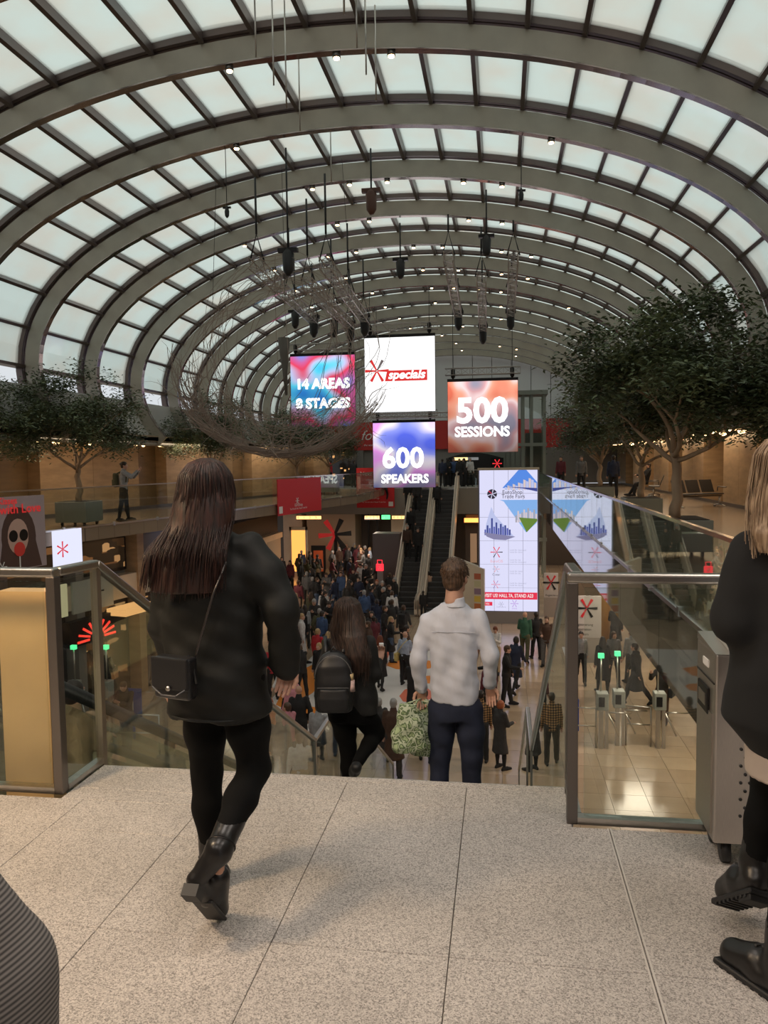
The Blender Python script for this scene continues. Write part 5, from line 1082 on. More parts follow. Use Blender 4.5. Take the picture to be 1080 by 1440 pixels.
def hair_vf(J, style, res, L=.30):
    R, c = J['Rh'], J['headc']; q = J['H']/1.75*.97; f = Field(.02)
    P = lambda x, y, z: c+(R @ np.array([x, y, z]))*q
    if style == 'bald': return None
    f.ell(P(0, -.018, .036), np.array([.084, .100, .094])*q, R)
    if style in ('short', 'bun', 'pony'): f.ell(P(0, -.045, -.02), np.array([.072, .066, .075])*q, R)
    if style == 'fringe': f.ell(P(0, -.03, -.01), np.array([.092, .09, .105])*q, R)
    if style == 'bun': f.ell(P(0, -.11, .05), np.array([.04, .035, .04])*q, R)
    if style == 'pony': f.chain([P(0, -.10, .03), P(0, -.135, -.02), P(0, -.11, -.12)], [.024, .03, .015])
    if style == 'long':
        b = J['Rt']; down = -np.array([0, 0, 1.0]); back = P(0, -.055, -.02)
        f.chain([back, back+np.array([0, -.02, -.14])*q, back+(np.array([0, -.035, 0])+down*L)*q], [.082*q, .088*q, .070*q], .03)
        for s in (-1, 1): f.chain([P(s*.07, -.01, .0), P(s*.085, -.02, -.10), P(s*.09, -.03, -.10)+down*(L-.12)*q], [.030*q, .034*q, .026*q], .03)
    f.sub(P(0, .115, -.045), np.array([.070, .085, .095])*q, R)
    return f.mesh(res, folds(.003, 2.5))
# ---------- crowd
POSES = {
 'stand': dict(), 'stand2': dict(hl=(2, 2), hr=(6, 8), ar=(20, 6, 70, 25), al=(0, 10, 15)),
 'walk': dict(hl=(24, 6), hr=(-18, 22), al=(-20, 6, 12), ar=(22, 6, 20), lean=4),
 'phone': dict(ar=(35, 5, 85, 30), al=(30, 5, 88, 35), head=(0, 22)), 'talk': dict(ar=(30, 12, 60, 10), al=(5, 8, 20), head=(20, 0), splay=5),
 'photo': dict(ar=(62, 12, 75, 20), al=(62, 12, 75, 20), head=(0, 2), hl=(6, 0), hr=(-8, 2)), 'pockets': dict(ar=(-8, 18, 35, 20), al=(-8, 18, 35, 20)),
 'bag': dict(ar=(2, 5, 8), al=(18, 12, 75, 20), hl=(14, 3), hr=(-10, 12))}
_crowd = {}
CR_RES = .026
def crowd_meshes(pose, top, legs, hair, female):
    H = 1.75; k0 = (pose, female)
    if k0 not in _crowd: J = skeleton(H, POSES[pose], female); _crowd[k0] = (J, body_mesh(J, CR_RES, .014, .012))
    J, bm_ = _crowd[k0]; out = [('body', bm_)]
    for nm, key, fn in ((('jacket' if top == 'jacket' else top), ('t', pose, female, top), lambda: top_vf(J, top, CR_RES)), (legs, ('l', pose, female, legs), lambda: legs_vf(J, legs, CR_RES)), ('shoes', ('s', pose, female), lambda: shoes_vf(J, .02)), ('hair', ('h', pose, female, hair), lambda: hair_vf(J, hair, .016))):
        if key not in _crowd:
            vf = fn(); _crowd[key] = to_mesh(nm, vf, [BLACKM]) if vf is not None else None
        if _crowd[key] is not None: out.append((nm, _crowd[key]))
    return out
CL = {'black': (.014, .013, .014), 'navy': (.018, .024, .055), 'dark': (.035, .032, .032), 'grey': (.13, .125, .125), 'lightgrey': (.30, .30, .31), 'olive': (.085, .080, .040), 'brown': (.070, .035, .022), 'red': (.42, .02, .03), 'white': (.62, .60, .60), 'blue': (.05, .09, .20), 'lightblue': (.36, .42, .55), 'beige': (.42, .30, .19), 'peach': (.60, .36, .25), 'burgundy': (.12, .02, .03), 'pink': (.60, .25, .30), 'orange': (.55, .16, .06), 'green': (.03, .10, .06), 'jeans': (.05, .075, .13), 'purple': (.10, .05, .15), 'tan': (.26, .18, .11), 'yellow': (.6, .45, .15),
 'h_dark': (.022, .013, .010), 'h_brown': (.07, .035, .018), 'h_auburn': (.16, .035, .012), 'h_blond': (.42, .27, .13), 'h_grey': (.33, .31, .30), 'h_ginger': (.36, .09, .03)}
CM = {k: mat('cloth_'+k if not k.startswith('h_') else 'hair_'+k[2:], v, .8 if not k.startswith('h_') else .5, 0, .12, 14) for k, v in CL.items()}
def plaid():
    m = bpy.data.materials.new('cloth_plaid'); m.use_nodes = True; n, l = m.node_tree.nodes, m.node_tree.links; t = n.new('ShaderNodeTexCoord'); last = None
    for ax_, c in ((0, 'X'), (2, 'Z')):
        w = n.new('ShaderNodeTexWave'); w.bands_direction = c; w.inputs['Scale'].default_value = 5.2; l.new(t.outputs['Object'], w.inputs[0]); r = n.new('ShaderNodeMath'); r.operation = 'GREATER_THAN'; r.inputs[1].default_value = .5; l.new(w.outputs['Fac'], r.inputs[0])
        if last is None: last = r
        else: a = n.new('ShaderNodeMath'); a.operation = 'ADD'; l.new(last.outputs[0], a.inputs[0]); l.new(r.outputs[0], a.inputs[1]); d = n.new('ShaderNodeMath'); d.operation = 'MULTIPLY'; d.inputs[1].default_value = .5; l.new(a.outputs[0], d.inputs[0]); last = d
    r = n.new('ShaderNodeValToRGB'); r.color_ramp.interpolation = 'CONSTANT'; e = r.color_ramp.elements; e[0].color = (.42, .24, .09, 1); e[1].position = .75; e[1].color = (.02, .014, .012, 1); x = e.new(.3); x.color = (.14, .08, .04, 1); l.new(last.outputs[0], r.inputs[0]); l.new(r.outputs[0], n['Principled BSDF'].inputs['Base Color']); n['Principled BSDF'].inputs['Roughness'].default_value = .85; return m
CM['plaid'] = plaid()
def person(x, y, z, rz, H, pose, top, tc, legs, lc, hair, hc, female, label, shoes='black', group=None, skin=None):
    r = empty('person', (x, y, z), rz, label=label, cat='person', group=group); s = H/1.75; r.scale = (s, s, s)
    for nm, me in crowd_meshes(pose, top, legs, hair, female):
        o = link(nm, me, r)
        if nm != 'body': sl = o.material_slots[0]; sl.link = 'OBJECT'; sl.material = CM[{'shoes': shoes, 'hair': hc}.get(nm, tc if nm == top else lc)]
    return r
def crowd_bag(r, kind, c, lab, side=-1):
    m_ = MB(); r_ = empty({'backpack': 'backpack', 'shoulder': 'shoulder_bag', 'phone': 'phone'}[kind], r.location, r.rotation_euler[2], label=lab, cat={'backpack': 'backpack', 'shoulder': 'bag', 'phone': 'phone'}[kind]); r_.scale = r.scale
    if kind == 'backpack':
        m_.box((0, -.21, 1.22), (.28, .14, .42)); bevel(m_.build('bag_body', CM[c], r_), .05, 3); m_ = MB(); m_.box((0, -.29, 1.14), (.20, .04, .20)); bevel(m_.build('front_pocket', CM[c], r_), .015, 2)
        for s in (-1, 1): m_ = MB(); m_.tube([(s*.10, -.15, 1.42), (s*.11, -.02, 1.49), (s*.12, .12, 1.38), (s*.12, .10, 1.15)], .018, 5); m_.build('strap', CM[c], r_)
    if kind == 'shoulder': m_.box((side*.25, -.02, .92), (.12, .32, .26)); bevel(m_.build('bag_body', CM[c], r_), .03, 3); m_ = MB(); m_.tube([(side*.25, -.14, 1.02), (side*-.02, -.17, 1.38), (side*-.12, -.05, 1.50)], .012, 5); m_.build('strap', CM[c], r_)
    if kind == 'phone': m_.box((0, .42, 1.42), (.15, .012, .08)); m_.build('casing', BLACKG, r_)
# list: photo position of the top of the head, heading (0 = away), height, pose, clothes, hair, label
D = {'b': 'black'}
CROWD = [
 (446, 779, 0, 1.80, 'walk', 'coat', 'black', 'trousers', 'black', 'short', 'h_dark', 0, 'man in long black coat walking away alone on the open tiles'),
 (497, 799, 175, 1.76, 'walk', 'tee', 'dark', 'trousers', 'dark', 'short', 'h_dark', 0, 'man in dark short sleeved shirt striding towards the camera'),
 (515, 794, 160, 1.80, 'bag', 'jacket', 'black', 'jeans', 'black', 'short', 'h_grey', 0, 'grey haired man in dark jacket carrying bag, right of striding man'),
 (480, 804, 150, 1.78, 'talk', 'jacket', 'blue', 'jeans', 'jeans', 'short', 'h_brown', 0, 'brown haired man with white lanyard and blue jacket'),
 (471, 813, 60, 1.74, 'talk', 'jacket', 'navy', 'jeans', 'jeans', 'short', 'h_dark', 0, 'man in navy jacket left of the man with lanyard'),
 (396, 777, 200, 1.72, 'stand', 'coat', 'black', 'tights', 'black', 'fringe', 'h_dark', 1, 'woman in black with dark bob at the left rear of the crowd'),
 (408, 788, 20, 1.68, 'stand2', 'jacket', 'red', 'trousers', 'black', 'short', 'h_dark', 1, 'person in bright red jacket at the left rear of the crowd'),
 (423, 788, 80, 1.78, 'pockets', 'jacket', 'black', 'trousers', 'black', 'short', 'h_dark', 0, 'man in black standing right of the bright red jacket'),
 (431, 804, 10, 1.74, 'stand', 'jacket', 'grey', 'jeans', 'dark', 'short', 'h_grey', 0, 'grey haired man in grey jacket seen from behind'),
 (419, 816, -20, 1.74, 'stand', 'jacket', 'burgundy', 'trousers', 'black', 'short', 'h_brown', 0, 'man in dark burgundy jacket behind the peach jumper'),
 (404, 818, 15, 1.70, 'stand2', 'jacket', 'green', 'jeans', 'jeans', 'short', 'h_dark', 0, 'person in dark green jacket at the left of the crowd'),
 (416, 834, 30, 1.66, 'stand2', 'jacket', 'peach', 'jeans', 'black', 'long', 'h_blond', 1, 'blond woman in peach jumper'),
 (435, 833, -10, 1.68, 'stand', 'jacket', 'olive', 'jeans', 'jeans', 'long', 'h_brown', 1, 'brown haired woman in olive jacket and blue jeans'),
 (454, 831, -60, 1.80, 'phone', 'jacket', 'black', 'trousers', 'black', 'short', 'h_dark', 0, 'man in black looking down at his phone'),
 (464, 845, 170, 1.76, 'phone', 'jacket', 'black', 'trousers', 'black', 'short', 'h_dark', 0, 'dark bearded man in black holding a camera'),
 (449, 856, 10, 1.74, 'pockets', 'jacket', 'olive', 'jeans', 'dark', 'short', 'h_grey', 0, 'grey haired person in olive hooded jacket'),
 (424, 857, 0, 1.70, 'bag', 'jacket', 'black', 'jeans', 'black', 'long', 'h_dark', 1, 'dark haired woman in black beside the olive hooded jacket'),
 (446, 884, -30, 1.70, 'stand2', 'jacket', 'red', 'trousers', 'dark', 'short', 'h_blond', 0, 'person in bright red jacket near the orange floor graphic'),
 (449, 904, 160, 1.66, 'stand', 'jacket', 'black', 'trousers', 'black', 'fringe', 'h_blond', 1, 'short haired blond woman with white shirt front and black jacket'),
 (428, 907, 60, 1.70, 'phone', 'jacket', 'black', 'jeans', 'black', 'short', 'h_brown', 0, 'brown haired man in black beside the orange floor graphic'),
 (512, 830, 20, 1.80, 'stand', 'jacket', 'blue', 'trousers', 'dark', 'short', 'h_grey', 0, 'grey haired man in blue jacket behind the backpack woman'),
 (521, 826, -70, 1.72, 'talk', 'jacket', 'navy', 'jeans', 'dark', 'short', 'h_dark', 0, 'man in navy turned left, behind the phone couple'),
 (534, 827, 100, 1.74, 'talk', 'coat', 'black', 'trousers', 'black', 'short', 'h_grey', 0, 'grey haired man in black coat in the group near the escalator'),
 (542, 825, -100, 1.76, 'stand2', 'jacket', 'black', 'jeans', 'dark', 'short', 'h_brown', 0, 'brown haired man in black left of the white shirt'),
 (530, 815, 180, 1.76, 'pockets', 'jacket', 'dark', 'trousers', 'burgundy', 'short', 'h_ginger', 0, 'ginger haired man in dark jacket facing the camera'),
 (551, 831, 5, 1.74, 'stand', 'shirt', 'white', 'trousers', 'beige', 'short', 'h_brown', 0, 'man in white shirt near the left escalator foot'),
 (530, 843, 10, 1.76, 'phone', 'jacket', 'navy', 'jeans', 'jeans', 'short', 'h_dark', 0, 'dark haired man in navy jumper and blue jeans from behind'),
 (546, 844, 0, 1.78, 'pockets', 'jacket', 'dark', 'trousers', 'beige', 'short', 'h_brown', 0, 'man in dark jacket and beige trousers from behind'),
 (567, 850, -8, 1.72, 'walk', 'jacket', 'dark', 'trousers', 'black', 'short', 'h_brown', 0, 'person with large black backpack walking to the escalators'),
 (569, 888, -20, 1.74, 'stand2', 'shirt', 'lightblue', 'trousers', 'black', 'bald', 'h_grey', 0, 'bald man in light blue shirt with green shoulder bag'),
 (534, 894, -10, 1.72, 'bag', 'coat', 'black', 'tights', 'black', 'long', 'h_auburn', 1, 'auburn long haired woman in black coat right of backpack woman'),
 (603, 804, 30, 1.62, 'photo', 'jacket', 'peach', 'trousers', 'red', 'fringe', 'h_dark', 1, 'woman in peach top and red skirt at the right escalator foot'),
 (595, 831, 0, 1.25, 'stand', 'jacket', 'black', 'trousers', 'black', 'short', 'h_dark', 0, 'child sized figure in black at the right escalator foot'),
 (697, 880, 170, 1.62, 'phone', 'shirt', 'white', 'trousers', 'beige', 'fringe', 'h_auburn', 1, 'woman in white blouse in front of the video wall'),
 (738, 861, -15, 1.78, 'bag', 'jacket', 'green', 'trousers', 'olive', 'bald', 'h_grey', 0, 'bald man in dark green jacket below the video wall'),
 (769, 866, 165, 1.76, 'stand2', 'jacket', 'brown', 'trousers', 'grey', 'short', 'h_brown', 0, 'man in brown jacket and grey trousers right of the video wall'),
 (725, 894, -30, 1.76, 'walk', 'dress', 'navy', 'tights', 'black', 'fringe', 'h_dark', 1, 'woman in navy knee length dress walking'),
 (694, 914, 100, 1.76, 'talk', 'jacket', 'black', 'trousers', 'black', 'short', 'h_dark', 0, 'dark haired man in black suit beside the white shirt man'),
 (706, 915, -100, 1.78, 'talk', 'jacket', 'black', 'trousers', 'black', 'short', 'h_brown', 0, 'brown haired man in black suit left of the navy dress'),
 (703, 985, -50, 1.62, 'stand2', 'coat', 'dark', 'tights', 'black', 'fringe', 'h_ginger', 1, 'ginger haired woman in dark coat beside the plaid shirt'),
 (685, 985, 0, 1.70, 'stand', 'jacket', 'plaid', 'trousers', 'black', 'short', 'h_dark', 0, 'man in yellow and black plaid shirt from behind'),
 (817, 886, 175, 1.70, 'walk', 'shirt', 'lightgrey', 'trousers', 'black', 'bun', 'h_dark', 1, 'walking woman in grey top and black trousers before the star sign'),
 (848, 896, 10, 1.74, 'stand', 'coat', 'black', 'tights', 'black', 'long', 'h_dark', 1, 'woman in long black coat behind the turnstiles'),
 (863, 888, 180, 1.72, 'talk', 'jacket', 'grey', 'trousers', 'black', 'fringe', 'h_brown', 1, 'woman in grey jacket facing the black coat'),
 (884, 889, 20, 1.74, 'stand', 'jacket', 'lightgrey', 'trousers', 'dark', 'short', 'h_dark', 0, 'man in light grey jumper behind the turnstiles'),
 (895, 903, 60, 1.84, 'walk', 'coat', 'black', 'trousers', 'dark', 'short', 'h_dark', 0, 'tall man in black coat striding left of the third turnstile'),
 (932, 930, 150, 1.70, 'photo', 'jacket', 'dark', 'trousers', 'brown', 'short', 'h_brown', 0, 'brown haired person with black bag behind the third turnstile'),
 (866, 850, -20, 1.80, 'bag', 'coat', 'dark', 'trousers', 'black', 'short', 'h_dark', 0, 'person in dark coat by the tan column'),
 (752, 862, 20, 1.70, 'stand', 'jacket', 'black', 'trousers', 'black', 'short', 'h_dark', 0, 'person in black close behind the bald man in green'),
 (797, 868, -10, 1.78, 'stand', 'jacket', 'blue', 'trousers', 'jeans', 'short', 'h_dark', 0, 'man in blue jacket between the two standing star signs'),
 (144, 851, 20, 1.80, 'stand', 'jacket', 'black', 'trousers', 'black', 'short', 'h_dark', 0, 'man in black seen through left stair glass near screen'),
 (164, 870, -10, 1.82, 'stand2', 'coat', 'grey', 'trousers', 'grey', 'short', 'h_brown', 0, 'man in grey suit seen through left stair glass'),
 (181, 882, 190, 1.66, 'stand2', 'shirt', 'white', 'trousers', 'burgundy', 'fringe', 'h_blond', 1, 'blond woman in white shirt seen through left stair glass'),
 (203, 888, 10, 1.76, 'bag', 'jacket', 'black', 'jeans', 'grey', 'short', 'h_dark', 0, 'man in black jacket and grey jeans left of the near woman'),
 (122, 884, 30, 1.72, 'stand', 'coat', 'tan', 'tights', 'black', 'short', 'h_brown', 1, 'person in tan coat behind the left turnstiles'),
 (146, 912, 0, 1.72, 'stand2', 'jacket', 'dark', 'trousers', 'black', 'short', 'h_grey', 0, 'grey haired person between the left turnstiles'),
 (176, 957, 175, 1.76, 'phone', 'jacket', 'black', 'trousers', 'grey', 'short', 'h_brown', 0, 'man in black suit and white shirt by blue stand'),
 (420, 965, 15, 1.78, 'pockets', 'jacket', 'black', 'trousers', 'black', 'bald', 'h_grey', 0, 'bald man in black jacket beyond the stair rail'),
 (411, 951, 60, 1.72, 'talk', 'jacket', 'pink', 'trousers', 'dark', 'short', 'h_dark', 0, 'dark haired person in pink behind the bald man'),
 (447, 988, -15, 1.74, 'talk', 'jacket', 'lightgrey', 'trousers', 'grey', 'short', 'h_brown', 0, 'brown haired man in grey jumper near the stair rail end'),
 (405, 988, 60, 1.72, 'stand2', 'jacket', 'pink', 'jeans', 'jeans', 'short', 'h_brown', 0, 'brown haired man in pink shirt below the bald man'),
 (392, 1003, 0, 1.76, 'stand', 'jacket', 'grey', 'jeans', 'dark', 'short', 'h_grey', 0, 'grey haired man in grey blue coat seen through stair glass'),
 (380, 990, 10, 1.70, 'stand', 'coat', 'orange', 'trousers', 'brown', 'long', 'h_ginger', 1, 'woman in orange coat beside the near woman sleeve'),
 (421, 1032, 20, 1.72, 'stand2', 'shirt', 'white', 'trousers', 'beige', 'short', 'h_brown', 0, 'man in white shirt lowest beside the left stair rail'),
 (468, 1010, 0, 1.72, 'bag', 'jacket', 'jeans', 'trousers', 'dark', 'short', 'h_brown', 0, 'person in denim jacket behind the backpack woman'),
 (553, 983, 0, 1.82, 'stand', 'coat', 'brown', 'trousers', 'dark', 'short', 'h_grey', 0, 'grey haired man in long dark brown coat near the stair foot'),
 (533, 982, 25, 1.68, 'stand', 'coat', 'dark', 'tights', 'black', 'short', 'h_grey', 1, 'grey haired woman with pink scarf left of the brown coat'),
 (400, 925, 150, 1.70, 'walk', 'jacket', 'white', 'tights', 'black', 'long', 'h_dark', 1, 'woman with white top and black legs right of the near sleeve'),
 (385, 868, 0, 1.74, 'stand', 'jacket', 'black', 'jeans', 'black', 'short', 'h_dark', 0, 'man in black close to the near woman sleeve, upper'),
 (383, 905, 20, 1.72, 'stand2', 'jacket', 'red', 'trousers', 'black', 'short', 'h_brown', 0, 'person in dark red top half hidden by near woman'),
 (582, 925, 10, 1.75, 'bag', 'coat', 'black', 'trousers', 'black', 'short', 'h_dark', 0, 'person in black between bald man and the white shirt man'),
 (597, 970, 0, 1.74, 'stand', 'jacket', 'blue', 'jeans', 'jeans', 'short', 'h_dark', 0, 'person in blue jeans hidden behind the leaf print bags'),
 (688, 930, 20, 1.70, 'stand', 'jacket', 'burgundy', 'trousers', 'black', 'long', 'h_dark', 1, 'woman in burgundy behind the white shirt man hand'),
]
rnd = random.Random(8); FARN = ['in black at the left end', 'in dark grey beside a pillar', 'in navy facing right', 'with a bag over one shoulder', 'in long black coat', 'in brown jacket', 'facing the camera in dark suit', 'with light scarf', 'in black with fair hair', 'in dark blue near the star emblem', 'walking left in black', 'taller than the rest in black', 'in grey before the doors', 'nearest the grey partition', 'in olive coat', 'in dark jacket with jeans', 'close to the lit doorway', 'in burgundy jacket', 'by the menu board', 'rightmost left of partition']
for i in range(20):
    x = 425+ (i*97 % 100)+rnd.uniform(-2, 2); y = 753+rnd.uniform(0, 22)+(i % 3)*3
    CROWD.append((x, y, rnd.choice([0, 20, -30, 90, 180, 160]), rnd.uniform(1.66, 1.86), rnd.choice(list(POSES)), rnd.choice(['jacket', 'coat', 'jacket', 'shirt']), rnd.choice(['black', 'black', 'navy', 'dark', 'brown', 'grey', 'burgundy', 'lightblue']), 'trousers', rnd.choice(['black', 'dark', 'jeans']), rnd.choice(['short', 'short', 'long', 'bald']), rnd.choice(['h_dark', 'h_brown', 'h_blond', 'h_grey']), rnd.random() < .4, 'far person '+FARN[i]+' under the far gallery'))
rnd = random.Random(5); MORE = ['near the left shops', 'between red jacket and man in long coat', 'left of the peach jumper', 'beside the grey jacket', 'behind the striding man', 'in the middle of the hall', 'right behind the lanyard man', 'near the grey partition foot', 'before the left escalator', 'between the escalator group', 'behind olive hooded jacket', 'near the red padlock post', 'left of beige trousers', 'beyond the red jacket']
for i, (x, y) in enumerate([(388, 800), (435, 775), (399, 842), (445, 812), (490, 785), (505, 810), (490, 818), (532, 792), (556, 812), (540, 852), (470, 868), (548, 806), (523, 858), (460, 800)]):
    CROWD.append((x, y, rnd.choice([0, 20, -30, 90, 180, 160, -80]), rnd.uniform(1.64, 1.84), rnd.choice(list(POSES)), rnd.choice(['jacket', 'coat', 'jacket']), rnd.choice(['black', 'navy', 'dark', 'brown', 'black', 'grey']), 'trousers', rnd.choice(['black', 'dark', 'jeans']), rnd.choice(['short', 'short', 'long']), rnd.choice(['h_dark', 'h_brown', 'h_blond', 'h_grey']), rnd.random() < .4, 'dark clothed person of the crowd '+MORE[i]))
rnd = random.Random(31); WHERE = ['left of the white floor mat', 'on the white floor mat', 'between mat and escalators', 'near the shop pillars', 'in the middle of the far crowd', 'left of the striding man', 'near the directory wall', 'behind the red jackets']
PCN = {'stand': 'standing', 'stand2': 'with one arm bent', 'walk': 'walking', 'phone': 'looking at phone', 'talk': 'gesturing', 'pockets': 'hands in pockets'}; HN = {'h_dark': 'dark haired', 'h_brown': 'brown haired', 'h_blond': 'fair haired', 'h_grey': 'grey haired'}; seen = set()
k = 0
while k < 46:
    x = rnd.uniform(388, 575); y = rnd.uniform(775, 905) if x < 470 else rnd.uniform(775, 880)
    if x > 545 and y < 850: continue
    tc, hc, po = rnd.choice(['black', 'black', 'navy', 'dark', 'brown', 'grey', 'dark', 'blue', 'lightgrey', 'olive', 'burgundy', 'white']), rnd.choice(['h_dark', 'h_dark', 'h_brown', 'h_blond', 'h_grey']), rnd.choice(list(PCN)); wh = WHERE[3] if x < 405 else WHERE[7] if x < 425 and y < 830 else WHERE[4] if y < 800 else WHERE[2] if x > 530 else WHERE[1] if y > 845 else WHERE[5]
    top = rnd.choice(['jacket', 'coat', 'jacket']); fem = rnd.random() < .4; lab = '%s %s in %s %s %s %s' % (HN[hc], 'woman' if fem else 'man', tc.replace('lightgrey', 'light grey'), top, PCN[po], wh)
    if lab in seen: continue
    seen.add(lab); k += 1
    CROWD.append((x, y, rnd.choice([0, 20, -30, 90, 180, 160, -80]), rnd.uniform(1.64, 1.84), po, top, tc, 'trousers', rnd.choice(['black', 'dark', 'jeans']), 'long' if fem and rnd.random() < .7 else 'short', hc, fem, lab))
taken = []
for (px_, py_, hd, H, pose, top, tc, lg, lc, hair, hc, fem, lab) in CROWD:
    zt = -5.5+H; p = at(px_, py_, z=zt*1.0)
    for _ in range(6):
        if p.y < 15.4 and -2.5 < p.x < .6: H = min(H, 1.78); p = at(px_, py_, z=max(-5.5, stair_z(p.y))+H)
    g = max(-5.5, stair_z(p.y)) if (p.y < 15.3 and -2.5 < p.x < .6) else -5.5
    x, y = p.x, p.y
    if y > 47.4: x, y = x*47.4/y, 47.4-.1*(len(taken) % 5)
    if x < -12.5: y *= -12.5/x; x = -12.5
    for _ in range(25):
        for (a, b) in taken:
            d = math.hypot(x-a, y-b)
            if d < .6: x += (x-a)/(d+1e-6)*.04+1e-3; y += (.6-d)*.9
    taken.append((x, y)); q = person(x, y, g+.0, math.radians(hd), H, pose, top, tc, lg, lc, hair, hc, bool(fem), lab)
    if 'large black backpack' in lab: crowd_bag(q, 'backpack', 'black', 'large black backpack worn by the person heading to the escalators')
    if 'shoulder bag' in lab: crowd_bag(q, 'shoulder', 'yellow', 'yellow green shoulder bag of the bald man in light blue')
    if 'carrying bag' in lab or 'with a bag' in lab or 'black bag' in lab: crowd_bag(q, 'shoulder', 'black', 'black shoulder bag worn by '+' '.join(lab.split()[:9]))
# on the escalators
for (px_, py_, Y, tc, hair, hc, lab, hd) in [(574, 704, 42.9, 'black', 'short', 'h_dark', 'man in black highest on the left escalator, left side', 180), (587, 705, 42.7, 'dark', 'bald', 'h_grey', 'bald man in dark coat highest on the left escalator, right side', 180), (578, 731, 40.6, 'black', 'short', 'h_dark', 'man in black suit in the middle of the left escalator', 180), (573, 748, 39.3, 'brown', 'short', 'h_grey', 'man in brown jacket lowest on the left escalator', 180), (588, 752, 39.1, 'black', 'long', 'h_dark', 'dark figure beside the man in brown jacket on left escalator', 180), (615, 709, 42.5, 'black', 'short', 'h_grey', 'grey haired man in black on the right escalator', 180)]:
    zz = -5.5+5.5*(Y-36.1)/(8.4); p = at(px_, py_, Y=Y); person(p.x, Y, zz, math.radians(hd), 1.74, 'stand', 'jacket', tc, 'trousers', 'black', hair, hc, False, lab)
# on the galleries
for i, (px_, tc, hc, hd, lab) in enumerate([(622, 'navy', 'h_dark', 0, 'leftmost person before the far bar'), (630, 'black', 'h_dark', 0, 'person in black before the far bar, second from left'), (638, 'blue', 'h_brown', 180, 'person in blue before the far bar'), (646, 'black', 'h_blond', 0, 'fair haired person in black before the far bar'), (653, 'dark', 'h_dark', 90, 'person in dark jacket turned right before the far bar'), (661, 'white', 'h_grey', 180, 'grey haired person in white before the far bar'), (497, 'black', 'h_dark', 0, 'person in black beyond the far left banner railing'), (465, 'red', 'h_dark', 90, 'person in red jacket on the far left gallery'), (458, 'navy', 'h_brown', 180, 'person in navy beside the red jacket on far left gallery')]):
    Y = 47.6+.35*(i % 3); p = at(px_, 660, Y=Y); person(p.x, Y, 0, math.radians(hd), 1.72+.03*(i % 3), ['stand', 'stand2', 'talk'][i % 3], 'jacket', tc, 'trousers', 'black', 'short', hc, i % 2 == 1, lab)
for (X, Y, tc, hc, hd, lab) in [(4.6, 33, 'navy', 'h_dark', 0, 'person in navy behind the second tree on right gallery'), (3.7, 37, 'grey', 'h_brown', 180, 'person in grey farther along the right gallery'), (3.0, 40, 'burgundy', 'h_dark', 160, 'person in burgundy far along the right gallery')]:
    person(X, Y, 0, math.radians(hd), 1.75, 'stand', 'jacket', tc, 'trousers', 'black', 'short', hc, False, lab)
pp = at(180, 733, z=0); q = person(pp.x-.1, pp.y, 0, math.radians(-75), 1.72, 'photo', 'shirt', 'lightgrey', 'jeans', 'black', 'bun', 'h_dark', True, 'woman with dark backpack taking a photo on the left gallery'); crowd_bag(q, 'backpack', 'olive', 'dark backpack of the woman taking a photo on left gallery'); crowd_bag(q, 'phone', 'black', 'phone held up by the woman on the left gallery')
# seated man on the right gallery
J = skeleton(1.78, dict(hl=(80, 70), hr=(70, 38), al=(25, 8, 45, 20), ar=(30, 8, 50, 20), lean=-14, footl=0, footr=10)); r_ = empty('person', (6.05, 34.0, .0), PI/2+.1, label='seated man in black suit on right gallery row seat', cat='person')
link('body', body_mesh(J, .026, .014, .012), r_); link('jacket', to_mesh('jacket', top_vf(J, 'jacket', .026), [CM['black']]), r_); link('trousers', to_mesh('trousers', legs_vf(J, 'trousers', .026), [CM['black']]), r_); link('shoes', to_mesh('shoes', shoes_vf(J, .02), [CM['black']]), r_); link('hair', to_mesh('hair', hair_vf(J, 'short', .016), [CM['h_dark']]), r_)
# on the down escalator at left and near the stairs
p = at(100, 958, Y=6.1); person(p.x, 6.1, p.z-1.74, math.radians(-8), 1.74, 'stand2', 'jacket', 'tan', 'trousers', 'black', 'short', 'h_dark', False, 'dark haired man in tan coat on the left down escalator')
p = at(238, 1038, Y=9.4); person(-2.95 if False else p.x, 9.4, p.z-1.66, 0, 1.66, 'stand', 'jacket', 'grey', 'jeans', 'jeans', 'pony', 'h_brown', True, 'woman with ponytail whose head shows above the landing edge')
p = at(164, 1058, Y=8.0); person(p.x, 8.0, p.z-1.74, 0, 1.74, 'stand', 'jacket', 'black', 'trousers', 'black', 'bald', 'h_grey', False, 'bald man low on the left down escalator')
# ---------- the people near the camera
def hair_mat(name, c1, c2):
    m = bpy.data.materials.new(name); m.use_nodes = True; n, l = m.node_tree.nodes, m.node_tree.links; b = n['Principled BSDF']; t = n.new('ShaderNodeTexCoord'); mp = n.new('ShaderNodeMapping'); mp.inputs['Scale'].default_value = (1, 1, .05); z = n.new('ShaderNodeTexNoise'); z.inputs['Scale'].default_value = 90; z.inputs['Detail'].default_value = 3
    l.new(t.outputs['Object'], mp.inputs[0]); l.new(mp.outputs[0], z.inputs['Vector']); r = n.new('ShaderNodeValToRGB'); e = r.color_ramp.elements; e[0].position = .35; e[0].color = (*c1, 1); e[1].position = .68; e[1].color = (*c2, 1); l.new(z.outputs[0], r.inputs[0]); l.new(r.outputs[0], b.inputs['Base Color']); b.inputs['Roughness'].default_value = .52
    u = n.new('ShaderNodeBump'); u.inputs['Strength'].default_value = .6; u.inputs['Distance'].default_value = .004; l.new(z.outputs[0], u.inputs['Height']); l.new(u.outputs[0], b.inputs['Normal']); return m
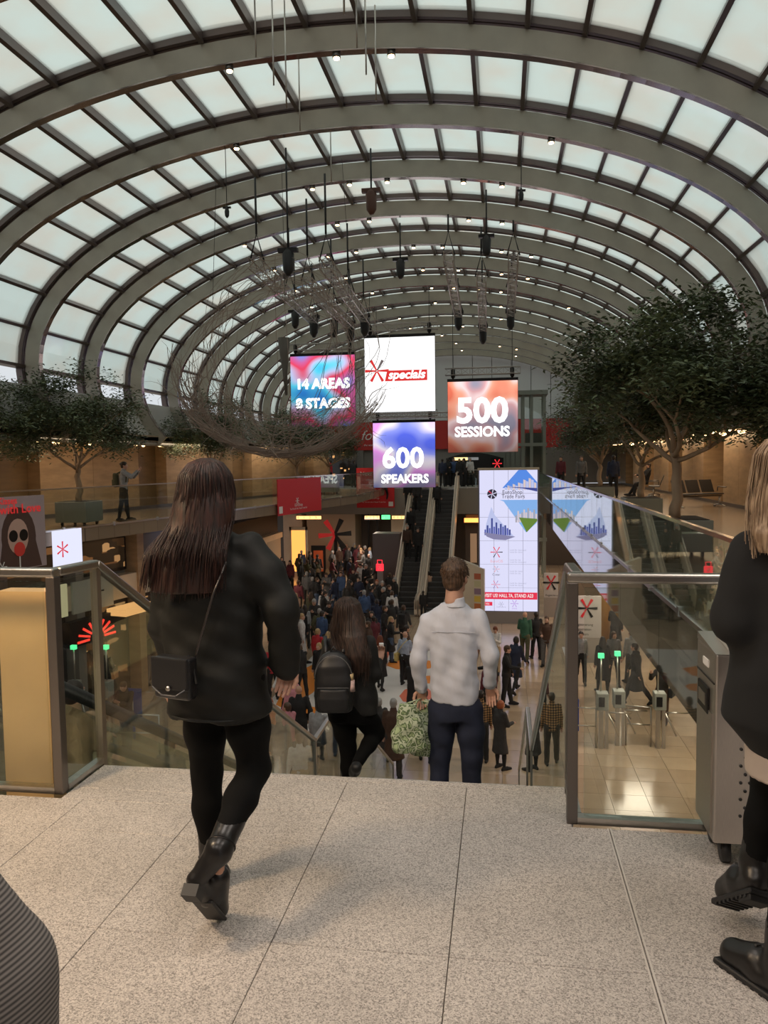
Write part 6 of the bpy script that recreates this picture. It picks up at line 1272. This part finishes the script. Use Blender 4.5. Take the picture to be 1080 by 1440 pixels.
def strands(P0, tips, n, seed, r=.0022, spread=.012):
    """P0: function (u) -> list of guide points for azimuth u in 0..1"""
    rnd = random.Random(seed); m_ = MB()
    for i in range(n):
        u = rnd.random(); G = P0(u); L = rnd.uniform(.80, 1.03); o = Vector((rnd.gauss(0, spread), rnd.gauss(0, spread), 0)); w = rnd.uniform(0, 6); pts = []
        N = 14
        for k in range(N+1):
            t = k/N*L*(len(G)-1); a = min(int(t), len(G)-2); q = Vector(G[a]).lerp(Vector(G[a+1]), t-a); f = k/N; pts.append(q+o*f+Vector((math.sin(w+f*7)*.004*f, math.cos(w*1.3+f*6)*.003*f, 0)))
        m_.tube(pts, [r*(1-.6*k/N) for k in range(N+1)], 3, False)
    v, f = np.array([tuple(p) for p in m_.v]), m_.f; return v, f
def rel(o):
    return lambda x, y, Y: np.array(at(x, y, Y=Y)-Vector(o))
def tri_join(name, VF, parts, mats):
    V, Fq = VF; vs = [V]; fs = list(map(tuple, Fq.tolist())); k = len(V)
    for v, f in parts: vs.append(v); fs += [tuple(i+k for i in t) for t in f]; k += len(v)
    me = bpy.data.meshes.new(name); me.from_pydata(np.concatenate(vs).tolist(), [], fs)
    for m in mats: me.materials.append(m)
    me.polygons.foreach_set('use_smooth', [True]*len(fs)); me.update(); return me
def hero(J, R=None):
    J['Rt'] = J.get('Rt', np.eye(3)); return J

# --- woman with long auburn hair walking towards the stairs
O = Vector((-1.07, 2.72, 0)); P = rel(O); J = skeleton(1.69, dict(ar=(-12, 12, 18), al=(5, 6, 20)), True)
J.update(pelvis=P(306, 940, 2.74), waist=P(303, 880, 2.75), chest=P(303, 822, 2.76), neck=P(297, 752, 2.77), headc=P(294, 694, 2.79), shl=P(243, 778, 2.76), shr=P(352, 772, 2.76), elbl=P(233, 880, 2.78), wrl=P(246, 955, 2.86), elbr=P(398, 862, 2.70), wrr=P(402, 928, 2.74),
         hipl=P(287, 955, 2.76), kneel=P(291, 1085, 2.86), ankl=P(298, 1212, 2.80), toel=P(322, 1243, 2.93), heell=P(296, 1246, 2.74), hipr=P(338, 955, 2.74), kneer=P(358, 1080, 2.76), ankr=P(308, 1196, 2.46), toer=P(308, 1277, 2.56), heelr=P(276, 1238, 2.42))
J['fdr'] = (J['wrr']-J['elbr'])/np.linalg.norm(J['wrr']-J['elbr'])*1.0; J['fdr'] = np.array([-.12, .25, -.96]); J['fdl'] = np.array([.1, .5, -.86]); J['Rh'] = rotz(.10) @ rotx(-.02)
w1 = empty('person', O, 0, label='woman with long auburn hair and black jacket walking to the stairs', cat='person')
link('body', body_mesh(J, .014, .008, .004, .7), w1)
JK = mat('waxed_jacket', (.0085, .009, .008), .65, 0, .15, 9, .08, spec=.3); PTS = mat('black_leggings', (.003, .003, .003), .9, spec=.2)
f = Field(.03); z0 = J['pelvis'][2]
def zc(y, Y=2.75): return at(305, y, Y=Y).z
f.loft((0, 0, 0), np.eye(3), [zc(1002), zc(960), zc(900), zc(840), zc(790), zc(762), zc(748)], [.192, .195, .192, .185, .178, .135, .07], [.135, .14, .135, .125, .115, .085, .06], cy=[.02, .02, .03, .03, .04, .05, .05], cx=[.005+.012, .0, -.012, -.008, -.005, -.010, -.010], k=.02, pw=2.3)
f.chain([J['shr'], J['shr']*.5+J['elbr']*.5+np.array([.006, 0, 0]), J['elbr'], J['wrr']+J['fdr']*.03], [.064, .066, .062, .052], .035); f.chain([J['shl'], J['elbl'], J['wrl']], [.064, .060, .05], .035)
f.cap(J['neck']-np.array([0, .0, .03]), J['neck']+np.array([0, 0, .02]), .078, .07)
link('jacket', to_mesh('jacket', f.mesh(.010, lambda X, Y, Z: .006*np.sin(18*Z+7*X+2)*np.sin(9*X+1.5)+.0035*np.sin(37*Z-21*X+5*Y)+.002*np.sin(75*Z+33*X)), [JK]), w1)
m_ = MB(); zz = zc(996); m_.tube([(.01+.198*math.cos(a), .02+.142*math.sin(a), zz) for a in [2*PI*i/40 for i in range(41)]], .0045, 5, False); m_.build('jacket_hem', JK, w1)
f = Field(.02); f.loft(J['pelvis'], np.eye(3), [-.12, -.05, .06], [.15, .165, .15], [.11, .12, .11], k=.04)
for n in 'lr':
    k_, a_, h_ = J['knee'+n], J['ank'+n], J['hip'+n]; c = k_*.62+a_*.38+np.array([0, -.012, 0]); f.chain([h_, h_*.45+k_*.55, k_, c, a_*.92+k_*.08], [.092, .080, .058, .058, .040], .03)
link('leggings', to_mesh('leggings', f.mesh(.010, folds(.0022, 1.6, 1)), [PTS]), w1)
BOOT = mat('boot_leather', (.012, .011, .011), .34, 0, .3, 12, .1)
for n, s in (('l', 0), ('r', 1)):
    t, h, a, k_ = J['toe'+n], J['heel'+n], J['ank'+n], J['knee'+n]; f = Field(.012); up = (k_-a)/np.linalg.norm(k_-a); f.chain([h, h*.5+t*.5, t], [.034, .038, .030], .02); f.chain([h*.6+a*.4, a, a+up*.12], [.038, .045, .050], .02); f.chain([a*.55+t*.45, t], [.040, .030], .02); b_ = link('boot', to_mesh('boot', f.mesh(.007, folds(.0015, 2)), [BOOT]), w1)
    fd = (t-h)/np.linalg.norm(t-h); dn = np.cross(np.array([1.0, 0, 0]), fd); dn = dn if dn @ (a-h) < 0 else -dn; dn /= np.linalg.norm(dn)
    m_ = MB(); R3 = Matrix([[1, fd[0], -dn[0]], [0, fd[1], -dn[1]], [0, fd[2], -dn[2]]]); m_.box(h+dn*.042, (.054, .054, .040), R3); m_.build('boot_heel', BLACKM, b_)
    m_ = MB(); m_.box((h*.3+t*.7)+dn*.034, (.076, .15, .012), R3); bevel(m_.build('boot_sole', BLACKM, b_), .004)
    m_ = MB(); c_ = a+up*.02; q0 = c_; m_.tube([tuple(q0+.047*math.cos(x)*np.array([1, 0, 0])+.047*math.sin(x)*np.cross(np.array([1, 0, 0]), up)) for x in [2*PI*i/20 for i in range(21)]], .006, 5, False); m_.build('boot_strap', BLACKG, b_)
HA = hair_mat('auburn_hair', (.009, .004, .003), (.055, .018, .012))
c = J['headc']; f = Field(.03); f.ell(c+np.array([0, -.018, .03]), (.094, .112, .100)); f.ell(c+np.array([0, -.05, -.05]), (.094, .085, .10))
yk = lambda px_, py_, Y: P(px_, py_, Y)
f.loft((0, 0, 0), np.eye(3), [zc(832, 2.66), zc(800, 2.66), zc(750, 2.68), zc(705, 2.7), zc(668, 2.7)], [.118, .132, .122, .098, .04], [.030, .040, .060, .075, .04], cy=[-.105, -.09, -.035, .02, .045], cx=[-.072, -.066, -.045, -.03, -.02], k=.06, pw=2.0)
f.sub(c+np.array([0, .125, -.05]), (.075, .095, .10))
def guide(u):
    a = (u-.5)*2; th = a*1.75; x = math.sin(th); y = -math.cos(th)
    top = c+np.array([x*.02, y*.02-.018, .133]); q1 = c+np.array([x*.060, y*.070-.018, .117]); q1b = c+np.array([x*.091, y*.108-.018, .075]); q2 = c+np.array([x*.101, y*.116-.022, .0]); q3 = c+np.array([x*.108-.012, y*.100-.040, -.10])
    zb = zc(836-14*abs(a), 2.66); q4 = np.array([-.055+x*.138, -.108-.024*(1-abs(a)), zc(775, 2.66)]); q5 = np.array([-.072+x*.145, -.138+.03*abs(x), zb]); return [top, q1, q1b, q2, q3, q4, q5]
link('hair', tri_join('hair', f.mesh(.009, None), [strands(guide, None, 620, 3, .0024, .010)], [HA]), w1)
# her shoulder bag
bo = at(247, 952, Y=2.55); hb = empty('shoulder_bag', bo, -.25, label='small black flap handbag on a chain strap at the long haired woman hip', cat='bag'); BL = mat('bag_leather', (.012, .012, .013), .30)
m_ = MB(); m_.box((0, 0, 0), (.155, .055, .15)); bevel(m_.build('bag_body', BL, hb), .012, 3); m_ = MB(); m_.box((0, -.032, .02), (.158, .012, .115)); bevel(m_.build('flap', BL, hb), .006, 2)
m_ = MB(); m_.tube([(-.07, -.042, -.03), (-.03, -.044, -.055), (.03, -.044, -.055), (.07, -.042, -.03)], .003, 5); m_.build('flap_edge', mat('piping_grey', (.08, .08, .085), .35), hb); m_ = MB(); m_.cyl((0, -.04, -.03), (0, -.047, -.03), .009, .009, 10); m_.build('clasp', STEEL, hb)
inv = Matrix.Rotation(.25, 3, 'Z'); S_ = [inv @ (at(x, y, Y=Y)-bo) for x, y, Y in ((272, 935, 2.56), (280, 905, 2.565), (290, 870, 2.57), (300, 835, 2.58), (318, 790, 2.62))]
m_ = MB(); m_.tube(S_, .0045, 6); m_.build('strap', mat('chain_strap', (.10, .09, .085), .3, .8), hb); m_ = MB(); m_.tube([inv @ (at(x, y, Y=Y)-bo) for x, y, Y in ((264, 922, 2.56), (272, 940, 2.54), (276, 962, 2.53))], .006, 6); m_.build('strap_tie', BL, hb)

# --- man in white shirt
O = Vector((-.36, 5.2, -RI*5)); P = rel(O); J = skeleton(1.83, dict(), False); Y = 5.2
J.update(pelvis=P(640, 985, Y), waist=P(638, 948, Y), chest=P(638, 905, Y), neck=P(640, 846, Y-.02), headc=P(640, 811, Y+.02), shl=P(602, 872, Y), shr=P(672, 868, Y), elbl=P(588, 926, Y-.02), wrl=P(592, 966, Y+.05), elbr=P(690, 922, Y-.03), wrr=P(689, 962, Y+.03),
         hipl=P(622, 1000, Y), kneel=P(619, 1060, Y+.03), hipr=P(660, 1000, Y), kneer=P(664, 1062, Y-.02))
for n, x in (('l', -.15), ('r', .03)):
    zf = stair_z(5.22 if n == 'r' else 5.22)-O.z; J['ank'+n] = np.array([J['knee'+n][0]-.01, .02, zf+.09]); J['toe'+n] = J['ank'+n]+np.array([0, .17, -.055]); J['heel'+n] = J['ank'+n]+np.array([0, -.04, -.06])
J['fdl'] = np.array([.05, .12, -.99]); J['fdr'] = np.array([.06, .15, -.98]); J['Rh'] = rotz(-.25) @ rotx(-.05)
w2 = empty('person', O, 0, label='tall brown haired man in loose white shirt and navy trousers from behind', cat='person')
link('body', body_mesh(J, .014, .008, .004, .55), w2)
SHM = mat('white_shirt_cotton', (.60, .62, .70), .8, 0, .04, 7, .6, (1.6, 1.6, .7))
f = Field(.035); zp = lambda y: at(638, y, Y=Y).z-O.z
f.loft((0, 0, 0), np.eye(3), [zp(985), zp(965), zp(935), zp(905), zp(878), zp(860), zp(848)], [.158, .165, .160, .172, .180, .150, .092], [.122, .125, .118, .12, .112, .090, .070], cx=[J['chest'][0]+v for v in (.004, .004, .002, 0, .002, .004, .006)], k=.02, pw=2.3)
f.chain([J['shr'], J['elbr'], J['wrr']], [.060, .056, .043], .03); f.chain([J['shl'], J['elbl'], J['wrl']], [.060, .056, .043], .03)
def shf(X, Y_, Z): return .007*np.sin(36*X+7*Z+2*np.sin(9*Z))*np.sin(6*Z+1)+.0045*np.sin(21*X-16*Z+4*Y_)*np.sin(11*Z+2)+.002*np.sin(60*X+25*Z)+.0015*np.sin(70*Z+31*X)
link('shirt', to_mesh('shirt', f.mesh(.011, shf), [SHM]), w2)
cN = J['neck']; f = Field(.01); f.loft(cN, np.eye(3), [-.03, .0, .030], [.078, .066, .061], [.074, .064, .060], cy=[.0, .004, .008], k=.005); link('collar', to_mesh('collar', f.mesh(.007), [SHM]), w2)
for n in 'lr': m_ = MB(); d = J['fd'+n]; m_.tube([tuple(J['wr'+n]-d*.045), tuple(J['wr'+n]+d*.012)], .046, 16); m_.build('cuff', SHM, w2)
m_ = MB(); m_.tube([(J['chest'][0]+.150*math.cos(a), -.098-.016*math.sin(a), zp(884)) for a in [PI*i/20 for i in range(21)]], .0028, 4, False); m_.build('yoke_seam', SHM, w2)
NVY = mat('navy_trousers', (.012, .017, .040), .8, 0, .15, 12)
f = Field(.02); f.loft(J['pelvis'], np.eye(3), [-.12, -.03, .06], [.155, .168, .155], [.12, .125, .11], k=.03)
for n in 'lr': f.chain([J['hip'+n], J['hip'+n]*.5+J['knee'+n]*.5, J['knee'+n], J['ank'+n]], [.098, .090, .072, .060], .03)
link('trousers', to_mesh('trousers', f.mesh(.012, folds(.005, 1.0, 4)), [NVY]), w2); link('shoes', to_mesh('shoes', shoes_vf(J, .012), [BOOT]), w2)
HB2 = hair_mat('short_brown_hair', (.035, .018, .010), (.13, .072, .040))
f = Field(.02); c = J['headc']; R = J['Rh']; f.ell(c+R @ np.array([0, -.012, .040]), (.088, .106, .094), R); f.ell(c+R @ np.array([0, -.052, -.025]), (.073, .060, .075), R); f.sub(c+R @ np.array([0, .13, -.03]), (.085, .10, .085), R)
for s in (-1, 1): f.sub(c+R @ np.array([s*.10, .02, -.045]), (.030, .05, .05), R)
rndh = random.Random(2); m_ = MB()
for i in range(420):
    a = rndh.uniform(0, 2*PI); b = rndh.uniform(-.35, 1.4); d = np.array([math.cos(a)*math.cos(b), math.sin(a)*math.cos(b), math.sin(b)])
    if d[1] > .5 and d[2] < .5: continue
    q = c+R @ (np.array([0, -.012, .036])+d*np.array([.084, .102, .090])); t = R @ (d*.5+np.array([rndh.gauss(0, .4), rndh.gauss(0, .3)+.2, -.9+d[2]*.5])); t /= np.linalg.norm(t); m_.tube([tuple(q), tuple(q+t*.012+d*.002), tuple(q+t*.024)], [.0035, .003, .001], 3, False)
link('hair', tri_join('hair', f.mesh(.008, folds(.003, 5)), [(np.array([tuple(v) for v in m_.v]), m_.f)], [HB2]), w2)
# leaf print bags in his left hand
def leafprint():
    m = bpy.data.materials.new('leaf_print'); m.use_nodes = True; n, l = m.node_tree.nodes, m.node_tree.links; t = n.new('ShaderNodeTexCoord'); v = n.new('ShaderNodeTexVoronoi'); v.feature = 'DISTANCE_TO_EDGE'; v.inputs['Scale'].default_value = 21; z = n.new('ShaderNodeTexNoise'); z.inputs['Scale'].default_value = 14; a = n.new('ShaderNodeMixRGB'); a.inputs[0].default_value = .12
    l.new(t.outputs['Object'], z.inputs['Vector']); l.new(t.outputs['Object'], a.inputs[1]); l.new(z.outputs['Color'], a.inputs[2]); l.new(a.outputs[0], v.inputs['Vector']); r = n.new('ShaderNodeValToRGB'); e = r.color_ramp.elements; e[0].position = .06; e[0].color = (.52, .58, .42, 1); e[1].position = .30; e[1].color = (.40, .50, .28, 1); x = e.new(.12); x.color = (.06, .11, .04, 1); x = e.new(.2); x.color = (.12, .18, .07, 1); l.new(v.outputs['Distance'], r.inputs[0]); b = n['Principled BSDF']; l.new(r.outputs[0], b.inputs['Base Color']); b.inputs['Roughness'].default_value = .7; return m
LP = leafprint()
hp = np.array(O)+J['wrl']+J['fdl']*.085
for (bx, by0, by1, w, rz, lab, dy) in ((574, 990, 1056, .20, .25, 'left leaf print carrier bag in the man left hand', -.10), (596, 984, 1061, .19, -.3, 'right leaf print carrier bag in the man left hand', .06)):
    a, b = at(bx, by0, Y=5.2+dy), at(bx, by1, Y=5.2+dy); r = empty('carrier_bag', (a.x, a.y, b.z), rz, label=lab, cat='bag', group='leaf print carrier bags'); h = a.z-b.z
    f = Field(.01); f.loft((0, 0, 0), np.eye(3), [0, .04, h*.6, h], [w*.50, w*.56, w*.50, w*.26], [.05, .062, .05, .02], k=.01, pw=3); link('bag_body', to_mesh('bag_body', f.mesh(.009, lambda X, Y_, Z: .006*np.sin(30*X+20*Z)+.003*np.sin(60*Z-31*X)), [LP]), r)
    hl = Matrix.Rotation(-rz, 3, 'Z') @ (Vector(hp)-Vector((a.x, a.y, b.z)))
    for s in (-1, 1): m_ = MB(); m_.tube([(s*w*.22, 0, h-.01), tuple(Vector((s*w*.1, 0, h)).lerp(hl, .6)), tuple(hl)], [.010, .007, .005], 6); m_.build('handle', LP, r)

# --- woman with backpack
O = Vector((-1.08, 5.5, -RI*6)); P = rel(O); J = skeleton(1.65, dict(), True); Y = 5.5
J.update(pelvis=P(494, 985, Y), waist=P(494, 955, Y), chest=P(494, 922, Y), neck=P(492, 892, Y), headc=P(490, 863, Y+.02), shl=P(465, 908, Y), shr=P(519, 904, Y), elbl=P(452, 948, Y), wrl=P(458, 976, Y+.12), elbr=P(527, 948, Y+.02), wrr=P(533, 930, Y+.20),
         hipl=P(480, 1000, Y), kneel=P(489, 1050, Y+.06), hipr=P(508, 1000, Y), kneer=P(529, 1030, Y+.10), ankr=P(502, 1074, Y-.18), toer=P(497, 1088, Y-.10), heelr=P(501, 1080, Y-.22))
zf = 0.0; J['ankl'] = np.array([J['kneel'][0]+.01, .06, zf+.09]); J['toel'] = J['ankl']+np.array([0, .16, -.055]); J['heell'] = J['ankl']+np.array([0, -.04, -.06]); J['fdr'] = np.array([.1, .5, .86]); J['fdl'] = np.array([.1, .6, -.8]); J['Rh'] = rotz(.05)
w3 = empty('person', O, 0, label='woman with long dark hair and black backpack going down stairs', cat='person'); link('body', body_mesh(J, .014, .008, .004, .9), w3)
GJ = mat('charcoal_jacket', (.022, .021, .020), .75, 0, .2, 9, spec=.3); f = Field(.03); zp = lambda y: at(494, y, Y=Y).z-O.z
f.loft((0, 0, 0), np.eye(3), [zp(1000), zp(980), zp(955), zp(925), zp(908), zp(896)], [.165, .168, .140, .150, .145, .065], [.125, .125, .11, .11, .095, .055], cx=[.012, .010, .008, .006, .005, 0], k=.02, pw=2.2)
f.chain([J['shr'], J['elbr'], J['wrr']*.9+J['elbr']*.1], [.056, .050, .038], .03); f.chain([J['shl'], J['elbl'], J['wrl']], [.056, .050, .038], .03); link('jacket', to_mesh('jacket', f.mesh(.011, folds(.004, 1.3, 7)), [GJ]), w3)
f = Field(.02); f.loft(J['pelvis'], np.eye(3), [-.14, -.05, .04], [.165, .178, .16], [.13, .135, .12], k=.04)
for n in 'lr': k_, a_, h_ = J['knee'+n], J['ank'+n], J['hip'+n]; f.chain([h_, h_*.4+k_*.6, k_, k_*.6+a_*.4, a_], [.100, .082, .062, .056, .040], .03)
link('trousers', to_mesh('trousers', f.mesh(.011, folds(.003, 1.2, 3)), [PTS]), w3); link('shoes', to_mesh('shoes', shoes_vf(J, .010), [BLACKM]), w3)
HD = hair_mat('dark_brown_hair', (.014, .008, .006), (.060, .030, .020)); c = J['headc']; f = Field(.03); f.ell(c+np.array([0, -.018, .032]), (.092, .108, .098)); f.ell(c+np.array([0, -.05, -.05]), (.096, .08, .10)); f.loft((0, 0, 0), np.eye(3), [zp(938), zp(915), zp(890), zp(868), zp(850)], [.085, .118, .115, .09, .04], [.035, .045, .06, .07, .04], cy=[-.13, -.13, -.09, -.03, -.02], cx=[.03, .02, .0, 0, 0], k=.06); f.sub(c+np.array([0, .125, -.05]), (.075, .09, .10))
def guide(u):
    a = (u-.5)*2; th = a*1.7; x = math.sin(th); y = -math.cos(th); return [c+np.array([x*.02, y*.02-.018, .132]), c+np.array([x*.060, y*.070-.018, .115]), c+np.array([x*.090, y*.105-.018, .075]), c+np.array([x*.101, y*.112-.022, -.02]), c+np.array([x*.118, y*.09-.06, -.12]), np.array([.02+x*.12, -.165, zp(915)]), np.array([.03+x*.09, -.175, zp(943+8*math.cos(7*a))])]
link('hair', tri_join('hair', f.mesh(.010, None), [strands(guide, None, 360, 5, .003, .012)], [HD]), w3)
bo = at(470, 958, Y=5.26); bk = empty('backpack', bo, .12, label='black rounded backpack worn by the dark haired woman on the stairs', cat='backpack'); BKM = mat('backpack_black', (.014, .014, .016), .45, 0, .2, 10)
f = Field(.02); f.loft((0, 0, 0), np.eye(3), [-.21, -.16, .0, .12, .19, .215], [.125, .140, .142, .125, .085, .04], [.075, .09, .09, .075, .05, .03], k=.01, pw=2.6); link('bag_body', to_mesh('bag_body', f.mesh(.009, folds(.002, 1.5)), [BKM]), bk)
f = Field(.02); f.loft((0, -.085, -.10), np.eye(3), [-.085, 0, .07], [.105, .112, .095], [.03, .035, .02], k=.01, pw=3); link('front_pocket', to_mesh('front_pocket', f.mesh(.009), [BKM]), bk)
m_ = MB(); m_.tube([(-.11, -.10, -.02), (0, -.118, -.015), (.11, -.10, -.02)], .004, 5); m_.build('zip', mat('zip_grey', (.10, .10, .10), .35), bk); m_ = MB(); m_.tube([(.132*math.cos(a), -.045, .03+.165*math.sin(a)) for a in [PI*i/16 for i in range(17)]], .004, 5); m_.build('zip', mat('zip_grey', (.10, .10, .10), .35), bk)
for s in (-1, 1): m_ = MB(); m_.tube([(s*.06, .06, .19), (s*.08, .20, .27), (s*.09, .30, .15), (s*.10, .22, -.1)], .016, 6); m_.build('strap', BKM, bk)
m_ = MB(); m_.tube([(-.03, 0, .20), (0, .0, .25), (.03, 0, .20)], .008, 6); m_.build('grab_handle', BKM, bk)
b_ = empty('drink_bottle', at(494, 966, Y=5.24), 0, label='small pink and cream bottle in the backpack side pocket', cat='bottle'); m_ = MB(); m_.cyl((0, 0, -.03), (0, 0, .05), .026, .024, 14); m_.build('bottle_body', mat('bottle_print', (.6, .42, .40), .35, 0, .4, 30), b_); m_ = MB(); m_.cyl((0, 0, .05), (0, 0, .095), .018, .018, 12); m_.build('cap', mat('bottle_cap', (.50, .38, .20), .4), b_)
c_ = empty('drink_carton', Vector(np.array(O)+J['wrr']+J['fdr']*.085+np.array([0, .03, .0])), .2, label='white carton drink held in the backpack woman right hand', cat='drink'); m_ = MB(); m_.box((0, 0, 0), (.035, .035, .10)); bevel(m_.build('carton', WHITEM, c_), .004)

# --- blond woman at the right edge
O = Vector((.93, 2.62, 0)); P = rel(O); J = skeleton(1.70, dict(), True); Y = 2.62
J.update(pelvis=P(1108, 950, Y), waist=P(1108, 880, Y), chest=P(1108, 815, Y), neck=P(1108, 738, Y), headc=P(1105, 670, Y), shl=P(1056, 775, Y), shr=P(1150, 775, Y), elbl=P(1032, 872, Y-.02), wrl=P(1062, 905, Y+.20), elbr=P(1170, 880, Y), wrr=P(1160, 960, Y+.1),
         hipl=P(1092, 965, Y), kneel=P(1084, 1105, Y+.08), ankl=P(1062, 1215, Y+.06), toel=P(1024, 1252, Y+.16), heell=P(1064, 1240, Y+.02), hipr=P(1130, 965, Y), kneer=P(1118, 1130, Y-.1), ankr=P(1100, 1285, Y-.2))
J['toer'] = J['ankr']+np.array([-.10, .12, -.06]); J['heelr'] = J['ankr']+np.array([.01, -.04, -.06])
for k_ in ('toer', 'heelr'): J[k_][2] = .04
J['ankr'][2] = .10; J['fdl'] = np.array([.3, .9, -.2]); J['fdr'] = np.array([0, .3, -.95]); J['Rh'] = rotz(.25)
w4 = empty('person', O, 0, label='blond woman in black coat cut by the right picture edge', cat='person'); link('body', body_mesh(J, .015, .008, .005, .7), w4)
BC = mat('black_wool_coat', (.010, .010, .010), .9); f = Field(.03); zp = lambda y: at(1108, y, Y=Y).z
f.loft((0, 0, 0), np.eye(3), [zp(1062), zp(1010), zp(950), zp(880), zp(815), zp(765), zp(745)], [.13, .20, .185, .155, .17, .135, .07], [.15, .17, .16, .13, .13, .09, .06], cx=[J['pelvis'][0]+.03]+[J['pelvis'][0]]*6, k=.02); f.chain([J['shl'], J['elbl'], J['wrl']], [.070, .068, .055], .035); f.chain([J['shr'], J['elbr'], J['wrr']], [.070, .068, .055], .035)
link('coat', to_mesh('coat', f.mesh(.012, folds(.004, 1)), [BC]), w4); link('tights', to_mesh('tights', legs_vf(J, 'jeans', .012), [PTS]), w4)
f = Field(.02); f.loft((0, 0, 0), np.eye(3), [zp(1092), zp(1050)], [.14, .15], [.13, .14], cx=[J['pelvis'][0]+.02]*2, k=.02); link('skirt', to_mesh('skirt', f.mesh(.012, folds(.004, 1.4)), [mat('skirt_beige', (.50, .42, .36), .8)]), w4)
f = Field(.015)
for n in 'lr': t, h, a, k_ = J['toe'+n], J['heel'+n], J['ank'+n], J['knee'+n]; up = (k_-a)/np.linalg.norm(k_-a); f.chain([h, h*.5+t*.5, t], [.044, .046, .042], .02); f.chain([h*.5+a*.5, a, a+up*.10], [.046, .050, .052], .02); f.chain([a*.5+t*.5, t], [.046, .040], .02)
b_ = link('boots', to_mesh('boots', f.mesh(.008, folds(.002, 2)), [BOOT]), w4)
for n in 'lr':
    t, h, a = J['toe'+n], J['heel'+n], J['ank'+n]; fd = (t-h)/np.linalg.norm(t-h); sd = np.cross(fd, a-(h+t)/2); sd /= np.linalg.norm(sd); dn = np.cross(fd, sd); dn = dn if dn @ (a-h) < 0 else -dn; R3 = Matrix([[sd[i], fd[i], -dn[i]] for i in range(3)])
    m_ = MB(); m_.box((h+t)/2+fd*.005+dn*.040, (.090, np.linalg.norm(t-h)+.075, .022), R3); bevel(m_.build('lug_sole', BLACKM, b_), .008, 2); m_ = MB(); m_.box(h+fd*.012+dn*.058, (.080, .075, .022), R3); bevel(m_.build('sole_heel', BLACKM, b_), .004, 2)
    for k in range(8): m_ = MB(); m_.box(h+(t-h)*(k/7*1.05)+dn*.052, (.086, .012, .010), R3); m_.build('sole_lug', BLACKM, b_)
    for k in range(4): q_ = a*(1-.16*k)+t*(.16*k); m_ = MB(); m_.bar(q_-dn*.040-sd*.024, q_-dn*.040+sd*.024, .007, .006); m_.build('lace', mat('lace_dark', (.05, .05, .05), .6), b_)
HBL = hair_mat('blond_hair', (.20, .125, .07), (.46, .33, .21)); c = J['headc']; f = Field(.03); f.ell(c+np.array([0, -.018, .03]), (.094, .112, .100)); f.ell(c+np.array([0, -.05, -.05]), (.10, .085, .10)); f.loft((0, 0, 0), np.eye(3), [zp(772), zp(745), zp(705), zp(660)], [.11, .125, .105, .04], [.05, .06, .075, .04], cy=[-.10, -.09, -.04, -.02], cx=[J['neck'][0]-.01]*4, k=.06); f.sub(c+np.array([.02, .125, -.05]), (.075, .09, .10))
def guide(u):
    a = (u-.5)*2; th = a*1.9; x = math.sin(th); y = -math.cos(th); return [c+np.array([x*.02, y*.02-.018, .133]), c+np.array([x*.062, y*.072-.018, .117]), c+np.array([x*.094, y*.110-.018, .075]), c+np.array([x*.106, y*.112-.022, -.02]), c+np.array([x*.118, y*.10-.04, -.10]), np.array([J['neck'][0]+x*.135, -.09+y*.05, zp(772)])]
link('hair', tri_join('hair', f.mesh(.010, None), [strands(guide, None, 360, 6, .0028, .008)], [HBL]), w4)
# --- passer-by at the lower left corner: only the striped grey sleeve is in view
O = Vector((-1.20, .92, 0)); J = skeleton(1.70, dict(ar=(8, 24, 30), al=(0, 10, 10)), False)
sh = J['shr']; PP = rel(O); J['elbr'] = PP(2, 1372, 1.02); J['wrr'] = PP(14, 1580, .98); J['fdr'] = np.array([.2, .3, -.93])
w5 = empty('person', O, 0, label='person in grey striped coat at the lower left corner, only the sleeve showing', cat='person'); link('body', body_mesh(J, .02, .010, .006, .6), w5)
def striped():
    m = bpy.data.materials.new('striped_tweed'); m.use_nodes = True; n, l = m.node_tree.nodes, m.node_tree.links; t = n.new('ShaderNodeTexCoord'); mp = n.new('ShaderNodeMapping'); mp.inputs['Rotation'].default_value = (0, .5, 0); w = n.new('ShaderNodeTexWave'); w.bands_direction = 'Z'; w.inputs['Scale'].default_value = 42; w.inputs['Distortion'].default_value = 0.0; l.new(t.outputs['Object'], mp.inputs[0]); l.new(mp.outputs[0], w.inputs[0]); r = n.new('ShaderNodeValToRGB'); r.color_ramp.elements[0].color = (.05, .048, .046, 1); r.color_ramp.elements[1].color = (.24, .22, .205, 1); l.new(w.outputs[0], r.inputs[0]); b = n['Principled BSDF']; l.new(r.outputs[0], b.inputs['Base Color']); b.inputs['Roughness'].default_value = .9; return m
f = Field(.03); f.loft((0, 0, 0), np.eye(3), [.55, .9, 1.1, 1.3, 1.42, 1.47], [.20, .19, .18, .185, .15, .08], [.15, .15, .14, .13, .10, .06], k=.02); f.chain([J['shr'], J['elbr'], J['wrr']], [.070, .074, .072], .03); f.chain([J['shl'], J['elbl'], J['wrl']], [.07, .065, .055], .03)
link('coat', to_mesh('coat', f.mesh(.012, folds(.003, 1)), [striped()]), w5); link('trousers', to_mesh('trousers', legs_vf(J, 'trousers', .016), [CM['dark']]), w5); link('shoes', to_mesh('shoes', shoes_vf(J, .014), [BLACKM]), w5); link('hair', to_mesh('hair', hair_vf(J, 'short', .012), [CM['h_grey']]), w5)
